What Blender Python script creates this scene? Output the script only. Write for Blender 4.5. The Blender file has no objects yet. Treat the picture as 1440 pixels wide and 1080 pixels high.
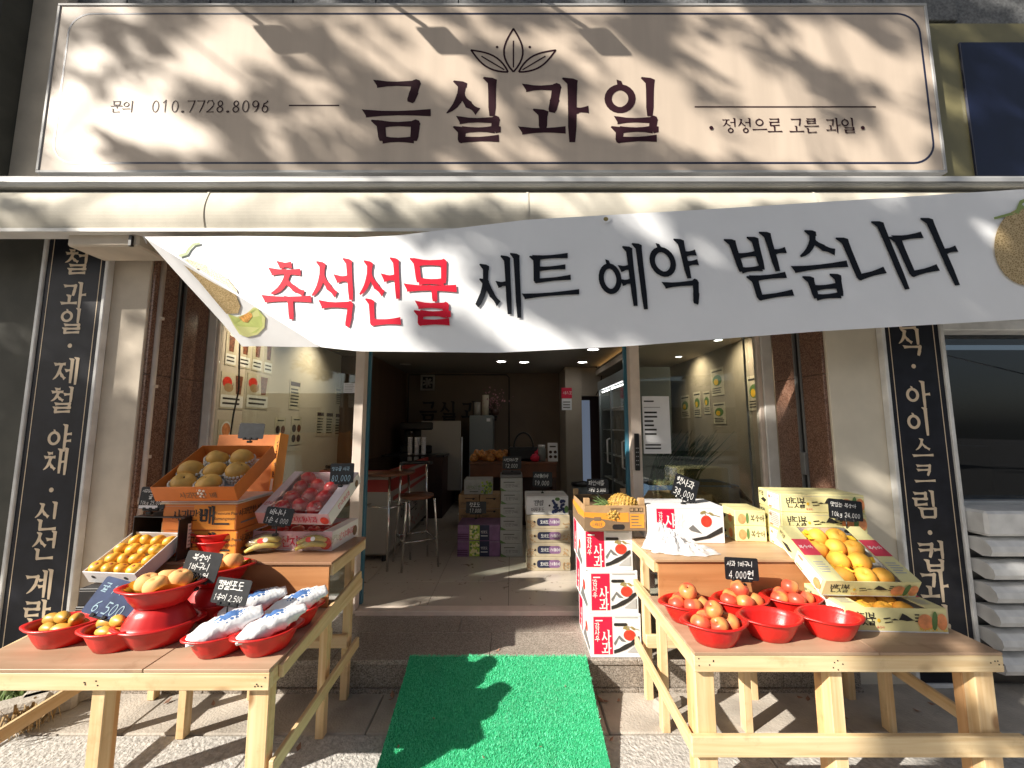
import bpy, bmesh, math, random
from mathutils import Vector, Matrix, Euler, noise as mnoise
R = random.Random(7)
rad = math.radians
scene = bpy.context.scene
COL = scene.collection

# ------------------------------------------------------------------ camera
FOC, PITCH, EYE = 560.0, rad(6.12), 1.5          # focal length in pixels of a 1440 px wide frame
cd = bpy.data.cameras.new('camera'); cam = bpy.data.objects.new('camera', cd); COL.objects.link(cam)
cd.sensor_width = 36; cd.lens = FOC / 1440 * 36; cd.clip_start = 0.02; cd.clip_end = 600
cam.location = (0, 0, EYE); cam.rotation_euler = (rad(90) + PITCH, 0, 0)
scene.camera = cam

# ------------------------------------------------------------------ sky, sun, exposure
SUN_EL = 32.0
SH = Vector((0.857, 0.515, 0)).normalized()       # the way sunlight travels over the ground
SDIR = (SH * math.cos(rad(SUN_EL)) + Vector((0, 0, -math.sin(rad(SUN_EL))))).normalized()
world = bpy.data.worlds.new('World'); scene.world = world; world.use_nodes = True
wn = world.node_tree; bg = wn.nodes['Background']
sky = wn.nodes.new('ShaderNodeTexSky'); sky.sky_type = 'NISHITA'; sky.sun_disc = False
sky.sun_elevation = rad(SUN_EL); sky.sun_rotation = math.atan2(-SH.x, -SH.y)
sky.dust_density = 2.0
hs = wn.nodes.new('ShaderNodeHueSaturation'); hs.inputs['Saturation'].default_value = 0.6
wn.links.new(sky.outputs[0], hs.inputs['Color']); wn.links.new(hs.outputs[0], bg.inputs['Color'])
bg.inputs['Strength'].default_value = 0.048
sd = bpy.data.lights.new('sun', 'SUN'); sun = bpy.data.objects.new('sun', sd); COL.objects.link(sun)
sd.energy = 5.0; sd.angle = rad(0.53); sd.color = (1.0, 0.925, 0.81)
sun.location = (-12, -8, 12); sun.rotation_euler = SDIR.to_track_quat('-Z', 'Y').to_euler()
vs = scene.view_settings; vs.view_transform = 'Standard'; vs.look = 'None'; vs.gamma = 1; vs.use_curve_mapping = False
vs.exposure = 0.92
scene.render.engine = 'CYCLES'
scene.cycles.max_bounces = 8; scene.cycles.transparent_max_bounces = 12; scene.cycles.use_denoising = True
scene.cycles.sample_clamp_indirect = 4.0

# ------------------------------------------------------------------ measuring helpers
CP, SP = math.cos(PITCH), math.sin(PITCH)
def ray(px, py):
    u = (px - 720) / FOC; v = (540 - py) / FOC
    return Vector((u, CP - v * SP, SP + v * CP))
def at(px, py, d):
    r = ray(px, py); k = d / r.y
    return Vector((r.x * k, d, EYE + r.z * k))
def on(px, py, z):
    r = ray(px, py); k = (z - EYE) / r.z
    return Vector((r.x * k, r.y * k, z))

# ------------------------------------------------------------------ materials
def mat(name, col, rough=0.5, metal=0.0, var=0.0, vscale=6.0, bump=0.0, bscale=60.0, stretch=(1, 1, 1), col2=None,
        emit=0.0, spec=0.5, ramp=(0.35, 0.65), detail=4.0, coat=0.0, sss=0.0, rnd=0.0, trans=0.0):
    m = bpy.data.materials.new(name); m.use_nodes = True
    nt = m.node_tree; b = nt.nodes['Principled BSDF']
    c = (col[0], col[1], col[2], 1)
    b.inputs['Base Color'].default_value = c; b.inputs['Roughness'].default_value = rough
    b.inputs['Metallic'].default_value = metal; b.inputs['Specular IOR Level'].default_value = spec
    b.inputs['Coat Weight'].default_value = coat
    if sss: b.inputs['Subsurface Weight'].default_value = sss; b.inputs['Subsurface Radius'].default_value = (.02, .01, .005)
    if emit: b.inputs['Emission Color'].default_value = c; b.inputs['Emission Strength'].default_value = emit
    if trans: b.inputs['Transmission Weight'].default_value = trans
    tc = None
    if var or col2 or bump:
        tc = nt.nodes.new('ShaderNodeTexCoord'); mp = nt.nodes.new('ShaderNodeMapping')
        mp.inputs['Scale'].default_value = stretch
        nt.links.new(tc.outputs['Object'], mp.inputs['Vector'])
    out = None
    if var or col2:
        n = nt.nodes.new('ShaderNodeTexNoise'); n.inputs['Scale'].default_value = vscale; n.inputs['Detail'].default_value = detail
        nt.links.new(mp.outputs[0], n.inputs['Vector'])
        r = nt.nodes.new('ShaderNodeValToRGB')
        r.color_ramp.elements[0].position = ramp[0]; r.color_ramp.elements[1].position = ramp[1]
        if col2:
            r.color_ramp.elements[0].color = c; r.color_ramp.elements[1].color = (*col2, 1)
        else:
            r.color_ramp.elements[0].color = tuple(min(1, x * (1 - var)) for x in col) + (1,)
            r.color_ramp.elements[1].color = tuple(min(1, x * (1 + var)) for x in col) + (1,)
        nt.links.new(n.outputs['Fac'], r.inputs['Fac']); out = r.outputs['Color']
    if rnd:
        oi = nt.nodes.new('ShaderNodeObjectInfo'); hv = nt.nodes.new('ShaderNodeHueSaturation')
        mr = nt.nodes.new('ShaderNodeMapRange'); mr.inputs['To Min'].default_value = 1 - rnd; mr.inputs['To Max'].default_value = 1 + rnd
        nt.links.new(oi.outputs['Random'], mr.inputs['Value']); nt.links.new(mr.outputs[0], hv.inputs['Value'])
        if out: nt.links.new(out, hv.inputs['Color'])
        else: hv.inputs['Color'].default_value = c
        out = hv.outputs['Color']
    if out: nt.links.new(out, b.inputs['Base Color'])
    if bump:
        n2 = nt.nodes.new('ShaderNodeTexNoise'); n2.inputs['Scale'].default_value = bscale; n2.inputs['Detail'].default_value = 5
        nt.links.new(mp.outputs[0], n2.inputs['Vector'])
        bp = nt.nodes.new('ShaderNodeBump'); bp.inputs['Strength'].default_value = bump; bp.inputs['Distance'].default_value = 0.01
        nt.links.new(n2.outputs['Fac'], bp.inputs['Height']); nt.links.new(bp.outputs[0], b.inputs['Normal'])
    return m
def film(name, tint=(1, 1, 1), rough=0.02, ior=1.45, haze=0.0, hazecol=(.8, .8, .8), bump=0.0, bscale=20.0):
    """a clear sheet: see-through, mirroring by its fresnel, optionally a little milky"""
    m = bpy.data.materials.new(name); m.use_nodes = True; nt = m.node_tree; nt.nodes.remove(nt.nodes['Principled BSDF'])
    o = nt.nodes['Material Output']; t = nt.nodes.new('ShaderNodeBsdfTransparent'); t.inputs[0].default_value = (*tint, 1)
    g = nt.nodes.new('ShaderNodeBsdfGlossy'); g.inputs['Roughness'].default_value = rough
    f = nt.nodes.new('ShaderNodeFresnel')
    ge = nt.nodes.new('ShaderNodeNewGeometry'); mv = nt.nodes.new('ShaderNodeMapRange')          # the same mirror share from both faces of a thin sheet
    mv.inputs['To Min'].default_value = ior; mv.inputs['To Max'].default_value = 1 / ior
    nt.links.new(ge.outputs['Backfacing'], mv.inputs['Value']); nt.links.new(mv.outputs[0], f.inputs['IOR'])
    mx = nt.nodes.new('ShaderNodeMixShader'); base = t.outputs[0]
    if haze:
        df = nt.nodes.new('ShaderNodeBsdfDiffuse'); df.inputs[0].default_value = (*hazecol, 1)
        m2 = nt.nodes.new('ShaderNodeMixShader'); m2.inputs[0].default_value = haze
        nt.links.new(t.outputs[0], m2.inputs[1]); nt.links.new(df.outputs[0], m2.inputs[2]); base = m2.outputs[0]
    nt.links.new(f.outputs[0], mx.inputs[0]); nt.links.new(base, mx.inputs[1]); nt.links.new(g.outputs[0], mx.inputs[2])
    if bump:
        tc = nt.nodes.new('ShaderNodeTexCoord'); n2 = nt.nodes.new('ShaderNodeTexNoise'); n2.inputs['Scale'].default_value = bscale
        bp = nt.nodes.new('ShaderNodeBump'); bp.inputs['Strength'].default_value = bump; bp.inputs['Distance'].default_value = .01
        nt.links.new(tc.outputs['Object'], n2.inputs[0]); nt.links.new(n2.outputs[0], bp.inputs['Height'])
        nt.links.new(bp.outputs[0], g.inputs['Normal']); nt.links.new(bp.outputs[0], f.inputs['Normal'])
    nt.links.new(mx.outputs[0], o.inputs['Surface'])
    return m
def granite(name, cols, scale, rough, bump=0.0):
    m = mat(name, cols[0], rough); nt = m.node_tree; b = nt.nodes['Principled BSDF']
    tc = nt.nodes.new('ShaderNodeTexCoord'); v = nt.nodes.new('ShaderNodeTexVoronoi'); v.inputs['Scale'].default_value = scale
    nz = nt.nodes.new('ShaderNodeTexNoise'); nz.inputs['Scale'].default_value = scale * .6; nz.inputs['Detail'].default_value = 6
    mm = nt.nodes.new('ShaderNodeMath'); mm.operation = 'MULTIPLY_ADD'; mm.inputs[1].default_value = .55
    sx = nt.nodes.new('ShaderNodeSeparateColor')
    nt.links.new(tc.outputs['Object'], v.inputs[0]); nt.links.new(tc.outputs['Object'], nz.inputs[0])
    nt.links.new(v.outputs['Color'], sx.inputs[0])
    nt.links.new(sx.outputs[0], mm.inputs[0]); 
    m3 = nt.nodes.new('ShaderNodeMath'); m3.operation = 'MULTIPLY'; m3.inputs[1].default_value = .5
    nt.links.new(nz.outputs['Fac'], m3.inputs[0]); nt.links.new(m3.outputs[0], mm.inputs[2])
    r = nt.nodes.new('ShaderNodeValToRGB'); el = r.color_ramp.elements
    while len(el) < len(cols): el.new(0.5)
    for i, c in enumerate(cols): el[i].position = .12 + .72 * i / (len(cols) - 1); el[i].color = (*c, 1)
    nt.links.new(mm.outputs[0], r.inputs[0])
    n2 = nt.nodes.new('ShaderNodeTexNoise'); n2.inputs['Scale'].default_value = 3; n2.inputs['Detail'].default_value = 6
    nt.links.new(tc.outputs['Object'], n2.inputs[0])
    mr = nt.nodes.new('ShaderNodeMapRange'); mr.inputs['To Min'].default_value = .75; mr.inputs['To Max'].default_value = 1.2
    hv = nt.nodes.new('ShaderNodeHueSaturation'); nt.links.new(n2.outputs[0], mr.inputs[0]); nt.links.new(mr.outputs[0], hv.inputs['Value'])
    nt.links.new(r.outputs[0], hv.inputs['Color']); nt.links.new(hv.outputs[0], b.inputs['Base Color'])
    if bump:
        bp = nt.nodes.new('ShaderNodeBump'); bp.inputs['Strength'].default_value = bump; bp.inputs['Distance'].default_value = .01
        nt.links.new(mm.outputs[0], bp.inputs['Height']); nt.links.new(bp.outputs[0], b.inputs['Normal'])
    return m
def wood(name, c1, c2, axis, scale=1.0, rough=.55, knots=0.35):
    """long grain along one axis, with knots"""
    st = [22, 22, 22]; st[axis] = 1.1
    m = mat(name, c1, rough); nt = m.node_tree; b = nt.nodes['Principled BSDF']
    tc = nt.nodes.new('ShaderNodeTexCoord'); oi = nt.nodes.new('ShaderNodeObjectInfo')
    ad = nt.nodes.new('ShaderNodeVectorMath'); ad.operation = 'ADD'
    nt.links.new(tc.outputs['Object'], ad.inputs[0]); 
    mu = nt.nodes.new('ShaderNodeMath'); mu.operation = 'MULTIPLY'; mu.inputs[1].default_value = 9.0
    nt.links.new(oi.outputs['Random'], mu.inputs[0]); nt.links.new(mu.outputs[0], ad.inputs[1])
    mp = nt.nodes.new('ShaderNodeMapping'); mp.inputs['Scale'].default_value = [s * scale for s in st]
    nt.links.new(ad.outputs[0], mp.inputs[0])
    n = nt.nodes.new('ShaderNodeTexNoise'); n.inputs['Scale'].default_value = 1.6; n.inputs['Detail'].default_value = 6; n.inputs['Distortion'].default_value = .6
    nt.links.new(mp.outputs[0], n.inputs[0])
    r = nt.nodes.new('ShaderNodeValToRGB'); r.color_ramp.elements[0].position = .3; r.color_ramp.elements[1].position = .7
    r.color_ramp.elements[0].color = (*c2, 1); r.color_ramp.elements[1].color = (*c1, 1)
    nt.links.new(n.outputs[0], r.inputs[0]); out = r.outputs[0]
    if knots:
        m2 = nt.nodes.new('ShaderNodeMapping'); sk = [9, 9, 9]; sk[axis] = 4.5; m2.inputs['Scale'].default_value = sk
        nt.links.new(ad.outputs[0], m2.inputs[0])
        v = nt.nodes.new('ShaderNodeTexVoronoi'); v.inputs['Scale'].default_value = .8; nt.links.new(m2.outputs[0], v.inputs[0])
        r2 = nt.nodes.new('ShaderNodeValToRGB'); r2.color_ramp.elements[0].position = .07; r2.color_ramp.elements[1].position = .17
        r2.color_ramp.elements[0].color = (1, 1, 1, 1); r2.color_ramp.elements[1].color = (0, 0, 0, 1)
        nt.links.new(v.outputs['Distance'], r2.inputs[0])
        k = nt.nodes.new('ShaderNodeMath'); k.operation = 'MULTIPLY'; k.inputs[1].default_value = knots * 2
        nt.links.new(r2.outputs[0], k.inputs[0])
        mx = nt.nodes.new('ShaderNodeMixRGB'); mx.inputs[2].default_value = (c2[0] * .45, c2[1] * .36, c2[2] * .3, 1)
        nt.links.new(k.outputs[0], mx.inputs[0]); nt.links.new(out, mx.inputs[1]); out = mx.outputs[0]
    # soft large tone drift
    n4 = nt.nodes.new('ShaderNodeTexNoise'); n4.inputs['Scale'].default_value = 4; nt.links.new(ad.outputs[0], n4.inputs[0])
    mr = nt.nodes.new('ShaderNodeMapRange'); mr.inputs['To Min'].default_value = .8; mr.inputs['To Max'].default_value = 1.18
    hv = nt.nodes.new('ShaderNodeHueSaturation'); nt.links.new(n4.outputs[0], mr.inputs[0]); nt.links.new(mr.outputs[0], hv.inputs['Value'])
    nt.links.new(out, hv.inputs['Color'])
    # handling marks and old damp
    n5 = nt.nodes.new('ShaderNodeTexNoise'); n5.inputs['Scale'].default_value = 9; n5.inputs['Detail'].default_value = 9; n5.inputs['Roughness'].default_value = .7; nt.links.new(ad.outputs[0], n5.inputs[0])
    r5 = nt.nodes.new('ShaderNodeValToRGB'); r5.color_ramp.elements[0].position = .56; r5.color_ramp.elements[1].position = .74
    r5.color_ramp.elements[0].color = (0, 0, 0, 1); r5.color_ramp.elements[1].color = (.5, .5, .5, 1); nt.links.new(n5.outputs[0], r5.inputs[0])
    m5 = nt.nodes.new('ShaderNodeMixRGB'); m5.inputs[2].default_value = (c2[0] * .6, c2[1] * .55, c2[2] * .5, 1)
    nt.links.new(r5.outputs[0], m5.inputs[0]); nt.links.new(hv.outputs[0], m5.inputs[1]); nt.links.new(m5.outputs[0], b.inputs['Base Color'])
    bp = nt.nodes.new('ShaderNodeBump'); bp.inputs['Strength'].default_value = .18; bp.inputs['Distance'].default_value = .004
    nt.links.new(n.outputs[0], bp.inputs['Height']); nt.links.new(bp.outputs[0], b.inputs['Normal'])
    return m

M = {}
def dm(key, *a, **k): M[key] = mat(key, *a, **k); return M[key]
dm('sign_beige', (.60, .50, .41), .5, spec=.28, var=.07, vscale=2.2, stretch=(3, 1, .35), detail=7)
dm('sign_dark', (.032, .010, .016), .6, spec=.15)
dm('metal_white', (.68, .68, .67), .42, var=.16, vscale=7, detail=9)
dm('alu', (.58, .585, .58), .42, metal=.55, var=.12, vscale=4)
dm('steel', (.55, .55, .55), .25, metal=1.0)
dm('chrome', (.7, .7, .7), .15, metal=1.0)
dm('awning_cloth', (.64, .60, .51), .85, var=.12, vscale=3, stretch=(1.5, 1, 1), detail=8, bump=.12, bscale=300)
dm('banner_white', (.83, .85, .885), .55, var=.02, vscale=3, bump=.25, bscale=9)
dm('banner_red', (.58, .010, .035), .6, spec=.15)
dm('banner_black', (.010, .012, .018), .6, spec=.15)
dm('stucco', (.56, .49, .40), .8, var=.16, vscale=5, bump=.1, bscale=120, ramp=(.25, .7), detail=8)
dm('stucco_right', (.66, .60, .49), .8, var=.08, vscale=3, bump=.06, bscale=90)
dm('strip_black', (.014, .015, .022), .42, var=.25, vscale=9, spec=.25)
dm('gold_text', (.70, .56, .40), .45)
dm('frame_white', (.72, .71, .68), .4, var=.06, vscale=10)
dm('frame_cream', (.70, .60, .52), .45, var=.06, vscale=10)
dm('grey_wall', (.066, .064, .052), .7, var=.2, vscale=4, bump=.08, bscale=80)
dm('olive_frame', (.20, .18, .09), .35, var=.1)
dm('navy_panel', (.008, .012, .035), .25, var=.2, vscale=3)
dm('slate', (.012, .013, .016), .45, var=.3, vscale=30)
dm('slate_blue', (.035, .06, .15), .4, var=.25, vscale=20)
dm('chalk', (.78, .78, .76), .7)
dm('chalk_blue', (.35, .52, .62), .7)
dm('black_plastic', (.012, .012, .013), .35)
dm('dark_gap', (.012, .010, .009), .8)
dm('red_plastic', (.60, .013, .010), .38, var=.18, vscale=14, detail=8, bump=.08, bscale=120, coat=.15)
dm('red_plastic_dark', (.48, .012, .012), .34, var=.12, vscale=12, coat=.1)
dm('white_card', (.74, .74, .75), .55, var=.05, vscale=14)
dm('white_print', (.82, .81, .78), .55)
dm('black_card', (.014, .014, .016), .4, var=.3, vscale=12)
dm('tan_card', (.48, .32, .16), .7, var=.1, vscale=10)
dm('kraft', (.40, .25, .125), .75, var=.12, vscale=14, bump=.05, bscale=120)
dm('kraft_dark', (.20, .13, .075), .75, var=.12, vscale=14)
dm('orange_card', (.62, .19, .035), .5, var=.06, vscale=12)
dm('orange_print', (.78, .30, .035), .5)
dm('pink_card', (.70, .42, .46), .5, var=.08, vscale=10)
dm('pink_white', (.76, .66, .68), .5)
dm('crimson', (.62, .008, .05), .45)
dm('tomato', (.72, .045, .025), .45, var=.2, vscale=40)
dm('ink', (.02, .018, .018), .6)
dm('ink_grey', (.16, .16, .16), .6)
dm('ink_light', (.42, .42, .42), .6)
dm('ink_blue', (.05, .10, .40), .6)
dm('leaf_print', (.10, .20, .06), .6)
dm('olive_print', (.28, .22, .08), .6)
dm('yellow_card', (.74, .68, .34), .5, var=.05, vscale=12)
dm('yellow_card_dull', (.66, .60, .34), .5, var=.05, vscale=12)
dm('peach_print', (.80, .30, .12), .55, var=.25, vscale=22)
dm('red_band', (.62, .05, .09), .5)
dm('purple_card', (.20, .10, .21), .5, var=.2, vscale=14)
dm('purple_dark', (.075, .012, .07), .4)
dm('navy_ink', (.015, .02, .055), .4)
dm('grape_green', (.34, .46, .06), .45, var=.3, vscale=60)
dm('grape_blue', (.02, .03, .10), .4, var=.4, vscale=60)
dm('beige_card', (.44, .375, .26), .6, var=.08, vscale=20)
dm('grey_card', (.38, .38, .36), .6, var=.08, vscale=20)
dm('paper', (.74, .75, .78), .7, var=.04, vscale=8)
dm('paper_cream', (.60, .54, .42), .7, var=.1, vscale=12)
dm('blue_film', (.04, .17, .25), .3, spec=.6)
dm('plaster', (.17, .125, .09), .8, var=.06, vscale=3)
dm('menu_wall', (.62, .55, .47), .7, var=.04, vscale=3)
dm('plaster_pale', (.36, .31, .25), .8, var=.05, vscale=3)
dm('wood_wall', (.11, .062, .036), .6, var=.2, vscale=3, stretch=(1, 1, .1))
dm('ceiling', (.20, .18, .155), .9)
dm('fridge_grey', (.20, .225, .23), .35, metal=.2)
dm('white_enamel', (.36, .335, .30), .35)
dm('brown_counter', (.15, .055, .024), .45, var=.2, vscale=6)
dm('dark_brown', (.05, .022, .016), .5)
dm('concrete', (.42, .38, .33), .9, var=.38, vscale=4, bump=.5, bscale=90, detail=10, ramp=(.25, .75))
dm('paving', (.44, .425, .40), .92, var=.38, vscale=38, bump=1.0, bscale=62, detail=8, ramp=(.2, .8))
dm('asphalt', (.06, .06, .06), .9, var=.2, vscale=80, bump=.4, bscale=200)
dm('stone_grey', (.17, .175, .18), .85, spec=.12, var=.25, vscale=60, detail=6)
dm('leaf', (.055, .085, .022), .55, var=.3, vscale=2, rnd=.1)
dm('bark', (.10, .075, .05), .9, var=.3, vscale=10, bump=.6, bscale=25)
dm('weed', (.14, .22, .06), .6, var=.35, vscale=8)
dm('weed_dry', (.30, .20, .09), .8, var=.3, vscale=20)
dm('dry_leaf', (.34, .19, .13), .8, var=.3, vscale=30, rnd=.3)
dm('pear', (.66, .37, .085), .5, var=.16, vscale=18, bump=.05, bscale=300, rnd=.12)
dm('foam', (.74, .72, .66), .7)
dm('mandarin', (.78, .36, .035), .38, var=.14, vscale=9, bump=.12, bscale=160, rnd=.1, coat=.1, col2=(.72, .42, .05))
dm('calyx', (.36, .09, .03), .6)
dm('peach', (.80, .43, .16), .75, vscale=7, col2=(.76, .30, .10), ramp=(.42, .75), rnd=.06)
dm('peach_yellow', (.80, .42, .05), .6, vscale=9, col2=(.74, .26, .04), ramp=(.4, .75), rnd=.07)
dm('wrap_yellow', (.82, .50, .03), .55, var=.1, vscale=20)
dm('mango', (.62, .33, .05), .42, vscale=8, col2=(.40, .30, .05), ramp=(.4, .75), rnd=.14)
dm('apple_pale', (.70, .36, .10), .35, vscale=7, col2=(.60, .075, .04), ramp=(.34, .52), rnd=.08, stretch=(1, 1, .45), coat=.15)
dm('apple_red', (.62, .035, .04), .3, vscale=10, col2=(.68, .20, .09), ramp=(.45, .85), rnd=.15, stretch=(1, 1, .3), coat=.2)
dm('banana', (.70, .58, .14), .5, var=.2, vscale=14, rnd=.15)
dm('banana_tip', (.12, .11, .03), .7)
dm('stem', (.10, .06, .03), .8)
dm('pineapple', (.42, .25, .05), .6, var=.3, vscale=40)
dm('pine_leaf', (.16, .25, .09), .5, var=.35, vscale=14)
dm('skin_melon', (.40, .28, .12), .6)
dm('melon_flesh', (.52, .60, .20), .5, var=.12, vscale=10)
dm('melon_rind', (.66, .68, .30), .5)
dm('melon_seed', (.70, .36, .10), .5, var=.4, vscale=60)
dm('melon_stalk', (.25, .33, .10), .5)
dm('lamp_white', (1, .97, .93), .4, emit=9)
dm('lamp_warm', (1, .60, .22), .4, emit=1.6)
dm('cool_glow', (.50, .62, .85), .6, emit=.10)
dm('onion_green', (.018, .05, .022), .5, var=.4, vscale=12)
dm('teal', (.05, .35, .28), .5)
dm('blue_crate', (.06, .10, .18), .5)
dm('building_far', (.62, .57, .46), .8, var=.08, vscale=2)
dm('building_far2', (.50, .48, .44), .8, var=.08, vscale=2)
dm('glass_far', (.03, .04, .05), .1)
dm('snack', (.48, .20, .05), .35, var=.5, vscale=40)
dm('flower', (.35, .16, .18), .7, var=.6, vscale=40)
dm('crate_red', (.35, .03, .025), .4)
dm('menu_brown', (.18, .06, .03), .6, var=.5, vscale=50)
dm('menu_dark', (.05, .02, .02), .6)
M['granite_red'] = granite('granite_red', [(.03, .016, .012), (.12, .055, .035), (.23, .125, .085), (.30, .19, .14)], 170, .28)
M['granite_step'] = granite('granite_step', [(.07, .06, .052), (.20, .17, .145), (.34, .30, .255), (.46, .42, .37)], 230, .3)
M['granite_riser'] = granite('granite_riser', [(.06, .05, .045), (.17, .145, .12), (.30, .26, .22), (.40, .36, .32)], 200, .6, .3)
M['pine_x'] = wood('pine_x', (.78, .62, .38), (.60, .41, .20), 0, knots=.35)
M['pine_y'] = wood('pine_y', (.76, .59, .36), (.58, .38, .18), 1, knots=.3)
M['pine_z'] = wood('pine_z', (.78, .60, .36), (.60, .38, .17), 2, knots=.45)
M['pine_warm'] = wood('pine_warm', (.70, .42, .20), (.60, .33, .14), 2)
M['ply'] = wood('ply', (.50, .35, .24), (.37, .24, .15), 0, .45, .5, 0)
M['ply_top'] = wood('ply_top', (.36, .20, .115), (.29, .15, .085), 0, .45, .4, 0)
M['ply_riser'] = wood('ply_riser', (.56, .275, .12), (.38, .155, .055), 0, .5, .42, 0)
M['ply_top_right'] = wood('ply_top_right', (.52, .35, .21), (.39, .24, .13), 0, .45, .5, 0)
M['glass'] = film('glass', (.94, .965, .95), 0.0, 1.62)
M['glass_dark'] = film('glass_dark', (.42, .46, .50), 0.0, 1.7)
M['cling'] = film('cling', (.96, .95, .94), .12, 1.5, .10, (.8, .7, .7), bump=.6, bscale=30)
M['bag_film'] = film('bag_film', (.97, .97, .93), .15, 1.35, .10, (.8, .78, .7), bump=.8, bscale=45)
M['bag_white'] = film('bag_white', (.97, .97, .97), .35, 1.28, .55, (.88, .88, .89), bump=.2, bscale=40)
def tile_mat():
    m = mat('floor_tile', (.40, .365, .315), .25, var=.05, vscale=3); nt = m.node_tree; b = nt.nodes['Principled BSDF']
    tc = nt.nodes.new('ShaderNodeTexCoord'); oi = nt.nodes.new('ShaderNodeObjectInfo'); ad = nt.nodes.new('ShaderNodeVectorMath')
    mu = nt.nodes.new('ShaderNodeMath'); mu.operation = 'MULTIPLY'; mu.inputs[1].default_value = 13
    nt.links.new(oi.outputs['Random'], mu.inputs[0]); nt.links.new(tc.outputs['Object'], ad.inputs[0]); nt.links.new(mu.outputs[0], ad.inputs[1])
    n = nt.nodes.new('ShaderNodeTexNoise'); n.inputs['Scale'].default_value = 14; n.inputs['Detail'].default_value = 3; n.inputs['Distortion'].default_value = 1.5
    mp = nt.nodes.new('ShaderNodeMapping'); mp.inputs['Scale'].default_value = (1, .6, 1); mp.inputs['Rotation'].default_value = (0, 0, .5)
    nt.links.new(ad.outputs[0], mp.inputs[0]); nt.links.new(mp.outputs[0], n.inputs[0])
    r = nt.nodes.new('ShaderNodeValToRGB'); r.color_ramp.elements[0].position = .27; r.color_ramp.elements[1].position = .36
    r.color_ramp.elements[0].color = (.22, .18, .14, 1); r.color_ramp.elements[1].color = (.54, .48, .41, 1)
    nt.links.new(n.outputs[0], r.inputs[0]); nt.links.new(r.outputs[0], b.inputs['Base Color'])
    return m
M['tile'] = tile_mat()
def turf_mat():
    m = mat('turf', (.07, .58, .28), .55, col2=(.15, .80, .46), vscale=160); nt = m.node_tree; b = nt.nodes['Principled BSDF']
    src = b.inputs['Base Color'].links[0].from_socket; tc = nt.nodes.new('ShaderNodeTexCoord')
    n = nt.nodes.new('ShaderNodeTexNoise'); n.inputs['Scale'].default_value = 4.5; n.inputs['Detail'].default_value = 6; nt.links.new(tc.outputs['Object'], n.inputs[0])
    r = nt.nodes.new('ShaderNodeValToRGB'); r.color_ramp.elements[0].position = .50; r.color_ramp.elements[1].position = .78
    r.color_ramp.elements[0].color = (0, 0, 0, 1); r.color_ramp.elements[1].color = (.45, .45, .45, 1); nt.links.new(n.outputs[0], r.inputs[0])
    mx = nt.nodes.new('ShaderNodeMixRGB'); mx.inputs[2].default_value = (.16, .40, .24, 1); nt.links.new(r.outputs[0], mx.inputs[0]); nt.links.new(src, mx.inputs[1]); nt.links.new(mx.outputs[0], b.inputs['Base Color'])
    return m
M['turf'] = turf_mat(); dm('turf_base', (.02, .34, .15), .9)
def bag_mat():
    """white paper grape bag with a blue printed bunch, flat print on the paper"""
    m = mat('grape_bag', (.78, .79, .81), .6, bump=.5, bscale=45); nt = m.node_tree; b = nt.nodes['Principled BSDF']
    tc = nt.nodes.new('ShaderNodeTexCoord'); sp = nt.nodes.new('ShaderNodeSeparateXYZ'); nt.links.new(tc.outputs['Object'], sp.inputs[0])
    mp = nt.nodes.new('ShaderNodeMapping'); mp.inputs['Location'].default_value = (-.02 * 17, 0, 0); mp.inputs['Scale'].default_value = (17, 27, 0)
    nt.links.new(tc.outputs['Object'], mp.inputs[0])
    ln = nt.nodes.new('ShaderNodeVectorMath'); ln.operation = 'LENGTH'; nt.links.new(mp.outputs[0], ln.inputs[0])
    v = nt.nodes.new('ShaderNodeTexVoronoi'); v.inputs['Scale'].default_value = 95; nt.links.new(tc.outputs['Object'], v.inputs[0])
    ms = nt.nodes.new('ShaderNodeMath'); ms.operation = 'MULTIPLY_ADD'; ms.inputs[1].default_value = .9
    nt.links.new(v.outputs['Distance'], ms.inputs[0]); nt.links.new(ln.outputs['Value'], ms.inputs[2])
    lt = nt.nodes.new('ShaderNodeMath'); lt.operation = 'LESS_THAN'; lt.inputs[1].default_value = 1.25; nt.links.new(ms.outputs[0], lt.inputs[0])
    zt = nt.nodes.new('ShaderNodeMath'); zt.operation = 'GREATER_THAN'; zt.inputs[1].default_value = .012; nt.links.new(sp.outputs['Z'], zt.inputs[0])
    mm = nt.nodes.new('ShaderNodeMath'); mm.operation = 'MULTIPLY'; nt.links.new(lt.outputs[0], mm.inputs[0]); nt.links.new(zt.outputs[0], mm.inputs[1])
    mx = nt.nodes.new('ShaderNodeMixRGB'); mx.inputs[1].default_value = (.78, .79, .81, 1); mx.inputs[2].default_value = (.07, .17, .42, 1)
    nt.links.new(mm.outputs[0], mx.inputs[0]); nt.links.new(mx.outputs[0], b.inputs['Base Color'])
    return m
M['grape_bag'] = bag_mat()
def net_mat():
    """netted melon skin, printed"""
    m = mat('melon_net', (.36, .24, .09), .5); nt = m.node_tree; b = nt.nodes['Principled BSDF']
    tc = nt.nodes.new('ShaderNodeTexCoord'); v = nt.nodes.new('ShaderNodeTexVoronoi'); v.feature = 'DISTANCE_TO_EDGE'; v.inputs['Scale'].default_value = 85
    nt.links.new(tc.outputs['Object'], v.inputs[0])
    r = nt.nodes.new('ShaderNodeValToRGB'); r.color_ramp.elements[0].position = .05; r.color_ramp.elements[1].position = .2
    r.color_ramp.elements[0].color = (.56, .43, .24, 1); r.color_ramp.elements[1].color = (.28, .19, .07, 1)
    nt.links.new(v.outputs['Distance'], r.inputs[0]); nt.links.new(r.outputs[0], b.inputs['Base Color'])
    return m
M['melon_net'] = net_mat()

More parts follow.
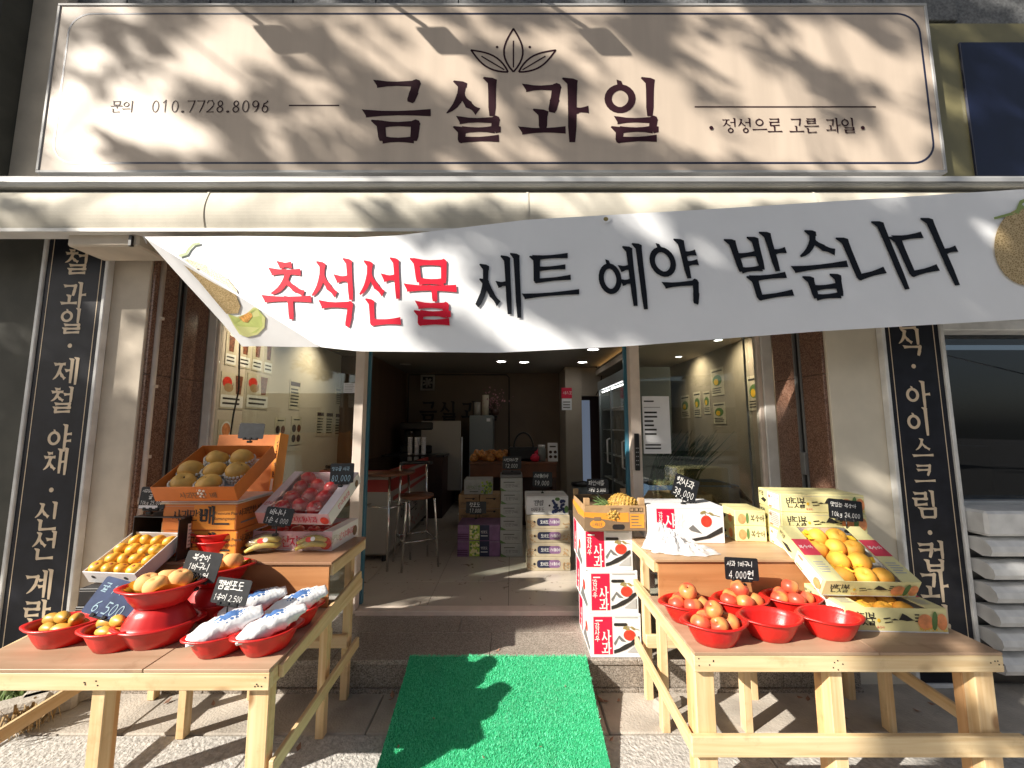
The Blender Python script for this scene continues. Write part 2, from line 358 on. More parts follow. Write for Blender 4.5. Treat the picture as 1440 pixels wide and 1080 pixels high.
# ------------------------------------------------------------------ objects
def tag(o, label=None, cat=None, group=None, kind=None):
    for k, v in (('label', label), ('category', cat), ('group', group), ('kind', kind)):
        if v: o[k] = v
    return o
def thing(name, label, cat, loc=(0, 0, 0), rot=(0, 0, 0), group=None):
    o = bpy.data.objects.new(name, None); COL.objects.link(o); o.empty_display_size = .1
    o.location = loc; o.rotation_euler = rot
    return tag(o, label, cat, group)
def dup(o, loc=None, rot=None, label=None, group=None, parent=None):
    c = o.copy(); COL.objects.link(c)
    if parent is not None: c.parent = parent
    if loc is not None: c.location = loc
    if rot is not None: c.rotation_euler = rot
    if label: c['label'] = label
    if group: c['group'] = group
    for ch in list(o.children): dup(ch, parent=c)
    return c
def inst(me, name, loc, rot=(0, 0, 0), sc=1.0, parent=None, label=None, cat=None, group=None):
    o = bpy.data.objects.new(name, me); COL.objects.link(o); o.location = loc; o.rotation_euler = rot
    o.scale = (sc, sc, sc) if not hasattr(sc, '__len__') else sc
    if parent: o.parent = parent
    return tag(o, label, cat, group)

class MB:
    def __init__(s): s.v = []; s.f = []; s.m = []; s.mats = []; s.sm = []
    def mi(s, m):
        if isinstance(m, str): m = M[m]
        if m not in s.mats: s.mats.append(m)
        return s.mats.index(m)
    def add(s, vs, fs, m, smooth=False, X=None):
        b = len(s.v); i = s.mi(m)
        s.v.extend([X @ Vector(p) for p in vs] if X else [Vector(p) for p in vs])
        for f in fs: s.f.append([b + k for k in f]); s.m.append(i); s.sm.append(smooth)
        return s
    def box(s, c, d, m, ch=0.0, X=None):
        hx, hy, hz = d[0] / 2, d[1] / 2, d[2] / 2; h = (hx, hy, hz)
        if ch <= 0:
            vs = [(c[0] + a * hx, c[1] + b * hy, c[2] + e * hz) for a in (-1, 1) for b in (-1, 1) for e in (-1, 1)]
            return s.add(vs, [(0, 1, 3, 2), (4, 6, 7, 5), (0, 4, 5, 1), (2, 3, 7, 6), (0, 2, 6, 4), (1, 5, 7, 3)], m, False, X)
        ch = min(ch, min(h) * .45); vs = []; idx = {}
        sg = [(a, b, e) for a in (-1, 1) for b in (-1, 1) for e in (-1, 1)]
        for q in sg:
            for ax in range(3):
                p = [c[k] + q[k] * (h[k] if k == ax else h[k] - ch) for k in range(3)]
                idx[(q, ax)] = len(vs); vs.append(p)
        fs = []
        for ax in range(3):
            o1, o2 = [k for k in range(3) if k != ax]
            for sn in (-1, 1):
                loop = []
                for a, b in ((-1, -1), (1, -1), (1, 1), (-1, 1)):
                    q = [0, 0, 0]; q[ax] = sn; q[o1] = a; q[o2] = b; loop.append(idx[(tuple(q), ax)])
                fs.append(loop)
            for a in (-1, 1):
                for b in (-1, 1):
                    q0 = [0, 0, 0]; q0[o1] = a; q0[o2] = b; q1 = list(q0); q0[ax] = -1; q1[ax] = 1
                    q0 = tuple(q0); q1 = tuple(q1)
                    fs.append([idx[(q0, o1)], idx[(q1, o1)], idx[(q1, o2)], idx[(q0, o2)]])
        for q in sg: fs.append([idx[(q, 0)], idx[(q, 1)], idx[(q, 2)]])
        return s.add(vs, fs, m, False, X)
    def bx(s, a, b, m, ch=0.0, X=None):
        return s.box([(a[k] + b[k]) / 2 for k in range(3)], [abs(b[k] - a[k]) for k in range(3)], m, ch, X)
    def tube(s, pts, r, m, n=8, X=None, smooth=True, caps=True):
        pts = [Vector(p) for p in pts]; k = len(pts)
        rr = r if hasattr(r, '__len__') else [r] * k
        vs = []; fs = []; up = None
        for i, p in enumerate(pts):
            t = (pts[min(i + 1, k - 1)] - pts[max(i - 1, 0)]).normalized()
            if up is None:
                up = Vector((0, 0, 1)) if abs(t.z) < .9 else Vector((1, 0, 0))
            a = t.cross(up)
            if a.length < 1e-4: a = t.orthogonal()
            a.normalize(); b = a.cross(t).normalized(); up = b
            for j in range(n):
                q = 2 * math.pi * j / n
                vs.append(p + (a * math.cos(q) + b * math.sin(q)) * rr[i])
        for i in range(k - 1):
            for j in range(n):
                fs.append((i * n + j, i * n + (j + 1) % n, (i + 1) * n + (j + 1) % n, (i + 1) * n + j))
        s.add(vs, fs, m, smooth, X)
        if caps:
            s.add(vs[:n], [tuple(range(n))], m, False, X); s.add(vs[-n:], [tuple(range(n))], m, False, X)
        return s
    def lathe(s, prof, m, n=16, sx=1.0, sy=1.0, X=None, smooth=True, fn=None):
        vs = []; fs = []
        for i, (r, z) in enumerate(prof):
            for j in range(n):
                q = 2 * math.pi * j / n; k = fn(q, i) if fn else 1.0
                vs.append((r * math.cos(q) * sx * k, r * math.sin(q) * sy * k, z))
        for i in range(len(prof) - 1):
            for j in range(n):
                fs.append((i * n + j, i * n + (j + 1) % n, (i + 1) * n + (j + 1) % n, (i + 1) * n + j))
        if prof[0][0] > 1e-5: fs.append(tuple(range(n)))
        if prof[-1][0] > 1e-5: fs.append(tuple((len(prof) - 1) * n + j for j in range(n)))
        return s.add(vs, fs, m, smooth, X)
    def mesh(s, name, fix=True):
        me = bpy.data.meshes.new(name)
        me.from_pydata([tuple(v) for v in s.v], [], s.f)
        for m in s.mats: me.materials.append(m)
        me.polygons.foreach_set('material_index', s.m); me.polygons.foreach_set('use_smooth', s.sm)
        if fix and len(s.f) < 20000:
            bm = bmesh.new(); bm.from_mesh(me)
            bmesh.ops.remove_doubles(bm, verts=bm.verts, dist=1e-6)
            bmesh.ops.recalc_face_normals(bm, faces=bm.faces); bm.to_mesh(me); bm.free()
        me.update(); return me
    def build(s, name, parent=None, loc=(0, 0, 0), rot=(0, 0, 0), label=None, cat=None, group=None, kind=None, fix=True):
        o = bpy.data.objects.new(name, s.mesh(name, fix)); COL.objects.link(o)
        o.location = loc; o.rotation_euler = rot
        if parent: o.parent = parent
        return tag(o, label, cat, group, kind)
def boxpart(name, a, b, m, parent=None, ch=.004, **k):
    return MB().bx(a, b, m, ch).build(name, parent, **k)

# ------------------------------------------------------------------ writing: a brush hangul and numeral stroke set
CHO = 'ㄱㄲㄴㄷㄸㄹㅁㅂㅃㅅㅆㅇㅈㅉㅊㅋㅌㅍㅎ'; JUNG = 'ㅏㅐㅑㅒㅓㅔㅕㅖㅗㅘㅙㅚㅛㅜㅝㅞㅟㅠㅡㅢㅣ'
JONG = ['', 'ㄱ', 'ㄲ', 'ㄳ', 'ㄴ', 'ㄵ', 'ㄶ', 'ㄷ', 'ㄹ', 'ㄺ', 'ㄻ', 'ㄼ', 'ㄽ', 'ㄾ', 'ㄿ', 'ㅀ', 'ㅁ', 'ㅂ', 'ㅄ', 'ㅅ', 'ㅆ', 'ㅇ', 'ㅈ', 'ㅊ', 'ㅋ', 'ㅌ', 'ㅍ', 'ㅎ']
DBL = {'ㄲ': 'ㄱㄱ', 'ㄸ': 'ㄷㄷ', 'ㅃ': 'ㅂㅂ', 'ㅆ': 'ㅅㅅ', 'ㅉ': 'ㅈㅈ', 'ㄳ': 'ㄱㅅ', 'ㄵ': 'ㄴㅈ', 'ㄶ': 'ㄴㅎ', 'ㄺ': 'ㄹㄱ', 'ㄻ': 'ㄹㅁ', 'ㄼ': 'ㄹㅂ', 'ㅄ': 'ㅂㅅ', 'ㅀ': 'ㄹㅎ'}
O = 'ring'
CONS = {
 'ㄱ': [[(0, .93), (.92, .95), (.86, .45), (.78, 0)]], 'ㄱv': [[(0, .9), (.88, .93), (.74, .5), (.1, 0)]],
 'ㄴ': [[(.08, 1), (.08, .1), (1, .2)]], 'ㄷ': [[(.05, .95), (.95, .97)], [(.1, .93), (.1, .08), (1, .16)]],
 'ㄹ': [[(.04, .97), (.92, .98), (.9, .55)], [(.9, .54), (.1, .52)], [(.1, .52), (.08, .05), (1, .12)]],
 'ㅁ': [[(.08, 1), (.12, 0)], [(.08, .95), (.92, .97), (.88, 0)], [(.12, .06), (.88, .06)]],
 'ㅂ': [[(.1, 1), (.14, 0)], [(.9, 1), (.86, 0)], [(.12, .52), (.88, .54)], [(.14, .05), (.86, .05)]],
 'ㅅ': [[(.5, 1), (.45, .62), (0, 0)], [(.46, .62), (.7, .3), (1, .05)]], 'ㅇ': [(O, .5, .48, .5, .5)],
 'ㅈ': [[(.04, .93), (.94, .95)], [(.6, .93), (.46, .5), (0, 0)], [(.48, .52), (.72, .25), (1, .04)]],
 'ㅊ': [[(.3, 1.0), (.68, 1.02)], [(.04, .76), (.94, .78)], [(.56, .77), (.44, .42), (0, 0)], [(.47, .44), (.72, .2), (1, .03)]],
 'ㅋ': [[(0, .93), (.92, .95), (.86, .45), (.7, 0)], [(.02, .52), (.88, .56)]],
 'ㅌ': [[(.05, .96), (.92, .98)], [(.1, .94), (.1, .06), (1, .12)], [(.1, .52), (.86, .54)]],
 'ㅍ': [[(0, .95), (1, .97)], [(.32, .93), (.36, .1)], [(.7, .93), (.64, .1)], [(0, .05), (1, .09)]],
 'ㅎ': [[(.3, 1.04), (.68, 1.05)], [(.02, .76), (.98, .78)], (O, .5, .3, .33, .32)]}
VERT = {
 'ㅣ': [[(.5, 1), (.5, 0)]], 'ㅏ': [[(.38, 1), (.38, 0)], [(.38, .52), (1.05, .54)]],
 'ㅑ': [[(.38, 1), (.38, 0)], [(.38, .66), (1.05, .68)], [(.38, .4), (1.05, .42)]],
 'ㅓ': [[(.72, 1), (.72, 0)], [(-.05, .54), (.72, .56)]], 'ㅕ': [[(.72, 1), (.72, 0)], [(-.05, .68), (.72, .7)], [(-.05, .42), (.72, .44)]],
 'ㅐ': [[(.3, .96), (.3, .06)], [(.85, 1), (.85, 0)], [(.3, .5), (.85, .52)]], 'ㅒ': [[(.3, .96), (.3, .06)], [(.85, 1), (.85, 0)], [(.3, .6), (.85, .62)], [(.3, .4), (.85, .42)]],
 'ㅔ': [[(.42, .96), (.42, .06)], [(.9, 1), (.9, 0)], [(-.1, .54), (.42, .56)]],
 'ㅖ': [[(.42, .96), (.42, .06)], [(.9, 1), (.9, 0)], [(-.1, .66), (.42, .68)], [(-.1, .44), (.42, .46)]]}
HORZ = {
 'ㅗ': [[(.48, 1), (.48, .15)], [(0, .1), (1, .14)]], 'ㅛ': [[(.32, 1), (.34, .15)], [(.66, 1), (.64, .15)], [(0, .1), (1, .14)]],
 'ㅜ': [[(0, .86), (1, .92)], [(.55, .88), (.55, 0)]], 'ㅠ': [[(0, .86), (1, .92)], [(.35, .88), (.3, 0)], [(.68, .88), (.68, 0)]],
 'ㅡ': [[(0, .45), (1, .52)]]}
MIX = {'ㅘ': 'ㅗㅏ', 'ㅙ': 'ㅗㅐ', 'ㅚ': 'ㅗㅣ', 'ㅝ': 'ㅜㅓ', 'ㅞ': 'ㅜㅔ', 'ㅟ': 'ㅜㅣ', 'ㅢ': 'ㅡㅣ'}
NUM = {
 '0': [(O, .5, .5, .42, .5)], '1': [[(.2, .8), (.5, 1), (.5, 0)]], '2': [[(.08, .76), (.25, .97), (.7, .97), (.9, .72), (.7, .42), (.06, .04)], [(.06, .04), (.95, .04)]],
 '3': [[(.08, .9), (.6, .98), (.88, .75), (.4, .53)], [(.4, .53), (.92, .36), (.75, .06), (.05, .06)]], '4': [[(.7, 0), (.7, 1), (.05, .3)], [(.05, .3), (1, .3)]],
 '5': [[(.9, .97), (.2, .97), (.14, .56)], [(.14, .56), (.7, .6), (.92, .34), (.7, .05), (.06, .06)]], '6': [[(.8, .96), (.35, .7), (.1, .3)], (O, .5, .28, .4, .29)],
 '7': [[(.06, .95), (.92, .95), (.4, 0)]], '8': [(O, .5, .74, .33, .25), (O, .5, .25, .4, .26)], '9': [(O, .5, .7, .4, .29), [(.88, .7), (.75, .3), (.35, 0)]],
 ',': [[(.5, .1), (.3, -.15)]], '.': [(O, .5, .06, .3, .09)], '+': [[(0, .5), (1, .5)], [(.5, 1), (.5, 0)]], '-': [[(0, .5), (1, .5)]], '/': [[(0, 0), (1, 1)]],
 'k': [[(.1, 1), (.1, 0)], [(.8, .6), (.1, .3), (.9, 0)]], 'g': [(O, .45, .4, .38, .28), [(.85, .7), (.85, -.1), (.2, -.2)]], '·': [(O, .5, .45, .25, .1)], '%': [[(0, 0), (1, 1)], (O, .2, .8, .2, .2), (O, .8, .2, .2, .2)]}
def boxmap(st, x0, y0, x1, y1):
    out = []
    for s in st:
        if s[0] == O: out.append((O, x0 + s[1] * (x1 - x0), y0 + s[2] * (y1 - y0), s[3] * (x1 - x0), s[4] * (y1 - y0)))
        else: out.append([(x0 + p[0] * (x1 - x0), y0 + p[1] * (y1 - y0)) for p in s])
    return out
def cons(c, x0, y0, x1, y1, v=False):
    if c in DBL:
        a, b = DBL[c]; w = x1 - x0
        return cons(a, x0, y0, x0 + w * .46, y1, v) + cons(b, x0 + w * .54, y0, x1, y1, v)
    if c == 'ㅇ':
        w, h = x1 - x0, y1 - y0; r = min(w * .5, h * .5); cx, cy = (x0 + x1) / 2, (y0 + y1) / 2
        return [(O, cx, cy, min(w / 2, r * 1.2), r)]
    return boxmap(CONS['ㄱv' if c == 'ㄱ' and v else c], x0, y0, x1, y1)
def strokes(ch):
    k = ord(ch) - 0xAC00
    if not 0 <= k < 11172: return NUM.get(ch, [])
    c, j, f = CHO[k // 588], JUNG[(k % 588) // 28], JONG[k % 28]
    if j in VERT:
        two = j in 'ㅐㅒㅔㅖ'; vx = .55 if two else .6; cw = .5 if two else .55
        if f: return cons(c, 0, .47, cw, .96, True) + boxmap(VERT[j], vx, .42, 1, 1.02) + cons(f, .2, 0, .92, .36)
        return cons(c, 0, .2, cw, .84, True) + boxmap(VERT[j], vx, 0, 1, 1.02)
    if j in HORZ:
        if f: return cons(c, .16, .66, .84, 1) + boxmap(HORZ[j], -.02, .36, 1.02, .60) + cons(f, .17, 0, .83, .30)
        return cons(c, .14, .5, .86, 1) + boxmap(HORZ[j], -.02, .06, 1.02, .46)
    h, v = MIX[j]
    if f: return cons(c, .04, .62, .56, .98) + boxmap(HORZ[h], -.02, .4, .66, .62) + boxmap(VERT[v], .64, .38, 1, 1.02) + cons(f, .2, 0, .92, .33)
    return cons(c, .04, .5, .56, .94) + boxmap(HORZ[h], -.02, .16, .66, .5) + boxmap(VERT[v], .62, 0, 1, 1.02)

class Art:
    """flat print laid on a face: shapes a fraction of a millimetre proud of one another"""
    def __init__(s, fmap, mb=None, base=.0010, step=.00003): s.f = fmap; s.mb = mb or MB(); s.o = base; s.st = step
    def face(s, polys, m):
        s.o += s.st
        vs = []; fs = []
        for p in polys:
            fs.append(tuple(range(len(vs), len(vs) + len(p)))); vs.extend([s.f(x, y, s.o) for x, y in p])
        s.mb.add(vs, fs, m); return s
    def rect(s, x, y, w, h, m, nx=1): 
        return s.face([[(x + w * i / nx, y), (x + w * (i + 1) / nx, y), (x + w * (i + 1) / nx, y + h), (x + w * i / nx, y + h)] for i in range(nx)], m)
    def rrect(s, x, y, w, h, r, m):
        p = []
        for cx, cy, a in ((x + w - r, y + r, -90), (x + w - r, y + h - r, 0), (x + r, y + h - r, 90), (x + r, y + r, 180)):
            for i in range(5): q = rad(a + i * 22.5); p.append((cx + r * math.cos(q), cy + r * math.sin(q)))
        return s.face([p], m)
    def ell(s, cx, cy, rx, ry, m, n=18, rot=0.0):
        c, d = math.cos(rot), math.sin(rot)
        return s.face([[(cx + rx * math.cos(2 * math.pi * i / n) * c - ry * math.sin(2 * math.pi * i / n) * d,
                         cy + rx * math.cos(2 * math.pi * i / n) * d + ry * math.sin(2 * math.pi * i / n) * c) for i in range(n)]], m)
    def poly(s, pts, m): return s.face([pts], m)
    def line(s, pts, w, m, w2=None):
        return s.face(ribbon(pts, [w + ((w2 if w2 is not None else w) - w) * i / (len(pts) - 1) for i in range(len(pts))]), m)
    def glyph(s, ch, g, m, vw=.12, hw=.085, jit=0.0, serif=1.0):
        for st in strokes(ch):
            if st[0] == O:
                _, cx, cy, rx, ry = st; n = 22; q = []
                for i in range(n):
                    a0, a1 = 2 * math.pi * i / n, 2 * math.pi * (i + 1) / n
                    k = lambda a: min((hw + (vw - hw) * abs(math.cos(a))) * .92, .98 * min(rx, ry))
                    q.append([g(cx + rx * math.cos(a0), cy + ry * math.sin(a0)), g(cx + rx * math.cos(a1), cy + ry * math.sin(a1)),
                              g(cx + (rx - k(a1)) * math.cos(a1), cy + (ry - k(a1)) * math.sin(a1)), g(cx + (rx - k(a0)) * math.cos(a0), cy + (ry - k(a0)) * math.sin(a0))])
                s.face(q, m); q = []
                if serif and ch not in NUM: q.append([g(cx - vw * .3, cy + ry - hw * .5), g(cx - vw * .45, cy + ry + hw * .75), g(cx + vw * .15, cy + ry + hw * .5), g(cx + vw * .45, cy + ry - hw * .4)]); s.face(q, m)
                continue
            p = [(x + R.uniform(-jit, jit), y + R.uniform(-jit, jit)) for x, y in st]
            if not serif:
                ws = []
                for i in range(len(p)):
                    a, b = p[max(0, i - 1)], p[min(len(p) - 1, i + 1)]; ex, ey = b[0] - a[0], b[1] - a[1]
                    ws.append(hw + (vw - hw) * abs(ey) / (math.hypot(ex, ey) or 1))
                rb = ribbon(p, ws)
            else:
                rb = []; ns = len(p) - 1; put = lambda polys: s.face([[g(*c) for c in q_] for q_ in polys], m)
                for q in range(ns):                                   # each leg of the stroke swells and thins like a brush
                    (ax, ay), (bx_, by_) = p[q], p[q + 1]; dx, dy = bx_ - ax, by_ - ay; L = math.hypot(dx, dy) or 1
                    w = hw + (vw - hw) * abs(dy) / L; up = abs(dy) > abs(dx) * 1.6; last = q == ns - 1; fall = dx < -.12 and dy < -.2
                    if up: prof = [1.12 if q == 0 else 1.0, 1.0, .96, .95, .92 if not last else .72]
                    elif fall and last: prof = [1.05, .95, .8, .6, .28]
                    elif dy < -.25 and dx > .12 and last: prof = [.55, .75, .95, 1.15, 1.2]
                    else: prof = [1.2 if q == 0 else 1.0, .84, .74, .86, 1.12 if last else 1.0]
                    k = [1 + (v - 1) * min(1.25, serif) for v in prof]
                    bow = (.035 if fall or (dy < -.25 and dx > .12) else 0) * (-1 if fall else 1)
                    pp = [(ax + dx * i / 4 - dy / L * bow * math.sin(math.pi * i / 4) * -1, ay + dy * i / 4 + dx / L * bow * math.sin(math.pi * i / 4) * -1) for i in range(5)]
                    put(ribbon(pp, [w * v for v in k]))
                    if q: put([[(ax + w * .56 * math.cos(a_), ay + w * .56 * math.sin(a_)) for a_ in [math.pi / 4 * i for i in range(8)]]])
                (x, y), (x2, y2) = p[0], p[1]; dx, dy = x2 - x, y2 - y; w = vw
                if abs(dy) > abs(dx) * 1.6:                            # flag at the head of an upright, leaning left
                    rb.append([(x - w * .5, y - w * .35), (x - w * 1.15, y + w * .30), (x - w * 1.05, y + w * .46), (x + w * .1, y + w * .34), (x + w * .62, y + w * .12), (x + w * .54, y - w * .4)])
                elif abs(dx) > abs(dy) * 2:                            # pointed press at the start of a level stroke
                    h_ = hw * .6; rb.append([(x - h_ * 1.0, y + h_ * 1.15), (x + h_ * 1.6, y + h_ * .75), (x + h_ * 1.6, y - h_ * .7), (x + h_ * .3, y - h_ * 1.0)])
            if rb: s.face([[g(*c) for c in q] for q in rb], m)
        return s
    def text(s, t, x, y, size, m, asp=.92, adv=1.06, vw=.12, hw=.085, jit=0.0, serif=1.0, shear=0.0, down=False):
        for ch in t:
            if ch == ' ':
                if down: y -= size * .5
                else: x += size * asp * adv * .45
                continue
            num = ch in NUM; w = size * asp * (.52 if num else 1); hh = size * (.86 if num else 1)
            if ch in ',.': w *= .6
            k = 1.6 if num else 1.0
            ox, oy = (x, y - size) if down else (x, y)
            if down and num: ox += (size * asp - w) / 2
            s.glyph(ch, lambda gx, gy, ox=ox, oy=oy, w=w, hh=hh: (ox + gx * w + shear * gy * hh, oy + gy * hh), m, vw * k ** .6, hw, jit, serif)
            if down: y -= size * adv
            else: x += w * adv + (size * .06 if num else 0)
        return s
    def bars(s, x, y, w, h, n, m, ragged=.3):
        """lines of print too small to read"""
        for i in range(n):
            ww = w * (1 - R.random() * ragged); s.rect(x, y + h * (i + .3) / n, ww, h / n * .42, m)
        return s
    def build(s, name, parent=None, **k): return s.mb.build(name, parent, fix=False, **k)
def ribbon(p, ws):
    n = len(p); L = []; Rr = []
    for i in range(n):
        a, b, c = p[max(0, i - 1)], p[i], p[min(n - 1, i + 1)]
        d1 = Vector((b[0] - a[0], b[1] - a[1])); d2 = Vector((c[0] - b[0], c[1] - b[1]))
        if d1.length < 1e-9: d1 = d2
        if d2.length < 1e-9: d2 = d1
        d1.normalize(); d2.normalize(); nn = Vector((-d1.y - d2.y, d1.x + d2.x))
        if nn.length < 1e-6: nn = Vector((-d1.y, d1.x))
        nn.normalize(); cs = max(.5, abs(nn.dot(Vector((-d1.y, d1.x))))); w = ws[i] / 2 / cs
        L.append((b[0] + nn.x * w, b[1] + nn.y * w)); Rr.append((b[0] - nn.x * w, b[1] - nn.y * w))
    return [[L[i], L[i + 1], Rr[i + 1], Rr[i]] for i in range(n - 1)]
def latin(art, t, x, y, size, m):
    cu = bpy.data.curves.new('print', 'FONT'); cu.body = t; cu.size = size; cu.resolution_u = 2
    o = bpy.data.objects.new('print', cu); COL.objects.link(o)
    me = o.to_mesh(); art.o += art.st
    art.mb.add([art.f(x + v.co.x, y + v.co.y, art.o) for v in me.vertices], [tuple(p.vertices) for p in me.polygons], m)
    o.to_mesh_clear(); bpy.data.objects.remove(o); bpy.data.curves.remove(cu)
# ================================================================== THE SETTING
S = 'structure'
MB().bx((-60, -60, -.3), (60, 60, -.06), 'asphalt').build('ground', kind=S)
FZ = .2                                                     # shop floor
STEP_Y, STEP_Z = 2.44, .175
# pavement of cast slabs: rough ones out front, a smoother concrete strip along the step
pv = boxpart('pavement', (-9, -3.4, -.12), (9, 2.6, -.03), 'dark_gap', kind=S, ch=0)
xs = [-6.2, -4.9, -3.6, -2.42, -1.22, -.02, 1.18, 2.38, 3.6, 4.8, 6.0]
for i in range(len(xs) - 1):
    for j, (y0, y1) in enumerate(((-.3, .9), (.9, 2.125))):
        dz = R.uniform(-.003, .003)
        boxpart('slab', (xs[i] + .003, y0 + .003, -.06), (xs[i + 1] - .003, y1 - .003, dz), 'paving', pv, .006)
    boxpart('slab', (xs[i] + .5, 2.131, -.06), (xs[i + 1] + .497, 2.56, R.uniform(-.002, .004)), 'concrete', pv, .006)
# entrance step faced with granite
st = boxpart('entrance_step', (-2.345, 2.455, -.03), (1.995, 3.02, .15), 'dark_gap', kind=S, ch=0)
tx = [-2.345, -1.75, -1.03, -.13, .72, 1.45, 1.995]
for i in range(6):
    boxpart('tread_slab', (tx[i] + .0015, STEP_Y - .012, .148), (tx[i + 1] - .0015, 2.735, STEP_Z), 'granite_step', st, .003)
    boxpart('tread_slab', (tx[i] + .0015 - (.22 if i else 0), 2.737, .148), (tx[i + 1] - .0015 - (.22 if i < 5 else 0), 3.0, STEP_Z), 'granite_step', st, .002)
    boxpart('riser_slab', (tx[i] + .0015 + (.1 if i else 0), STEP_Y, .022), (tx[i + 1] - .0015 + (.1 if i < 5 else 0), 2.458, .147), 'granite_riser', st, .003)
    boxpart('plinth_slab', (tx[i] + .0015, STEP_Y - .016, -.03), (tx[i + 1] - .0015, 2.457, .021), 'granite_riser', st, .004)
boxpart('threshold', (-1.11, 2.965, .17), (.885, 3.06, FZ + .004), 'frame_cream', st, .004)
# shop floor of square tiles
fl = boxpart('floor', (-2.34, 3.02, .1), (2.2, 8.6, FZ - .006), 'dark_gap', kind=S, ch=0)
for i in range(-4, 4):
    for j in range(8):
        x0, y0 = -.027 + .595 * i, 2.93 + .595 * j
        a, b = (max(x0 + .0015, -2.33), max(y0 + .0015, 3.062)), (min(x0 + .5935, 2.19), y0 + .5935)
        if b[0] - a[0] > .05: boxpart('tile', (a[0], a[1], .15), (b[0], b[1], FZ + R.uniform(-.0006, .0006)), 'tile', fl, .001)
# the room
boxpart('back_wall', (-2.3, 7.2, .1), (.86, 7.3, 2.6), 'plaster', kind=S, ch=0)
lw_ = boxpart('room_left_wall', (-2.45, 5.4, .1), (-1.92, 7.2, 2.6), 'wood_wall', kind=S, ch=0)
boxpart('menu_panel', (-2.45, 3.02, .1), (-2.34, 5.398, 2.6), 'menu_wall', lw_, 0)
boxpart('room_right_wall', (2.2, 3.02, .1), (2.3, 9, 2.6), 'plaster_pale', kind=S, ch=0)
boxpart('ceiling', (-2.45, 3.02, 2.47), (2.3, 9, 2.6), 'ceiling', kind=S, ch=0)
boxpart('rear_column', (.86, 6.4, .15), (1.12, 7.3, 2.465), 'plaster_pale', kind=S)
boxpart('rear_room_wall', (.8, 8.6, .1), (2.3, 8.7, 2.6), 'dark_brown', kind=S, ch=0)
boxpart('doorway_lintel', (1.121, 6.5, 2.0), (2.2, 6.62, 2.468), 'plaster_pale', kind=S)
boxpart('rear_doorway', (1.3, 8.3, .2), (1.62, 8.36, 2.05), 'cool_glow', kind=S, label='pale blue daylit doorway at the rear')
boxpart('ceiling_soffit', (1.35, 3.1, 2.32), (2.19, 6.4, 2.40), 'plaster_pale', kind=S)

# ------------------------------------------------------------------ the shop building
shop = thing('shop_building', 'stone clad shop front building holding the beige sign and open entrance', 'building', (0, 2.5, 0))
def part(name, a, b, m, parent=None, ch=.004, **k):
    p = parent or shop; off = p.location if p.parent is None else Vector((0, 0, 0))
    return boxpart(name, [a[i] - off[i] for i in range(3)], [b[i] - off[i] for i in range(3)], m, p, ch, **k)
def build_at(mb, name, parent, **k):
    off = parent.location; mb.v = [v - off for v in mb.v]
    return mb.build(name, parent, **k)
part('pillar', (-3.06, 2.5, -.1), (-2.352, 2.99, 3.2), 'stucco', label='beige rendered pillar beside the left strip sign')
part('pillar', (2.002, 2.5, -.1), (2.76, 2.99, 3.2), 'stucco_right', label='cream rendered pillar beside the right strip sign')
part('lintel', (-2.351, 2.52, 2.62), (2.001, 3.1, 3.2), 'stucco')
part('wall', (-3.3, 2.52, 3.201), (3.05, 3.1, 4.33), 'stone_grey')
# reddish granite lining of the entrance sides, with the shutter guide between the two faces
for sgn, x in ((1, -2.352), (-1, 2.002)):
    for (y0, y1) in ((2.515, 2.70), (2.765, 2.985)):
        for k in range(3):
            z0 = STEP_Z + .002 + .83 * k
            part('granite_panel', (x + sgn * .001, y0, z0), (x + sgn * .022, y1, min(z0 + .827, 2.62)), 'granite_red', ch=.002)
    g = part('shutter_guide', (x + sgn * .002, 2.702, STEP_Z), (x + sgn * .012, 2.763, 2.62), 'black_plastic', ch=.001)
    part('guide_lip', (x + sgn * .012, 2.701, STEP_Z), (x + sgn * .030, 2.712, 2.62), 'ink_grey', ch=.001)
    part('guide_lip', (x + sgn * .012, 2.753, STEP_Z), (x + sgn * .030, 2.764, 2.62), 'ink_grey', ch=.001)
part('lock_box', (1.955, 2.70, 1.18), (1.981, 2.745, 1.33), 'ink_grey')
# stone cladding above the sign, one tile at a time
for j in range(4):
    for i in range(11):
        x0 = -3.3 + i * .585 + (.29 if j % 2 else 0)
        part('stone_tile', (x0 + .003, 2.505, 4.335 + j * .45), (x0 + .582, 2.6, 4.782 + j * .45), 'stone_grey', ch=.004)
# drain pipe down the left granite face
mb = MB(); px_ = -2.325
mb.tube([(px_, 2.56, 2.6), (px_, 2.56, .98), (px_ + .005, 2.55, .93), (px_ + .05, 2.54, .90), (px_ + .07, 2.535, .89)], .016, 'frame_cream', 8)
mb.tube([(px_, 2.56, 1.06), (px_, 2.56, 1.02)], .021, 'frame_cream', 8)
for z in (1.3, 1.75, 2.2): mb.bx((px_ - .025, 2.555, z), (px_ + .02, 2.582, z + .02), 'frame_cream')
build_at(mb, 'drain_pipe', shop)

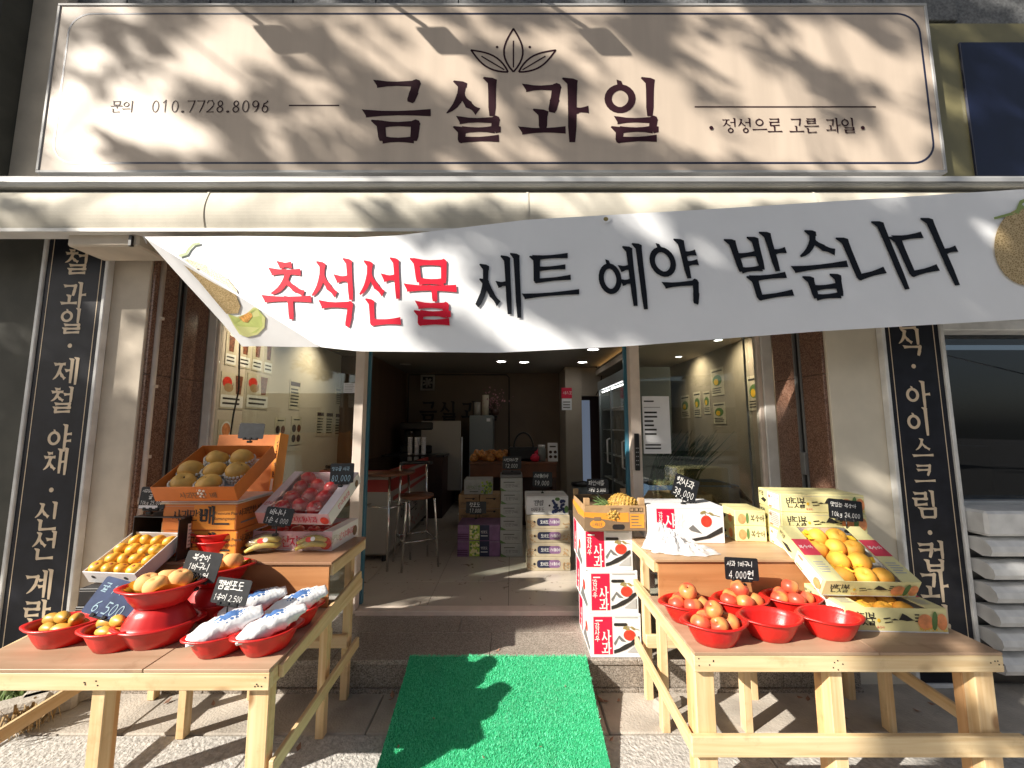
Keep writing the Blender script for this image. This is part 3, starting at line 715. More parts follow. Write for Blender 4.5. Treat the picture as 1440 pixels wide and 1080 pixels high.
# ------------------------------------------------------------------ glazed front
gf = thing('glazed_front', 'white framed glass shop front with its sliding doors pushed open', 'shop front', (0, 3.0, FZ))
part('jamb', (-2.329, 2.99, STEP_Z), (-2.268, 3.06, 2.61), 'frame_white', gf)
part('jamb', (1.90, 2.99, STEP_Z), (1.979, 3.06, 2.61), 'frame_white', gf)
part('jamb', (-2.267, 3.0, STEP_Z), (-2.248, 3.05, 2.61), 'frame_cream', gf)
part('jamb', (1.868, 3.0, STEP_Z), (1.899, 3.05, 2.61), 'frame_cream', gf)
part('door_post', (-1.185, 2.985, STEP_Z), (-1.115, 3.06, 2.61), 'frame_cream', gf)
part('door_post', (.89, 2.985, STEP_Z), (.965, 3.06, 2.61), 'frame_cream', gf)
part('header', (-2.266, 2.995, 2.52), (1.898, 3.055, 2.612), 'frame_white', gf)
part('sill', (-2.247, 2.995, STEP_Z), (-1.186, 3.055, .29), 'frame_white', gf)
part('sill', (.966, 2.995, STEP_Z), (1.867, 3.055, .29), 'frame_white', gf)
part('pane', (-2.247, 3.02, .291), (-1.186, 3.028, 2.519), 'glass', gf, 0)
part('pane', (.966, 3.02, .291), (1.867, 3.028, 2.519), 'glass', gf, 0)
part('sliding_door', (-2.08, 3.075, FZ + .01), (-1.135, 3.083, 2.5), 'glass', gf, 0)
part('sliding_door', (.905, 3.075, FZ + .01), (1.85, 3.083, 2.5), 'glass', gf, 0)
part('door_edge', (-1.134, 3.062, FZ + .01), (-1.098, 3.096, 2.5), 'blue_film', gf, .002)
part('door_edge', (.868, 3.062, FZ + .01), (.904, 3.096, 2.5), 'blue_film', gf, .002)
part('mullion', (1.79, 3.03, .3), (1.80, 3.045, 2.51), 'ink_grey', gf, .001)
kp = part('door_lock', (.905, 2.965, 1.18), (.94, 2.984, 1.45), 'black_plastic', gf, .006)
mb = MB()
for r in range(5):
    for c in range(2): mb.bx((.911 + c * .013, 2.962, 1.22 + r * .03), (.918 + c * .013, 2.9655, 1.226 + r * .03), 'ink_light')
build_at(mb, 'keypad', kp) if False else mb.build('keypad', kp, loc=-gf.location)
# notes stuck on the panes
def sheet(name, x0, x1, z0, z1, y, m, label, art=None, cat='notice', group=None, th=.0015, mats_=None):
    o = thing(name, label, cat, ((x0 + x1) / 2, y, z0), group=group); w, h = x1 - x0, z1 - z0
    MB().bx((-w / 2, 0, 0), (w / 2, th, h), m).build('paper', o)
    if art:
        A = Art(lambda x, z, f: Vector((x - w / 2, -f, z))); art(A, w, h); A.build('print', o)
    return o
def note_art(A, w, h):
    A.bars(w * .06, h * .88, w * .4, h * .06, 1, 'ink'); A.rect(w * .05, h * .80, w * .6, h * .008, 'ink')
    A.bars(w * .06, h * .30, w * .5, h * .45, 6, 'ink', .35); A.bars(w * .06, h * .06, w * .6, h * .12, 2, 'ink', .2)
sheet('notice', .985, 1.19, 1.30, 1.73, 3.012, 'paper', 'white paper notice taped inside the glass right of the doorway', note_art)
sheet('sticker', -1.28, -1.19, 1.755, 1.83, 3.012, 'paper', 'small white sticker at the top corner of the left pane', lambda A, w, h: A.bars(w * .1, h * .1, w * .8, h * .8, 5, 'ink_light'), 'sticker')

# ------------------------------------------------------------------ main sign
SGY = 2.36
sx0, sx1, sz0, sz1 = at(50, 243, SGY).x, at(1332, 243, SGY).x, at(700, 243, SGY).z, at(700, 5, SGY).z
sign = thing('shop_sign', 'long beige shop sign with dark Korean lettering and a leaf emblem', 'sign', (0, SGY, sz0))
part('board', (sx0 + .018, SGY + .002, sz0 + .018), (sx1 - .018, 2.5, sz1 - .018), 'sign_beige', sign, .002)
part('frame', (sx0, SGY - .004, sz0), (sx1, 2.5, sz0 + .017), 'ink_light', sign, .002)
part('frame', (sx0, SGY - .004, sz1 - .017), (sx1, 2.5, sz1), 'ink_light', sign, .002)
part('frame', (sx0, SGY - .004, sz0 + .0175), (sx0 + .0175, 2.5, sz1 - .0175), 'ink_light', sign, .002)
part('frame', (sx1 - .0175, SGY - .004, sz0 + .0175), (sx1, 2.5, sz1 - .0175), 'ink_light', sign, .002)
sf = lambda x, z, o: Vector((x, .002 - o, z - sz0))
def sp(px, py): p = at(px, py, SGY); return p.x, p.z
A = Art(sf)
bl, br, bb, bt = sp(86, 120)[0], sp(1303, 120)[0], sp(700, 229)[1], sp(700, 19)[1]
rr_ = .14; pts = []
for cx, cy, a in ((br - rr_, bt - rr_, 90), (br - rr_, bb + rr_, 0), (bl + rr_, bb + rr_, -90), (bl + rr_, bt - rr_, -180)):
    for i in range(9): q = rad(a - i * 11.25); pts.append((cx + rr_ * math.cos(q), cy + rr_ * math.sin(q)))
pts.append(pts[0]); A.line(pts, .013, 'navy_ink'); A.build('border_line', sign)
# emblem: three outlined leaves and two dots
A = Art(sf, base=.0012)
def leafshape(c, ang, L, W):
    ca, sa = math.cos(ang), math.sin(ang); out = []
    for sd in (1, -1):
        for i in range(11):
            t = i / 10 if sd > 0 else 1 - i / 10
            u, v = t * L, sd * W * math.sin(math.pi * t ** .9)
            out.append((c[0] + u * ca - v * sa, c[1] + u * sa + v * ca))
    return out
ec = sp(722, 101); top = sp(722, 40); Lm = top[1] - ec[1]
for ang, L, W, off in ((90, Lm, .062, (0, 0)), (33, Lm * .92, .045, (.035, 0)), (147, Lm * .92, .045, (-.035, 0))):
    p = leafshape((ec[0] + off[0], ec[1] + off[1]), rad(ang), L, W); A.line(p + [p[0]], .012, 'sign_dark')
    a = rad(ang); c = (ec[0] + off[0], ec[1] + off[1])
    A.line([(c[0] + L * .1 * math.cos(a), c[1] + L * .1 * math.sin(a)), (c[0] + L * .72 * math.cos(a), c[1] + L * .72 * math.sin(a))], .009, 'sign_dark')
for px in (699, 745):
    p = sp(px, 66); A.ell(p[0], p[1], .009, .009, 'sign_dark')
A.build('emblem', sign)
def px_glyph(A, ch, x0, y0, x1, y1, fp, m, vw, hw, lean=0.0, slope=0.0, serif=1.0):
    """one letter filling a box measured in the photograph, converted to the plane it is printed on"""
    h = y1 - y0; w = x1 - x0 - abs(lean) * h * .5
    A.glyph(ch, lambda gx, gy: fp(x0 + gx * w + lean * h * (1 - gy), y1 - gy * h + slope * gx * w), m, vw, hw, 0, serif)
for ch, b in (('금', (516, 116, 604, 198)), ('실', (628, 115, 708, 198)), ('과', (736, 116, 826, 200)), ('일', (850, 115, 930, 198))):
    A = Art(sf, base=.0014); px_glyph(A, ch, *b, sp, 'sign_dark', .14, .108, serif=1.2); A.build('letter', sign)
A = Art(sf, base=.0012)
b = sp(155, 158); A.text('문의', b[0], b[1], .078, 'sign_dark', vw=.10, hw=.07); A.build('enquiry_lettering', sign)
A = Art(sf, base=.0012)
b = sp(212, 158); A.text('010.7728.8096', b[0], b[1], .098, 'sign_dark', asp=1.05, vw=.11, hw=.07, serif=1.6); A.build('telephone_lettering', sign)
A = Art(sf, base=.0012)
b = sp(1017, 187); A.text('정성으로 고른 과일', b[0], b[1], .098, 'sign_dark', asp=.9, adv=1.09, vw=.11, hw=.075, serif=1.3)
for px in (1000, 1213): b = sp(px, 180); A.ell(b[0], b[1], .013, .013, 'sign_dark')
A.build('slogan_lettering', sign)
for x0, x1, y in ((406, 477, 149), (977, 1232, 151)):
    A = Art(sf, base=.0012); a, b = sp(x0, y), sp(x1, y); A.rect(a[0], a[1], b[0] - a[0], .009, 'sign_dark'); A.build('printed_rule', sign)
# floodlights on arms reaching out over the sign
for i, (px, py) in enumerate(((385, 46), (615, 48), (842, 50))):
    s0 = at(px, py, SGY); src = s0 - SDIR * (.60 / SDIR.y)
    lp = thing('sign_floodlight', ('leftmost', 'middle', 'rightmost')[i] + ' floodlight on a long arm above the beige sign', 'floodlight', (src.x, 2.5, src.z), group='floodlights over the shop sign')
    dy = src.y - 2.5
    MB().tube([(0, .0, 0), (0, dy + .05, 0)], .014, 'alu', 8).build('arm', lp)
    MB().box((0, 0, 0), (.18, .13, .05), 'alu', .012).build('lamp_head', lp, loc=(0, dy - .02, -.02), rot=(rad(38), 0, 0))
    MB().box((0, -.008, 0), (.07, .016, .12), 'alu', .003).build('wall_plate', lp)

# ------------------------------------------------------------------ awning, rolled up under the sign
aw = thing('awning', 'retracted cream awning with an aluminium cassette under the sign', 'awning', (0, 2.2, 2.6))
def profile_bar(prof, x0, x1, m, name, seg=1, parent=aw, **k):
    mb = MB(); n = len(prof)
    vs = []
    for i in range(seg + 1):
        x = x0 + (x1 - x0) * i / seg
        vs += [(x, y, z) for y, z in prof]
    fs = [(i * n + j, i * n + (j + 1) % n, (i + 1) * n + (j + 1) % n, (i + 1) * n + j) for i in range(seg) for j in range(n)]
    fs += [tuple(range(n)), tuple(seg * n + j for j in range(n))]
    mb.add(vs, fs, m); return build_at(mb, name, parent, **k)
zc0, zc1 = at(700, 262, 2.2).z, at(700, 247, 2.2).z
profile_bar([(2.2, zc0), (2.19, zc0 + .012), (2.19, zc1 - .02), (2.205, zc1), (2.33, zc1 + .012), (2.46, zc1 + .012), (2.46, zc0), ], -4.6, 4.6, 'alu', 'cassette')
profile_bar([(2.186, zc0 + .016), (2.186, zc0 + .024), (2.196, zc0 + .024), (2.196, zc0 + .016)], -4.6, 4.6, 'ink_grey', 'cassette_groove')
zv0, zv1 = at(700, 325, 2.2).z, at(700, 268, 2.21).z
pr = []
for i in range(13):
    t = i / 12; z = zv1 + (zv0 + .015 - zv1) * t; pr.append((2.225 - .035 * math.sin(math.pi * t * .85) - .0 * t, z))
pr += [(y + .09, z) for y, z in reversed(pr)]
profile_bar(pr, -4.6, 4.6, 'awning_cloth', 'rolled_cloth', 40)
profile_bar([(2.195, zv0 - .004), (2.195, zv0 + .016), (2.29, zv0 + .016), (2.29, zv0 - .004)], -4.6, 4.6, 'frame_white', 'front_rail')
for px in (287, 742, 1150, -120, 1560):
    x = at(px, 300, 2.2).x
    mb = MB(); 
    for i in range(12):
        a, b = pr[i], pr[i + 1]; mb.add([(x - .006, a[0] - .004, a[1]), (x + .006, a[0] - .004, a[1]), (x + .006, b[0] - .004, b[1]), (x - .006, b[0] - .004, b[1])], [(0, 1, 2, 3)], 'awning_cloth')
        mb.add([(x - .006, a[0] + .01, a[1]), (x + .006, a[0] + .01, a[1]), (x + .006, b[0] + .01, b[1]), (x - .006, b[0] + .01, b[1])], [(0, 1, 2, 3)], 'awning_cloth')
    build_at(mb, 'cloth_seam', aw)
p = at(150, 331, 2.35)
part('side_bracket', (-2.62, 2.24, p.z - .12), (-2.2, 2.46, p.z - .03), 'stucco', aw, .01)
part('bracket_hook', (-2.245, 2.225, p.z - .125), (-2.225, 2.245, p.z - .06), 'black_plastic', aw, .002)

# ------------------------------------------------------------------ the holiday banner
BD = 2.06
TOPS = [(203, 333), (340, 332), (500, 334), (560, 331), (740, 309), (1000, 294), (1440, 266), (1640, 252)]
BOTS = [(203, 333), (450, 488), (505, 494), (700, 496), (880, 487), (1150, 466), (1440, 449), (1640, 436)]
def pl(P_, x):
    for a, b in zip(P_, P_[1:]):
        if x <= b[0]: return a[1] + (b[1] - a[1]) * (x - a[0]) / (b[0] - a[0])
    return P_[-1][1]
def bdep(x, y):
    k = max(0, min(1, (x - 300) / 200))
    fold = .008 * math.sin((x * .8 + y * 1.4) / 26) * max(0, 1 - abs(x - 520) / 260) * max(0, (y - 380) / 110)
    return BD + .012 * math.sin(x / 170.) + .006 * math.sin(x / 110. + y / 90.) + fold + .10 * (1 - k) * (1 - max(0, (y - 333) / 160))
bn = thing('banner', 'long white cloth banner with red and black Korean lettering sagging across the entrance', 'banner', at(800, 480, BD))
mb = MB(); NX, NT = 150, 14; vs = []
for i in range(NX + 1):
    x = 203 + (1640 - 203) * i / NX
    for j in range(NT + 1):
        y = pl(TOPS, x) + (pl(BOTS, x) - pl(TOPS, x)) * j / NT; vs.append(at(x, y, bdep(x, y)))
mb.add(vs, [(i * (NT + 1) + j, i * (NT + 1) + j + 1, (i + 1) * (NT + 1) + j + 1, (i + 1) * (NT + 1) + j) for i in range(NX) for j in range(NT)], 'banner_white', True)
build_at(mb, 'cloth', bn)
# the wind-folded lower corner, swung towards the street
TLc, BLc, BRc = at(203, 333, bdep(203, 333)), at(341, 487, BD + .45), at(450, 488, bdep(450, 488))
fn_ = (BLc - TLc).cross(BRc - TLc).normalized()
if fn_.y > 0: fn_ = -fn_
def flap(px, py, o=0.0):
    r = ray(px, py); c = Vector((0, 0, EYE)); k = (TLc - c).dot(fn_) / r.dot(fn_)
    return c + r * k + fn_ * o
def flap_pt(t, u, off=0.0):
    p = TLc + (BLc - TLc) * t + (BRc - BLc) * (t * u); edge = (1 - u) * t
    return p + fn_ * (.004 * math.sin(edge * 7) * edge + off)
mb = MB(); n = 14; vs = [flap_pt(i / n, j / n) for i in range(n + 1) for j in range(n + 1)]
mb.add(vs, [(i * (n + 1) + j, i * (n + 1) + j + 1, (i + 1) * (n + 1) + j + 1, (i + 1) * (n + 1) + j) for i in range(n) for j in range(n)], 'banner_white', True)
build_at(mb, 'folded_corner', bn)
bf = lambda x, y, o: at(x, y, bdep(x, y) - .006 - o) - bn.location
RED = (('추', 370, 372, 436, 453), ('석', 436, 368, 500, 458), ('선', 503, 367, 566, 456), ('물', 571, 367, 641, 454))
BLK = (('세', 667, 362, 731, 447, .05, 0), ('트', 739, 362, 813, 434, 0, -.06), ('예', 837, 351, 906, 438, .12, -.05), ('약', 908, 345, 984, 431, .24, -.07),
       ('받', 1024, 337, 1110, 423, .30, -.10), ('습', 1106, 331, 1190, 421, .26, -.09), ('니', 1178, 324, 1272, 414, .42, -.12), ('다', 1250, 319, 1346, 408, .44, -.12))
for ch, *b in RED: A = Art(bf, base=.001); px_glyph(A, ch, *b, lambda x, y: (x, y), 'banner_red', .12, .108, .06, .03, 1.0); A.build('letter', bn, label='red printed Korean letter')
for ch, a, b, c, d, lean, slope in BLK: A = Art(bf, base=.001); px_glyph(A, ch, a, b, c, d, lambda x, y: (x, y), 'banner_black', .125, .09, lean, slope, 1.0); A.build('letter', bn, label='black printed Korean letter')
# printed melons: one squeezed into the folded corner, one running out of frame at the right
Mi = Matrix(((BLc - TLc), (BRc - BLc), fn_)).transposed().inverted()
def ff(x, y, o):
    a, b, c = Mi @ (flap(x, y) - TLc); t = min(1, max(.02, a)); u = min(1.0, max(0, b / t))
    return flap_pt(t, u, .003 + o) - bn.location
A = Art(ff, base=.001)
def fan_ell(cx, cy, rx, ry, m, rot, nr=4):
    c, d = math.cos(rot), math.sin(rot); pt = lambda k, i: (cx + rx * k * math.cos(.2618 * i) * c - ry * k * math.sin(.2618 * i) * d, cy + rx * k * math.cos(.2618 * i) * d + ry * k * math.sin(.2618 * i) * c)
    A.face([[pt(k / nr, i), pt((k + 1) / nr, i), pt((k + 1) / nr, i + 1), pt(k / nr, i + 1)] for k in range(nr) for i in range(24)], m)
A.poly([(259, 372), (297, 395), (335, 414), (339, 430), (336, 440), (319, 441), (300, 418), (280, 394)], 'melon_net')
A.poly([(321, 441), (334, 445), (347, 441), (357, 432), (366, 432), (374, 446), (373, 460), (363, 470), (348, 474), (337, 470), (328, 456)], 'melon_rind')
A.poly([(323, 442), (335, 447), (348, 442), (358, 434), (365, 434), (371, 446), (370, 458), (361, 467), (348, 470), (338, 467), (330, 456)], 'melon_flesh')
A.poly([(337, 446), (346, 441), (353, 437), (356, 444), (349, 453), (343, 452)], 'melon_seed')
A.build('melon_print', bn)
A = Art(bf, base=.001); A.face([[(258, 365), (264, 364), (278, 377), (277, 379)], [(264, 364), (290, 373), (297, 390), (278, 377)], [(290, 373), (318, 390), (315, 400), (297, 390)], [(318, 390), (333, 408), (334, 413), (315, 400)]], 'melon_net')
A.line([(252, 360), (262, 357), (266, 350), (272, 344), (281, 342)], 4, 'melon_stalk', 3); A.build('melon_print', bn)
A = Art(bf, base=.001)
A.ell(1448, 346, 50, 56, 'melon_net', 30); A.line([(1440, 290), (1425, 300), (1398, 307)], 5, 'melon_stalk', 3); A.line([(1430, 300), (1436, 284), (1450, 278)], 6, 'melon_stalk', 4)
A.build('melon_print', bn)
A = Art(bf, base=.001)
A.ell(852, 308, 7, 5.5, 'banner_white', 14); A.ell(852, 308, 3.5, 3, 'olive_print', 12); A.build('eyelet', bn)
for py_, z_ in ((252, .22), (436, -.25)):
    e_ = at(1640, py_, bdep(1640, py_)) - bn.location; MB().tube([e_, e_ + Vector((.30, .38, z_))], .004, 'paper', 6).build('tie_cord', bn)
MB().tube([TLc - bn.location, Vector((-2.33, 2.45, TLc.z + .05)) - bn.location], .004, 'paper', 6).build('tie_cord', bn)

# ------------------------------------------------------------------ upright strip signs on the pillars
def strip_sign(x0, x1, txt, label, glyphs, zb=.03, zt=3.1):
    d = 2.465; o = thing('strip_sign', label, 'sign', ((x0 + x1) / 2, d, zb)); w, h = x1 - x0, zt - zb
    MB().box((0, .017, h / 2), (w - .05, .03, h), 'strip_black', .002).build('panel', o)
    for sx in (-1, 1): MB().box((sx * (w / 2 - .0125), .012, h / 2), (.024, .044, h), 'metal_white', .004).build('frame', o)
    MB().box((0, .012, -.012), (w, .044, .023), 'metal_white', .003).build('frame', o)
    A = Art(lambda x, z, f: Vector((x, .002 - f, z - zb)), base=.001)
    for sx in (-1, 1): A.rect(sx * (w / 2 - .058) - .003, zb + .06, .005, h - .1, 'gold_text', 1)
    A.build('gold_line', o)
    for ch, px, py, hp in glyphs:
        A = Art(lambda x, z, f: Vector((x - o.location.x, .002 - f, z - zb)), base=.0012)
        p = at(px, py, d); e = at(px, py + hp / 2, d).z; t = at(px, py - hp / 2, d).z; g = t - e
        if ch == '·': A.ell(p.x, p.z, .014, .014, 'gold_text', 14); A.build('dot', o); continue
        if ch == '.': continue
        A.glyph(ch, lambda gx, gy: (p.x - g * .46 + gx * g * .92, e + gy * g), 'gold_text', .135, .105, 0, 1.1); A.build('letter', o)
    return o
strip_sign(-3.02, -2.585, '', 'black strip sign with cream Korean lettering on the left pillar',
   [('제', 117, 332, 36), ('철', 108, 368, 34), ('과', 104, 416, 34), ('일', 100, 452, 33), ('·', 98, 486, 0), ('제', 92, 523, 36), ('철', 87, 563, 34), ('야', 83, 617, 36),
    ('채', 78, 650, 36), ('·', 72, 689, 0), ('신', 66, 727, 38), ('선', 62, 768, 38), ('계', 54, 823, 40), ('란', 52, 866, 40)])
strip_sign(2.325, 2.72, '', 'black strip sign with cream Korean lettering on the right pillar',
   [('간', 1273, 446, 34), ('식', 1281, 482, 36), ('·', 1285, 515, 0), ('아', 1291, 556, 36), ('이', 1293, 594, 37), ('스', 1298, 633, 30), ('크', 1301, 669, 30), ('림', 1303, 710, 36), ('·', 1308, 749, 0),
    ('컵', 1312, 783, 40), ('과', 1315, 826, 42), ('일', 1321, 874, 42)])

# ------------------------------------------------------------------ neighbours
nl = thing('neighbour_building', 'dark grey rendered building left of the fruit shop', 'building', (-4.5, 2.6, 0))
part('wall', (-6.5, 2.56, -.1), (-3.065, 3.0, 3.05), 'grey_wall', nl)
part('wall', (-6.5, 2.56, 3.051), (-3.305, 3.0, 6.0), 'stone_grey', nl)
part('stone_pillar', (-3.56, 2.30, 3.06), (-3.31, 2.559, 6.0), 'grey_wall', nl, .01)
part('render_strip', (-3.306, 2.45, 2.99), (-3.063, 2.515, 4.9), 'stucco', nl)
nr = thing('neighbour_building', 'shop right of the fruit shop with a dark window and navy fascia', 'building', (4.0, 2.6, 0))
part('wall', (2.765, 2.60, -.1), (6.5, 3.0, 1.0), 'grey_wall', nr)
part('upper_wall', (3.055, 2.54, 4.25), (6.5, 3.0, 6.2), 'stone_grey', nr)
part('window_head', (2.765, 2.52, 2.12), (6.5, 3.0, 2.19), 'metal_white', nr, .006)
part('fascia_frame', (2.83, 2.44, 3.03), (6.5, 2.60, 4.24), 'olive_frame', nr, .004)
part('fascia_panel', (3.02, 2.425, 3.05), (6.4, 2.44, 4.08), 'navy_panel', nr, .002)
part('wall', (2.765, 2.56, 2.191), (6.5, 3.0, 3.03), 'stucco_right', nr)
w = part('window', (2.765, 2.62, 1.0), (2.80, 2.70, 2.12), 'alu', nr, .004)
MB().bx((2.80, 2.655, 1.0), (6.4, 2.662, 2.12), 'glass_dark').build('pane', w, loc=-nr.location)
MB().bx((2.80, 2.60, .99), (6.4, 2.70, 1.03), 'alu', .004).build('sill', w, loc=-nr.location)
part('back_room', (2.8, 3.6, .5), (6.4, 3.7, 2.2), 'navy_panel', nr, 0)
part('room_shelf', (3.0, 3.2, .5), (3.8, 3.55, 1.35), 'black_plastic', nr, .01)
# louvred outdoor unit against the right-hand wall
ac = thing('air_conditioner_unit', 'white louvred air conditioner housing beside the right strip sign', 'air conditioner', (3.30, 2.42, 0))
MB().bx((-.56, .06, .02), (.7, .17, 1.0), 'black_plastic', .004).build('housing', ac)
MB().bx((-.562, -.05, .87), (.7, .17, 1.012), 'metal_white', .015).build('top_panel', ac)
def louvre_mesh():
    pf = [(.058, .05), (.01, .054), (-.03, .044), (-.055, .018), (-.062, -.012), (-.05, -.038), (-.01, -.046), (.058, -.02)]
    n = len(pf); mb = MB(); mb.add([(x, y, z) for x in (-.562, .7) for y, z in pf], [(j, (j + 1) % n, n + (j + 1) % n, n + j) for j in range(n)] + [tuple(range(n)), tuple(n + j for j in range(n))], 'metal_white', False)
    return mb.mesh('louvre')
lm_ = louvre_mesh()
for k in range(6): inst(lm_, 'louvre', (0, 0, .80 - k * .127), parent=ac)
mb = MB(); mb.tube([(.05 + .10 * math.cos(q), -.032, .84 + .10 * math.sin(q) * .4) for q in [math.pi * i / 10 for i in range(11)]], .004, 'ink_grey', 5); mb.build('fan_guard', ac)
# street across the road, seen only in the glass
fb = thing('building', 'plain office block across the street with rows of windows', 'building', (0, -19, 0))
MB().bx((-22, -6, 0), (-3, 0, 3.6), 'building_far').build('wall', fb)
MB().bx((-2.5, -6, 0), (16, 0, 4.4), 'building_far2').build('wall', fb)
wm = MB().bx((-.7, 0, -.8), (.7, .06, .8), 'glass_far').mesh('window')
for i in range(14):
    for j in range(1): inst(wm, 'window', (-20.5 + i * 2.6, .01, 1.9 + j * 2.9), parent=fb)
# ================================================================== DISPLAY TABLES
def rotz(a): return Matrix.Rotation(a, 4, 'Z')
def plank(name, a, b, m, parent, ch=.004, **k):
    """a board between two corner points, its origin at its own middle"""
    c = [(a[i] + b[i]) / 2 for i in range(3)]; d = [abs(b[i] - a[i]) for i in range(3)]
    return MB().box((0, 0, 0), d, m, ch).build(name, parent, loc=c, **k)
def slant(name, a, b, w, t, m, parent):
    """a board running from a to b (its middle line)"""
    a, b = Vector(a), Vector(b); d = b - a; L = d.length
    q = d.to_track_quat('Y', 'Z')
    return MB().box((0, 0, 0), (t, L, w), m, .003).build(name, parent, loc=(a + b) / 2, rot=q.to_euler())
def display_table(label, x0, x1, y0, ym, y1, zl, zu, mats, mid, right):
    t = thing('display_table', label, 'table', ((x0 + x1) / 2, (y0 + y1) / 2, 0)); L = t.location
    o = lambda p: (p[0] - L.x, p[1] - L.y, p[2])
    P = lambda n, a, b, m, ch=.003, **k: plank(n, o(a), o(b), m, t, ch, **k)
    mt, mu, mr = mats
    # lower plywood top, upper plywood top, the riser board between them
    xm = x0 + (x1 - x0) * .60
    P('tabletop', (x0, y0, zl - .012), (xm - .0012, ym + .10, zl), mt, .0015); P('tabletop', (xm + .0012, y0 + .001, zl - .012), (x1, ym + .10, zl - .0012), mt, .0015)
    P('upper_top', (x0, ym - .012, zu - .012), (x1, y1, zu), mu, .0015)
    P('riser_board', (x0 + .02, ym, zl + .001), (x1 - .016, ym + .012, zu - .0125), mr, .0015)
    # aprons
    P('apron', (x0 - .002, y0 + .002, zl - .075), (x1 + .002, y0 + .03, zl - .0125), 'pine_x')
    P('apron', (x0, y0 + .031, zl - .075), (x0 + .026, y1 - .03, zl - .0125), 'pine_y')
    P('apron', (x1 - .026, y0 + .031, zl - .075), (x1, y1 - .03, zl - .0125), 'pine_y')
    P('apron', (x0, ym + .013, zu - .07), (x0 + .026, y1 - .03, zu - .0125), 'pine_y')
    P('apron', (x1 - .026, ym + .013, zu - .07), (x1, y1 - .03, zu - .0125), 'pine_y')
    P('apron', (x0, y1 - .029, zu - .07), (x1, y1 - .001, zu - .0125), 'pine_x')
    P('apron', (x0 + .03, ym + .013, zl - .075), (x1 - .03, ym + .039, zl - .0125), 'pine_x')
    # legs: front three, middle three, rear three
    xs_ = (x0 + .012, x0 + (x1 - x0) * mid, x1 - .088)
    for k, x in enumerate(xs_):
        w = .076 if k != 1 else .052
        P('leg', (x, y0 + .031, 0), (x + w, y0 + .078, zl - .0755 if k == 1 else zl - .076), 'pine_z')
        P('leg', (x, y0 + .0785, 0), (x + .03, y0 + .12, zl - .078), 'pine_warm')
    for k, x in enumerate((x0 + .027, x0 + (x1 - x0) * .36, x0 + (x1 - x0) * .69, x1 - .067)):
        P('leg', (x, ym + .0395, 0), (x + .04, ym + .085, zl - .02), 'pine_z')
    for k, x in enumerate((x0 + .027, x0 + (x1 - x0) * .5, x1 - .067)):
        P('leg', (x, y1 - .135, 0), (x + .04, y1 - .093, zu - .0125), 'pine_z')
    # stretchers near the ground along the depth
    zs = .30
    for x in (x0 - .020, x1 + .0005) if right else (x0 - .02, x1 + .0005):
        slant('stretcher', o((x + .0095, y0 + .03, zs - .035)), o((x + .0095, y1 - .10, zs - .01)), .055, .019, 'pine_y', t)
        slant('stretcher', o((x + .0095, y0 + .06, zl - .04)), o((x + .0095, y1 - .10, zl + .03)), .05, .018, 'pine_y', t) if not right else None
    P('stretcher', (x0 + .03, y1 - .136, .28), (x1 - .03, y1 - .155, .35), 'pine_x')
    if right: P('stretcher', (x0 - .022, y0 + .008, .235), (x1 + .06, y0 + .030, .31), 'pine_x')
    if not right: P('stretcher', (x1 - .30, ym + .086, .42), (x1 - .03, ym + .106, .48), 'pine_x')
    # nail heads on the front apron
    mb = MB()
    for x in (x0 + .03, x0 + (x1 - x0) * mid + .01, x1 - .04):
        for k in range(5): mb.box((x + R.uniform(-.02, .045) - L.x, y0 + .0015 - L.y, zl - .044 + R.uniform(-.022, .022)), (.004, .002, .004), 'ink')
    mb.build('nail_heads', t)
    return t
ZL, ZU = .62, .837
LX0, LX1, LY0, LYM, LY1 = -2.04, -.885, 1.555, 2.05, 2.50
RX0, RX1, RY0, RYM, RY1 = .715, 1.925, 1.665, 2.09, 2.50
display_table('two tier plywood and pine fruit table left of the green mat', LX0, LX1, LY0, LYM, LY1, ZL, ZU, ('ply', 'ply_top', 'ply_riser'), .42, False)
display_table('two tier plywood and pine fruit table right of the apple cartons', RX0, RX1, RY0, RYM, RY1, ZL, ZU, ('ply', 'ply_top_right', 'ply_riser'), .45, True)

# ================================================================== GREEN MAT
mt = thing('turf_mat', 'green artificial turf mat sloping from the granite step to the pavement', 'mat', (-.08, 2.44, 0))
MX0, MX1 = -.585, .425
def matz(y):
    if y > 2.43: return STEP_Z + .004
    t = max(0, min(1, (2.43 - y) / .62)); return (STEP_Z + .006) * (1 - t) ** 1.15 + .012
ys = [2.445] + [2.43 - .04 * i for i in range(24)]
mb = MB(); vs = []
for y in ys:
    for k in range(13):
        x = MX0 + (MX1 - MX0) * k / 12 + (R.uniform(-.002, .002) if k in (0, 12) else 0)
        w_ = .006 * mnoise.noise(Vector((x * 3, y * 4, 2.0))) + (.010 * max(0, mnoise.noise(Vector((y * 3.5, x, 5.0)))) if k in (0, 12) else 0); x += (.007 * mnoise.noise(Vector((y * 5, k, 1.0))) if k in (0, 12) else 0); vs += [(x, y, matz(y) + w_), (x, y, matz(y) - .009)]
n = 26; fs = []
for i in range(len(ys) - 1):
    for k in range(12):
        a = i * n + 2 * k; fs += [(a, a + 2, a + n + 2, a + n), (a + 1, a + n + 1, a + n + 3, a + 3)]
    fs += [(i * n, i * n + n, i * n + n + 1, i * n + 1), (i * n + 24, i * n + 25, i * n + n + 25, i * n + n + 24)]
mb.add(vs, fs, 'turf_base'); build_at(mb, 'backing', mt)
import numpy as np
rg = np.random.default_rng(5); N = 70000
bx_ = rg.uniform(MX0, MX1, N); by_ = rg.uniform(1.45, 2.44, N)
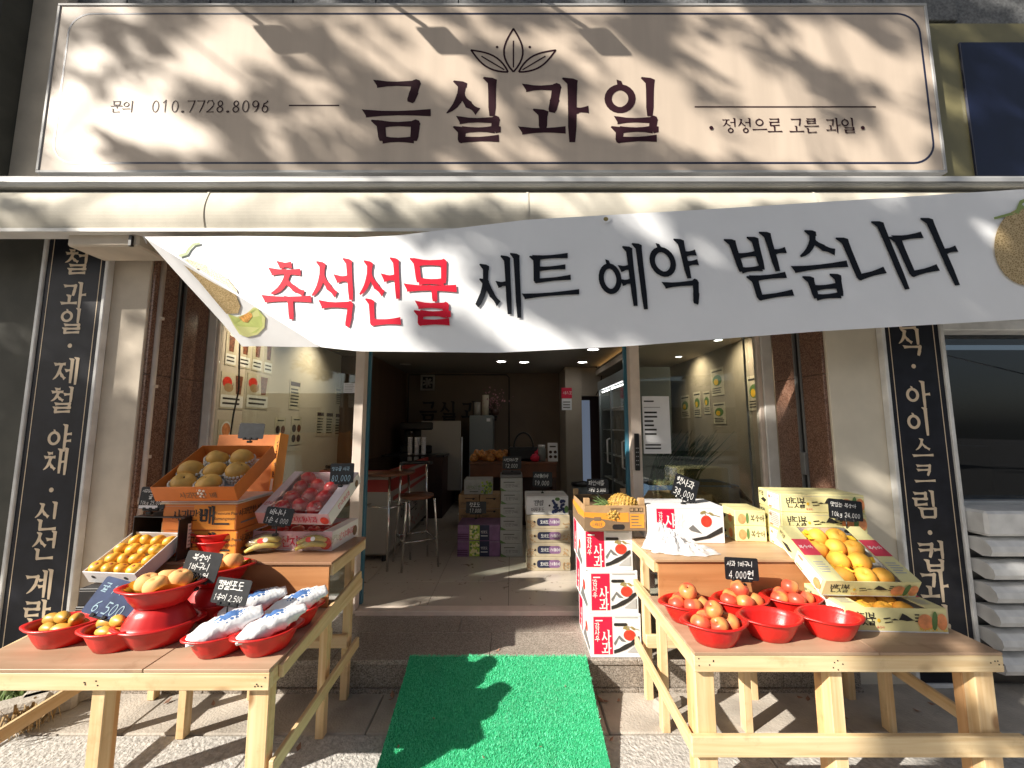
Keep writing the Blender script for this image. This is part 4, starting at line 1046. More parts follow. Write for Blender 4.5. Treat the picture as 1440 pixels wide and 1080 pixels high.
t_ = np.clip((2.43 - by_) / .62, 0, 1); bz_ = (STEP_Z + .006) * (1 - t_) ** 1.15 + .011 + np.array([.006 * mnoise.noise(Vector((a, b, 2.0))) for a, b in zip(bx_ * 3, by_ * 4)])
an = rg.uniform(0, 6.28, N); wd = .0016; hh_ = rg.uniform(.006, .012, N); lx = rg.normal(0, .005, N); ly = rg.normal(0, .005, N)
V = np.zeros((N, 3, 3)); V[:, 0] = np.stack([bx_ - wd * np.cos(an), by_ - wd * np.sin(an), bz_], 1); V[:, 1] = np.stack([bx_ + wd * np.cos(an), by_ + wd * np.sin(an), bz_], 1)
V[:, 2] = np.stack([bx_ + lx, by_ + ly, bz_ + hh_], 1); V -= np.array(mt.location)
me = bpy.data.meshes.new('pile'); me.vertices.add(N * 3); me.vertices.foreach_set('co', V.reshape(-1)); me.loops.add(N * 3); me.loops.foreach_set('vertex_index', np.arange(N * 3))
me.polygons.add(N); me.polygons.foreach_set('loop_start', np.arange(N) * 3); me.update(calc_edges=True); me.materials.append(M['turf'])
pile = inst(me, 'pile', (0, 0, 0), parent=mt); pile['kind'] = 'stuff'

# ================================================================== BASKETS
def basket_mesh(name, m, ax=.118, ay=.088, h=.082):
    pf = [(.60, .0), (.66, .002), (.80, .03), (.92, .062), (.965, .074), (1.0, .078), (1.06, .078), (1.065, .083), (1.0, .086), (.945, .084), (.90, .066), (.77, .032), (.62, .010), (.0001, .010)]
    def fn(q, i):
        e = max(0, abs(math.cos(q)) - .80) / .20
        return 1 + (.12 * e * e if 5 <= i <= 8 else 0) + (.012 * math.sin(q * 18) if i in (2, 3, 10, 11) else 0)
    mb = MB(); mb.lathe([(r, z * h / .082) for r, z in pf], m, 48, ax, ay, fn=fn)
    # moulded ribs on the bottom
    for k in range(-3, 4):
        x = k * ax * .16; y = ay * .6 * math.sqrt(max(.01, 1 - (k * .16 / .62) ** 2))
        mb.bx((x - .0012, -y, .0098), (x + .0012, y, .0118), m)
    return mb.mesh(name)
BASK = basket_mesh('basket', 'red_plastic'); BASKD = basket_mesh('basket', 'red_plastic_dark', .128, .10, .076)
def basket(px, py, z, label, rz=0.0, me=None, group=None, flip=False, pos=None, h=.083, sc=1.0):
    p = pos if pos is not None else on(px, py, z + h); me = me or BASK
    return inst(me, 'basket', (p[0], p[1], z + (h if flip else 0)), (math.pi if flip else 0, 0, rz), sc, None, label, 'basket', group), Vector((p[0], p[1], z))

# ================================================================== FRUIT
def fruit_mesh(name, m, prof, n=18, extra=None, bumpy=0.0, crease=0.0):
    mb = MB(); mb.lathe(prof, m, n, fn=(lambda q, i: 1 + bumpy * math.sin(q * 2 + i * .7) + bumpy * .6 * math.sin(q * 5 + i) - crease * math.exp(-(min(q, 6.2832 - q) / .22) ** 2)) if bumpy else None)
    if extra: extra(mb)
    return mb.mesh(name)
def sph(rx, rz, n=10, dip=.0, low=.0):
    out = []
    for i in range(n + 1):
        a = -math.pi / 2 + math.pi * i / n; r = rx * math.cos(a); z = rz * math.sin(a)
        if a > .9: z -= dip * ((a - .9) / .67) ** 2
        if a < -.9: z += low * ((-a - .9) / .67) ** 2
        out.append((max(r, .00001), z))
    return out
stem = lambda z, l=.012: (lambda mb: mb.tube([(0, 0, z), (.002, .001, z + l)], .0016, 'stem', 5))
APPLE = fruit_mesh('apple', 'apple_pale', sph(.038, .034, 12, .016, .008), 20, stem(.016), .018)
REDAPPLE = fruit_mesh('apple', 'apple_red', sph(.045, .041, 12, .018, .01), 20, stem(.02), .014)
PEAR = fruit_mesh('pear', 'pear', sph(.052, .046, 12, .018, .006), 20, lambda mb: mb.tube([(0, 0, .024), (.002, 0, .036)], .003, 'stem', 5), .012)
PEACH = fruit_mesh('peach', 'peach', sph(.044, .041, 12, .012, .004), 28, None, .012, .07)
PEACHY = fruit_mesh('peach', 'peach_yellow', sph(.043, .044, 12, .014, .006), 28, None, .010, .08)
MANDARIN = fruit_mesh('mandarin', 'mandarin', sph(.031, .025, 10, .005, .003), 18, lambda mb: mb.lathe([(.009, .0195), (.007, .0225), (.0001, .0225)], 'calyx', 6), .01)
MANGO = fruit_mesh('mango', 'mango', [(max(.00001, .024 * math.cos(a) * (1 - .22 * math.sin(a))), .041 * math.sin(a)) for a in [-1.5708 + 3.1416 * i / 12 for i in range(13)]], 16, lambda mb: mb.tube([(0, 0, .040), (.001, 0, .046)], .002, 'stem', 5), .015)
def foam_net():
    mb = MB()
    for k in range(3):
        n = 22; r0 = (.050, .0545, .055)[k]; z = (-.034, -.018, -.002)[k]
        for j in range(n):
            q = 2 * math.pi * (j + .5 * (k % 2)) / n
            mb.box((0, 0, 0), (.010, .006, .012), 'foam', .002, Matrix.Translation((r0 * math.cos(q), r0 * math.sin(q), z)) @ rotz(q + 1.57) @ Matrix.Rotation(.5 * (-1) ** k, 4, 'Y'))
    return mb.mesh('foam_net')
FOAM = foam_net()
def pile_fruit(me, name, base, spots, label, cat, group, rr=.4, sc=1.0):
    out = []; base_label = label
    for (x, y, z), wh in zip(spots, ('left', 'front', 'right', 'rear left', 'rear right', 'top')):
        label = base_label + ', ' + wh
        out.append(inst(me, name, (base[0] + x, base[1] + y, base[2] + z), (R.uniform(-rr, rr), R.uniform(-rr, rr), R.uniform(0, 6.28)), sc * R.uniform(.94, 1.06), None, label, cat, group))
    return out

# ---- baskets on the left table
def mango_basket(px, py, where, rz):
    b, p = basket(px, py, ZL, 'low red plastic basket of yellow mangoes ' + where, rz)
    sp_ = [(-.045, -.02, .062, 1.4, .9), (.02, -.028, .060, 1.5, 1.3), (-.03, .026, .060, 1.5, 1.5), (.042, .022, .062, 1.4, 1.2), (-.012, 0, .096, 1.45, .8), (.048, -.004, .090, 1.3, .4), (-.058, .006, .088, 1.5, 1.2)]
    for wh, (x, y, z, a, q) in zip(('front left', 'front right', 'rear left', 'rear right', 'top middle', 'top right', 'top left'), sp_): inst(MANGO, 'mango', (p.x + x, p.y + y, ZL + z), (a, 0, q + rz), R.uniform(.95, 1.08), None, wh + ' mango in the red basket ' + where, 'mango', 'mangoes in the basket ' + where)
    return p
pA = mango_basket(92, 873, 'at the left end of the left table', .25)
pB = mango_basket(170, 878, 'under the blue slate price card', .3)
def hourglass(px, pz, h1, where, rz):
    p = on(px, pz, ZL + .05)
    basket(0, 0, ZL, 'bottom red basket of the tower ' + where, rz, BASKD, None, False, p, .076, 1.06)
    basket(0, 0, ZL + .073, 'upturned middle red basket of the tower ' + where, rz, BASKD, None, True, p, .076, 1.0)
    z = ZL + .1495
    basket(0, 0, z, 'top peach basket of the tower ' + where, rz, BASKD, None, False, p, .076, 1.04)
    # yellow fruit wrap crumpled in the basket
    mb = MB(); vs = []; nn = 40
    for k in range(nn):
        q = 2 * math.pi * k / nn; r = 1 + .12 * math.sin(q * 7) + R.uniform(-.06, .06)
        vs += [(.075 * math.cos(q), .056 * math.sin(q), .04), (.116 * r * math.cos(q), .09 * r * math.sin(q), .083 + .012 * math.sin(q * 5 + 1) + R.uniform(-.004, .004))]
    fs = [(2 * k, 2 * k + 1, (2 * k + 3) % (2 * nn), (2 * k + 2) % (2 * nn)) for k in range(nn)] + [tuple(2 * k for k in range(nn))]
    mb.add(vs, fs, 'wrap_yellow', True).build('fruit_wrap', None, (p.x, p.y, z), (0, 0, rz), 'crumpled yellow wrap in the peach tower ' + where, 'wrap', fix=False)
    for wh, (x, y, zz) in zip(('left', 'front', 'right', 'rear'), ((-.055, -.01, .082), (.008, -.042, .082), (.062, .008, .092), (-.012, .035, .084))):
        inst(PEACH, 'peach', (p.x + x, p.y + y, z + zz), (R.uniform(-.4, .4), R.uniform(-.3, .3), R.uniform(0, 6)), 1.02, None, wh + ' peach atop the tower ' + where, 'peach', 'peaches on the tower ' + where)
    return p, z
h1, hz1 = hourglass(224, 884, 0, 'at the left table front', .35)
h2, hz2 = hourglass(303, 851, 0, 'behind the 8,900 card', .3)
# ---- grapes in printed paper bags
def paper_bag_mesh():
    mb = MB(); n, k = 20, 22; vs = []
    for i in range(k + 1):
        t = i / k; w = .033 + .017 * math.sin(math.pi * min(1, t * .95 + .05)) ** .7; h = w * .82 * (math.sin(math.pi * (t * .90 + .05)) ** .55)
        h = max(h, .004)
        for j in range(n):
            q = 2 * math.pi * j / n; x = -.12 + .25 * t; p = Vector((x, w * math.cos(q), h * math.sin(q)))
            d = mnoise.noise(p * 38) * .007 + mnoise.noise(p * 90 + Vector((3, 1, 2))) * .004
            p.y += d * .8; p.z += d + abs(mnoise.noise(p * 60)) * .004; vs.append(p)
    fs = [(i * n + j, i * n + (j + 1) % n, (i + 1) * n + (j + 1) % n, (i + 1) * n + j) for i in range(k) for j in range(n)] + [tuple(range(n)), tuple(k * n + j for j in range(n))]
    mb.add(vs, fs, 'grape_bag', True); return mb.mesh('grape_bag')
GBAG = [paper_bag_mesh()]
for px, py, rz, where, tilt in ((313, 884, .62, 'nearest the green mat front corner', -.22), (378, 882, .66, 'at the right front of the left table', -.26), (352, 852, .6, 'just behind the slate price card', -.2), (413, 852, .62, 'against the right end of the riser board', -.24)):
    b, p = basket(px, py, ZL, 'red grape bag basket ' + where, rz, sc=.93)
    inst(GBAG[0], 'grape_bag', (p.x + .008, p.y, ZL + .094), (R.uniform(-.15, .15), tilt, rz), R.uniform(.97, 1.05), None, 'paper grape bag with blue print ' + where, 'grape bag')

# ---- carton helper: a closed box with print on its faces
def carton(name, label, loc, w, d, h, rz, m, front=None, side=None, top=None, left=None, group=None, cat='box', rot=None):
    o = thing(name, label, cat, loc, rot or (0, 0, rz), group)
    MB().box((0, 0, h / 2), (w, d, h), m, .003).build('carton', o)
    MB().bx((-w / 2 + .002, -.0015, h - .0005), (w / 2 - .002, .0015, h + .0006), 'ink_grey').bx((-w / 2 + .002, -d / 2 - .0004, h - .012), (w / 2 - .002, -d / 2 + .001, h - .0105), 'ink_light').build('flap_seam', o)
    for nm, fn, W_, fm in (('front_print', front, w, lambda x, y, f: Vector((x - w / 2, -d / 2 - f, y))), ('side_print', side, d, lambda x, y, f: Vector((w / 2 + f, -d / 2 + x, y))),
                          ('left_print', left, d, lambda x, y, f: Vector((-w / 2 - f, d / 2 - x, y)))):
        if fn: A = Art(fm); fn(A, W_, h); A.build(nm, o)
    if top: A = Art(lambda x, y, f: Vector((x - w / 2, -d / 2 + y, h + f))); top(A, w, d); A.build('top_print', o)
    return o
def tray(name, label, loc, w, d, h, rot, m_out, m_in, front=None, left=None, right=None, flaps=None, group=None, lip=0.0, rim=None, th=.004):
    """an open shallow box; y runs from its front edge backwards"""
    o = thing(name, label, 'box', loc, rot, group)
    MB().bx((-w / 2, 0, 0), (w / 2, d, .004), m_in).build('base_board', o)
    for nm, a, b in (('front_panel', (-w / 2, 0, .0041), (w / 2, th, h)), ('back_panel', (-w / 2, d - th, .0041), (w / 2, d, h)), ('side_panel', (-w / 2, th + .0002, .0041), (-w / 2 + th, d - th - .0002, h)), ('side_panel', (w / 2 - th, th + .0002, .0041), (w / 2, d - th - .0002, h))):
        mb = MB().bx(a, b, m_out, .001)
        ps = mb.build(nm, o)
    # inner lining
    mb = MB(); e = th + .0012
    mb.add([(-w / 2 + e, e, .006), (w / 2 - e, e, .006), (w / 2 - e, d - e, .006), (-w / 2 + e, d - e, .006), (-w / 2 + e, e, h - .004), (w / 2 - e, e, h - .004), (w / 2 - e, d - e, h - .004), (-w / 2 + e, d - e, h - .004)],
           [(0, 1, 2, 3), (0, 1, 5, 4), (1, 2, 6, 5), (2, 3, 7, 6), (3, 0, 4, 7)], m_in); mb.build('lining', o, fix=False)
    if flaps:
        fw, fm = flaps
        MB().bx((-w / 2, 0, h + .0005), (-w / 2 + fw, d, h + .003), fm, .001).build('top_flap', o); MB().bx((w / 2 - fw, 0, h + .0005), (w / 2, d, h + .003), fm, .001).build('top_flap', o)
    for nm, fn, W_, fmap in (('front_print', front, w, lambda x, y, f: Vector((x - w / 2, -f, y))), ('left_print', left, d, lambda x, y, f: Vector((-w / 2 - f, d - x, y))), ('right_print', right, d, lambda x, y, f: Vector((w / 2 + f, x, y)))):
        if fn: A = Art(fmap); fn(A, W_, h); A.build(nm, o)
    return o
def in_frame(o, x, y, z): return Matrix.Translation(o.location) @ o.rotation_euler.to_matrix().to_4x4() @ Vector((x, y, z))
ORD = ('front', 'second', 'third', 'fourth', 'fifth')
def place_names(spots):
    ys_ = sorted(set(round(p[1], 3) for p in spots)); rows = []
    for y in ys_:
        if rows and y - rows[-1][0] < .035: rows[-1].append(y)
        else: rows.append([y])
    rw = lambda p: next(i for i, r_ in enumerate(rows) if round(p[1], 3) in r_)
    out = []
    for p in spots:
        mates = sorted(q[0] for q in spots if rw(q) == rw(p)); k = mates.index(p[0]); n = len(mates)
        col = {1: ('only',), 2: ('left', 'right'), 3: ('left', 'middle', 'right'), 4: ('leftmost', 'second', 'third', 'rightmost')}[n][k]
        out.append((('back' if rw(p) == len(rows) - 1 else ORD[rw(p)]) + ' row ' + col))
    return out
def fruit_in(tr, me, name, spots, label, cat, group, rr=.35, sc=1.0):
    out = []; pn = iter(place_names(spots)); base_label = label
    for x, y, z in spots:
        label = base_label + ', ' + next(pn)
        q = in_frame(tr, x, y, z)
        out.append(inst(me, name, q, (tr.rotation_euler.x + R.uniform(-rr, rr), R.uniform(-rr, rr), R.uniform(0, 6.28)), sc * R.uniform(.95, 1.05), None, label, cat, group))
    return out

# ---- price cards
def price_card(loc, w, h, lines, label, rz=0.0, roll=0.0, tilt=-.16, stem_=.03, m='slate', ink='chalk', strip=False, size=None):
    o = thing('price_card', label, 'price card', loc, (0, 0, rz))
    Xf = Matrix.Translation((0, 0, stem_)) @ Matrix.Rotation(roll, 4, 'Y') @ Matrix.Rotation(tilt, 4, 'X')
    mb = MB(); r = .008; p = []
    for cx, cy, a in ((w / 2 - r, r, -90), (w / 2 - r, h - r, 0), (-w / 2 + r, h - r, 90), (-w / 2 + r, r, 180)):
        for i in range(4): q = rad(a + i * 30); p.append((cx + r * math.cos(q), cy + r * math.sin(q)))
    k = len(p); mb.add([Xf @ Vector((x, -.0015, y)) for x, y in p] + [Xf @ Vector((x, .0015, y)) for x, y in p], [tuple(range(k)), tuple(range(2 * k - 1, k - 1, -1))] + [(i, (i + 1) % k, k + (i + 1) % k, k + i) for i in range(k)], m)
    mb.build('card', o)
    A = Art(lambda x, y, f: Xf @ Vector((x - w / 2, -.0016 - f, y)), base=.0004)
    n = max(1, len(lines)); lh = h * (.92 if not strip else .78) / n
    for i, t in enumerate(lines):
        u = sum(.52 if c in NUM and c not in ',.' else (.35 if c in ' ,.' else 1.0) for c in t) * 1.0
        s_ = min(lh * .8, w * .88 / max(1, u)); s_ = max(s_, lh * .42)
        y = h - (h * .05) - (i + 1) * lh + (lh - s_) / 2
        A.text(t, w * .06 + max(0, (w * .88 - u * s_) * .5) * .8, y, s_, ink, asp=.82, adv=1.03, vw=.11, hw=.095, jit=.035, serif=0, shear=.10)
    if strip: A.rect(w * .04, h * .03, w * .72, h * .14, 'paper')
    if lines: A.build('lettering', o)
    mb = MB(); mb.tube([(0, 0, 0), (0, 0, stem_)], .0035, 'black_plastic', 8)
    for e in (-.3, 0, .3): mb.box((0, 0, 0), (.016, .010, .014), 'black_plastic', .002, Xf @ Matrix.Translation((w * e * .8, -.001, .001)))
    mb.box((0, 0, 0), (w * .6, .008, .008), 'black_plastic', .002, Xf @ Matrix.Translation((0, 0, -.004)))
    mb.box((0, -.006, .002), (.026, .022, .014), 'black_plastic', .003); mb.build('clip', o)
    return o
def card_px(px, pyb, d, wp, hp, lines, label, **k):
    st_ = k.pop('stem_', .03); p = at(px, pyb, d); kk = d / FOC / 1.02
    return price_card((p.x, p.y, p.z - st_), wp * kk, hp * kk, lines, label, stem_=st_, **k)
card_px(146, 869, 1.70, 62, 46, ['귤 1바구니', '6,500'], 'blue slate price card reading 6,500 clipped to the mango basket', rz=.1, roll=.30, tilt=-.5, stem_=.035, m='slate_blue', ink='chalk_blue')
card_px(276, 818, 1.79, 48, 38, ['복숭아', '1바구니', '8,900원'], 'slate price card reading 8,900 before the rear peach tower', rz=.05, roll=.12, tilt=-.25)
card_px(320, 850, 1.74, 50, 32, ['캠벨포도', '1송이 2,500'], 'slate price card reading 2,500 above the bagged grapes', rz=-.05, roll=.10, tilt=-.25, stem_=.045)

# ---- black and white mandarin boxes at the far left
kb = on(172, 872, ZL); bz = ZL
def black_front(A, w, h): A.bars(w * .30, h * .42, w * .42, h * .22, 1, 'ink_light', 0); A.text('제주감귤', w * .34, h * .36, h * .3, 'chalk', vw=.1, hw=.1); A.ell(w * .12, h * .5, .008, .008, 'ink'); A.ell(w * .88, h * .5, .008, .008, 'ink')
carton('fruit_carton', 'lower flat black carton under the tilted mandarin box', (-1.72, 1.985, ZL), .48, .20, .077, .02, 'black_card', black_front)
carton('fruit_carton', 'upper flat black carton directly beneath the white mandarin box', (-1.715, 1.99, ZL + .078), .48, .20, .076, .03, 'black_card', black_front)
mt_ = tray('fruit_tray', 'white open box of mandarins tilted on black cartons', (-1.838, 1.93, ZL + .160), .27, .25, .066, (rad(30), 0, rad(-6)), 'white_card', 'white_card',
           front=lambda A, w, h: (A.ell(w * .16, h * .55, .009, .009, 'ink'), A.ell(w * .78, h * .55, .009, .009, 'ink')))
sp_ = []
for j in range(4):
    for i in range(4): sp_.append((-.098 + i * .063 + (.012 if j % 2 else -.006), .038 + j * .057, .044 + R.uniform(0, .012)))
fruit_in(mt_, MANDARIN, 'mandarin', sp_, 'mandarin in the tilted white box', 'mandarin', 'mandarins in the white box', .5, 1.02)
# open black box standing behind them, tan inside
ob = thing('fruit_carton', 'black carton standing on end with its tan inside showing', 'box', (-1.765, 2.19, ZU + .0), (0, 0, rad(-6)))
for nm, a, b, m in (('side_panel', (-.17, -.1, 0), (-.165, .1, .20), 'black_card'), ('side_panel', (.115, -.13, -.0), (.12, .1, .20), 'black_card'), ('back_panel', (-.165, .095, 0), (.115, .1, .20), 'tan_card'), ('top_panel', (-.17, -.1, .2005), (.12, .1, .205), 'black_card'), ('inner_flap', (-.05, -.06, .004), (.112, -.056, .17), 'tan_card'), ('base_panel', (-.164, -.1, 0), (.114, .094, .004), 'tan_card')):
    MB().bx(a, b, m, .001).build(nm, ob)
A = Art(lambda x, y, f: Vector((.12 + f, -.13 + x, y))); A.rect(.05, .05, .10, .12, 'white_print'); A.bars(.055, .055, .09, .11, 6, 'ink_light'); A.build('side_print', ob)
card_px(212, 716, 2.11, 35, 30, ['새콤달콤 맛있는', '귤', '10kg 25,000'], 'black price card reading 25,000 on the upended black carton', rz=.05, roll=.03, tilt=-.1, stem_=.02, strip=True)

# ---- pears
def pear_front(A, w, h):
    A.rect(w * .42, h * .04, w * .56, h * .92, 'orange_print'); A.text('사과만한', w * .14, h * .36, h * .40, 'ink', vw=.13, hw=.1, asp=.8)
    A.text('배', w * .52, h * .22, h * .66, 'ink', vw=.17, hw=.13, asp=.8); latin(A, 'Premium Pears', w * .70, h * .60, h * .17, 'ink'); latin(A, 'Samangmam', w * .70, h * .40, h * .17, 'ink'); A.rect(w * .71, h * .22, w * .2, h * .07, 'ink')
def pear_side(A, w, h): A.text('사과만한 배', w * .06, h * .5, h * .26, 'ink', vw=.13, hw=.1); A.rect(w * .1, h * .22, w * .4, h * .06, 'ink_grey')
carton('pear_carton', 'bottom orange pear carton on the upper shelf of the left table', (-1.605, 2.27, ZU), .385, .30, .132, 0, 'orange_card', pear_front, pear_side)
carton('pear_carton', 'upper orange pear carton with Premium Pears print under the tilted pear box', (-1.61, 2.265, ZU + .133), .385, .30, .132, -.01, 'orange_card', pear_front, pear_side)
lidz = ZU + .266
MB().bx((-.20, -.16, 0), (.20, .16, .009), 'paper_cream', .002).bx((-.195, -.155, .0095), (.195, .155, .016), 'white_card', .002).build('cardboard_sheet', None, (-1.61, 2.26, lidz), label='flat pale cardboard sheet between the tilted pear box and orange cartons', cat='cardboard sheet')
pt_ = tray('pear_tray', 'tilted open orange box of brown pears on white paper', (-1.59, 2.06, lidz + .025), .40, .39, .085, (rad(29), 0, rad(3)), 'orange_card', 'orange_card',
           front=lambda A, w, h: A.text('사과만한 배', w * .32, h * .2, h * .4, 'kraft_dark', vw=.13, hw=.1))
MB().bx((-.165, .03, .0075), (.165, .36, .012), 'paper', .001).build('paper_liner', pt_)
ps_ = [(-.095, .07, .058), (.035, .062, .058), (-.128, .175, .058), (.0, .170, .06), (.122, .165, .058), (-.06, .290, .058), (.075, .290, .058)]
fruit_in(pt_, PEAR, 'pear', ps_, 'brown pear in the tilted orange box', 'pear', 'pears in the tilted orange box', .25, 1.12)
for (x, y, z), wh in zip(ps_, place_names(ps_)):
    q = in_frame(pt_, x, y, z); inst(FOAM, 'foam_net', q, (rad(24), 0, R.uniform(0, 1)), 1.12, None, 'white foam net round the pear, ' + wh, 'foam net', 'foam nets in the tilted orange box')
sl_ = thing('open_carton', 'orange printed carton half standing on edge behind the tilted pear box', 'carton', (-1.64, 2.52, lidz - .05), (rad(-8), 0, 0))
MB().bx((-.24, 0, 0), (.20, .006, .40), 'orange_card', .001).build('lid_panel', sl_); MB().bx((.2005, -.09, .0), (.206, .006, .40), 'orange_print', .001).build('lid_edge', sl_)
MB().bx((.13, -.008, .05), (.1995, -.0005, .395), 'orange_print', .001).build('lid_rim', sl_)
A = Art(lambda x, y, f: Vector((x, -.008 - f, y))); A.text('사과만한배', .145, .385, .05, 'ink', down=True, adv=1.05, vw=.13, hw=.1); A.rect(.14, .055, .05, .07, 'white_print'); A.build('lid_print', sl_)
card_px(352, 617, 2.45, 34, 22, [], 'blank slate price card standing behind the tilted pear box', rz=.1, roll=.03, tilt=-.1, stem_=.02)

# ---- apples under film
def pink_front(A, w, h): A.text('산지대사과', w * .42, h * .18, h * .55, 'crimson', vw=.14, hw=.11, asp=.85); A.ell(w * .18, h * .4, h * .35, h * .33, 'crimson', 14); A.ell(w * .33, h * .36, h * .33, h * .3, 'tomato', 14); A.ell(w * .93, h * .4, h * .34, h * .34, 'tomato', 14)
def pink_side(A, w, h): A.rect(0, 0, w, h, 'white_print'); A.text('산지대사과', w * .25, h * .3, h * .4, 'crimson', vw=.13, hw=.1); A.ell(w * .86, h * .4, h * .3, h * .3, 'kraft_dark', 12)
lt_ = tray('apple_tray', 'lower pink box of red apples standing on the upper shelf', (-1.21, 2.235, ZU), .48, .32, .098, (0, 0, rad(-3)), 'pink_card', 'pink_white', pink_front, None, pink_side, (.05, 'pink_white'))
ap_ = [(-.145 + i * .097, .065 + j * .096, .054) for i in range(4) for j in range(3)]
fruit_in(lt_, REDAPPLE, 'apple', ap_, 'red apple in the lower pink box', 'apple', 'apples in the lower pink box', .3, .92)
ut_ = tray('apple_tray', 'upper pink box of film wrapped red apples tilted towards the street', (-1.165, 2.20, ZU + .145), .41, .37, .07, (rad(29), 0, rad(-5)), 'pink_card', 'pink_white', pink_front, None, pink_side, (.055, 'pink_white'))
ap2 = [(-.095 + i * .095, .065 + j * .088 + (.02 if i == 1 else 0), .05) for i in range(3) for j in range(4) if not (j == 3 and i == 1)]
fruit_in(ut_, REDAPPLE, 'apple', ap2, 'filmed red apple in the tilted pink box', 'apple', 'apples in the tilted pink box', .5, 1.0)
mb = MB(); vs = []; n = 14
for i in range(n + 1):
    for j in range(n + 1):
        x = -.155 + .31 * i / n; y = .012 + .345 * j / n; z = .079 + .010 * math.sin(i / n * math.pi * 3) ** 2 * math.sin(j / n * math.pi * 4) ** 2 + R.uniform(-.001, .001); vs.append((x, y, z))
mb.add(vs, [(i * (n + 1) + j, (i + 1) * (n + 1) + j, (i + 1) * (n + 1) + j + 1, i * (n + 1) + j + 1) for i in range(n) for j in range(n)], 'cling', True); mb.build('cling_film', ut_, fix=False)
A = Art(lambda x, y, f: Vector((x, y, .0745 + f)))
for x, y in ((-.128, .05), (.128, .05), (-.128, .33), (.128, .33)): A.ell(x, y, .013, .013, 'tomato', 14); A.ell(x, y, .007, .007, 'pink_white', 10)
A.text('산지대사과', -.197, .06, .028, 'crimson', vw=.12, hw=.1); A.build('flap_print', ut_)
card_px(480, 679, 2.36, 34, 27, ['청송꿀 사과', '80,000'], 'slate price card reading 80,000 at the corner of the tilted apple box', rz=-.05, roll=-.02, tilt=-.1, stem_=.02, ink='chalk_blue')
card_px(389, 738, 2.12, 38, 23, ['바나나', '1손 4,000'], 'slate price card reading 4,000 behind the bagged bananas', rz=.05, roll=.12, tilt=-.2, stem_=.05)
# two nested baskets with two mandarins on the upper shelf
bp = on(308, 765, ZU + .05)
basket(0, 0, ZU, 'lower of two nested red baskets beside the pear cartons', .2, BASK, None, False, bp, sc=.92); basket(0, 0, ZU + .035, 'upper nested red basket holding two golden mandarins', .25, BASK, None, False, bp, sc=.95)
for x in (-.028, .035): inst(MANDARIN, 'mandarin', (bp.x + x, bp.y + .005, ZU + .105), (.2, .1, x * 90), 1.1, None, ('left' if x < 0 else 'right') + ' golden mandarin in the nested red baskets', 'mandarin', 'mandarins in the nested baskets')
# bagged small bananas
def bananas(px, py, label, seed, rz):
    rr = random.Random(seed); p = on(px, py, ZU + .02); o = thing('bagged_bananas', label, 'bananas', (p.x, p.y, ZU), (0, 0, rz))
    for k in range(9):
        mb = MB(); a = (k % 5 - 2) * .34; zz = .022 + (.027 if k >= 5 else 0); pts = []; rs = []
        for i in range(8):
            t = i / 7; yk = (k % 5 - (2 if k < 5 else 1.5)) * .024
            pts.append((-.078 + .145 * t, yk * (1.15 - .65 * t), zz - .004 + .018 * math.sin(math.pi * t) + .012 * t)); rs.append(.0155 * (.40 + .60 * math.sin(math.pi * min(1, max(0, .12 + t * .80)))))
        mb.tube(pts, rs, 'banana', 7); mb.tube([pts[0], Vector(pts[0]) + Vector((-.006, 0, -.001))], .0045, 'banana_tip', 5); mb.build('banana', o)
    mb = MB(); vs = []; nu, nv = 22, 12
    for j in range(nv + 1):
        b = math.pi * j / nv
        for i in range(nu):
            q = 2 * math.pi * i / nu; v = Vector((.098 * math.sin(b) * math.cos(q), .075 * math.sin(b) * math.sin(q), .048 - .047 * math.cos(b)))
            v *= 1 + .10 * mnoise.noise(v * 40 + Vector((seed, 0, 0))); v.z = max(v.z, .0015); vs.append(v)
    mb.add(vs, [(j * nu + i, j * nu + (i + 1) % nu, (j + 1) * nu + (i + 1) % nu, (j + 1) * nu + i) for j in range(nv) for i in range(nu)], 'bag_film', True)
    mb.tube([(.085, 0, .06), (.11, .01, .075), (.128, .0, .068)], [.012, .006, .015], 'bag_film', 8); mb.build('plastic_bag', o)
    A = Art(lambda x, y, f: Vector((x, -.078 + y * .3, .045 + y * .9 + f))); A.ell(.0, .03, .018, .014, 'tomato', 12); A.ell(.022, .034, .013, .012, 'white_print', 12); A.build('sticker', o)
bananas(374, 770, 'clear bag of small yellow bananas in front of the lower pink box', 1, .15)
bananas(444, 768, 'clear bag of small bananas nearest the right end of the shelf', 2, -.1)

# ================================================================== RIGHT TABLE
def apple_basket(px, py, where, seed):
    b, p = basket(px, py, ZL, 'red basket heaped with blushed apples ' + where, R.uniform(-.1, .1))
    s = [(-.058, -.008, .074), (.004, -.034, .076), (.060, -.006, .074), (-.022, .036, .076), (.040, .036, .076), (.0, .0, .125)]
    pile_fruit(APPLE, 'apple', (p.x, p.y, ZL), s, 'apple in the basket ' + where, 'apple', 'apples in the basket ' + where, .7, 1.0)
    return p
apple_basket(968, 845, 'at the back left of the right table', 1)
a2 = apple_basket(1041, 841, 'below the 4,000 price card', 2)
apple_basket(1112, 838, 'beside the tilted peach box', 3)
apple_basket(1004, 872, 'at the front left of the right table', 4)
basket(1082, 866, ZL, 'empty red basket in the middle of the front row', .02); basket(1166, 864, ZL, 'empty red basket nearest the lower peach box', -.03)
card_px(1044, 816, 1.97, 46, 29, ['사과 1바구니', '4,000원'], 'black price card reading 4,000 over the apple baskets', roll=.05, tilt=-.12, stem_=.02)
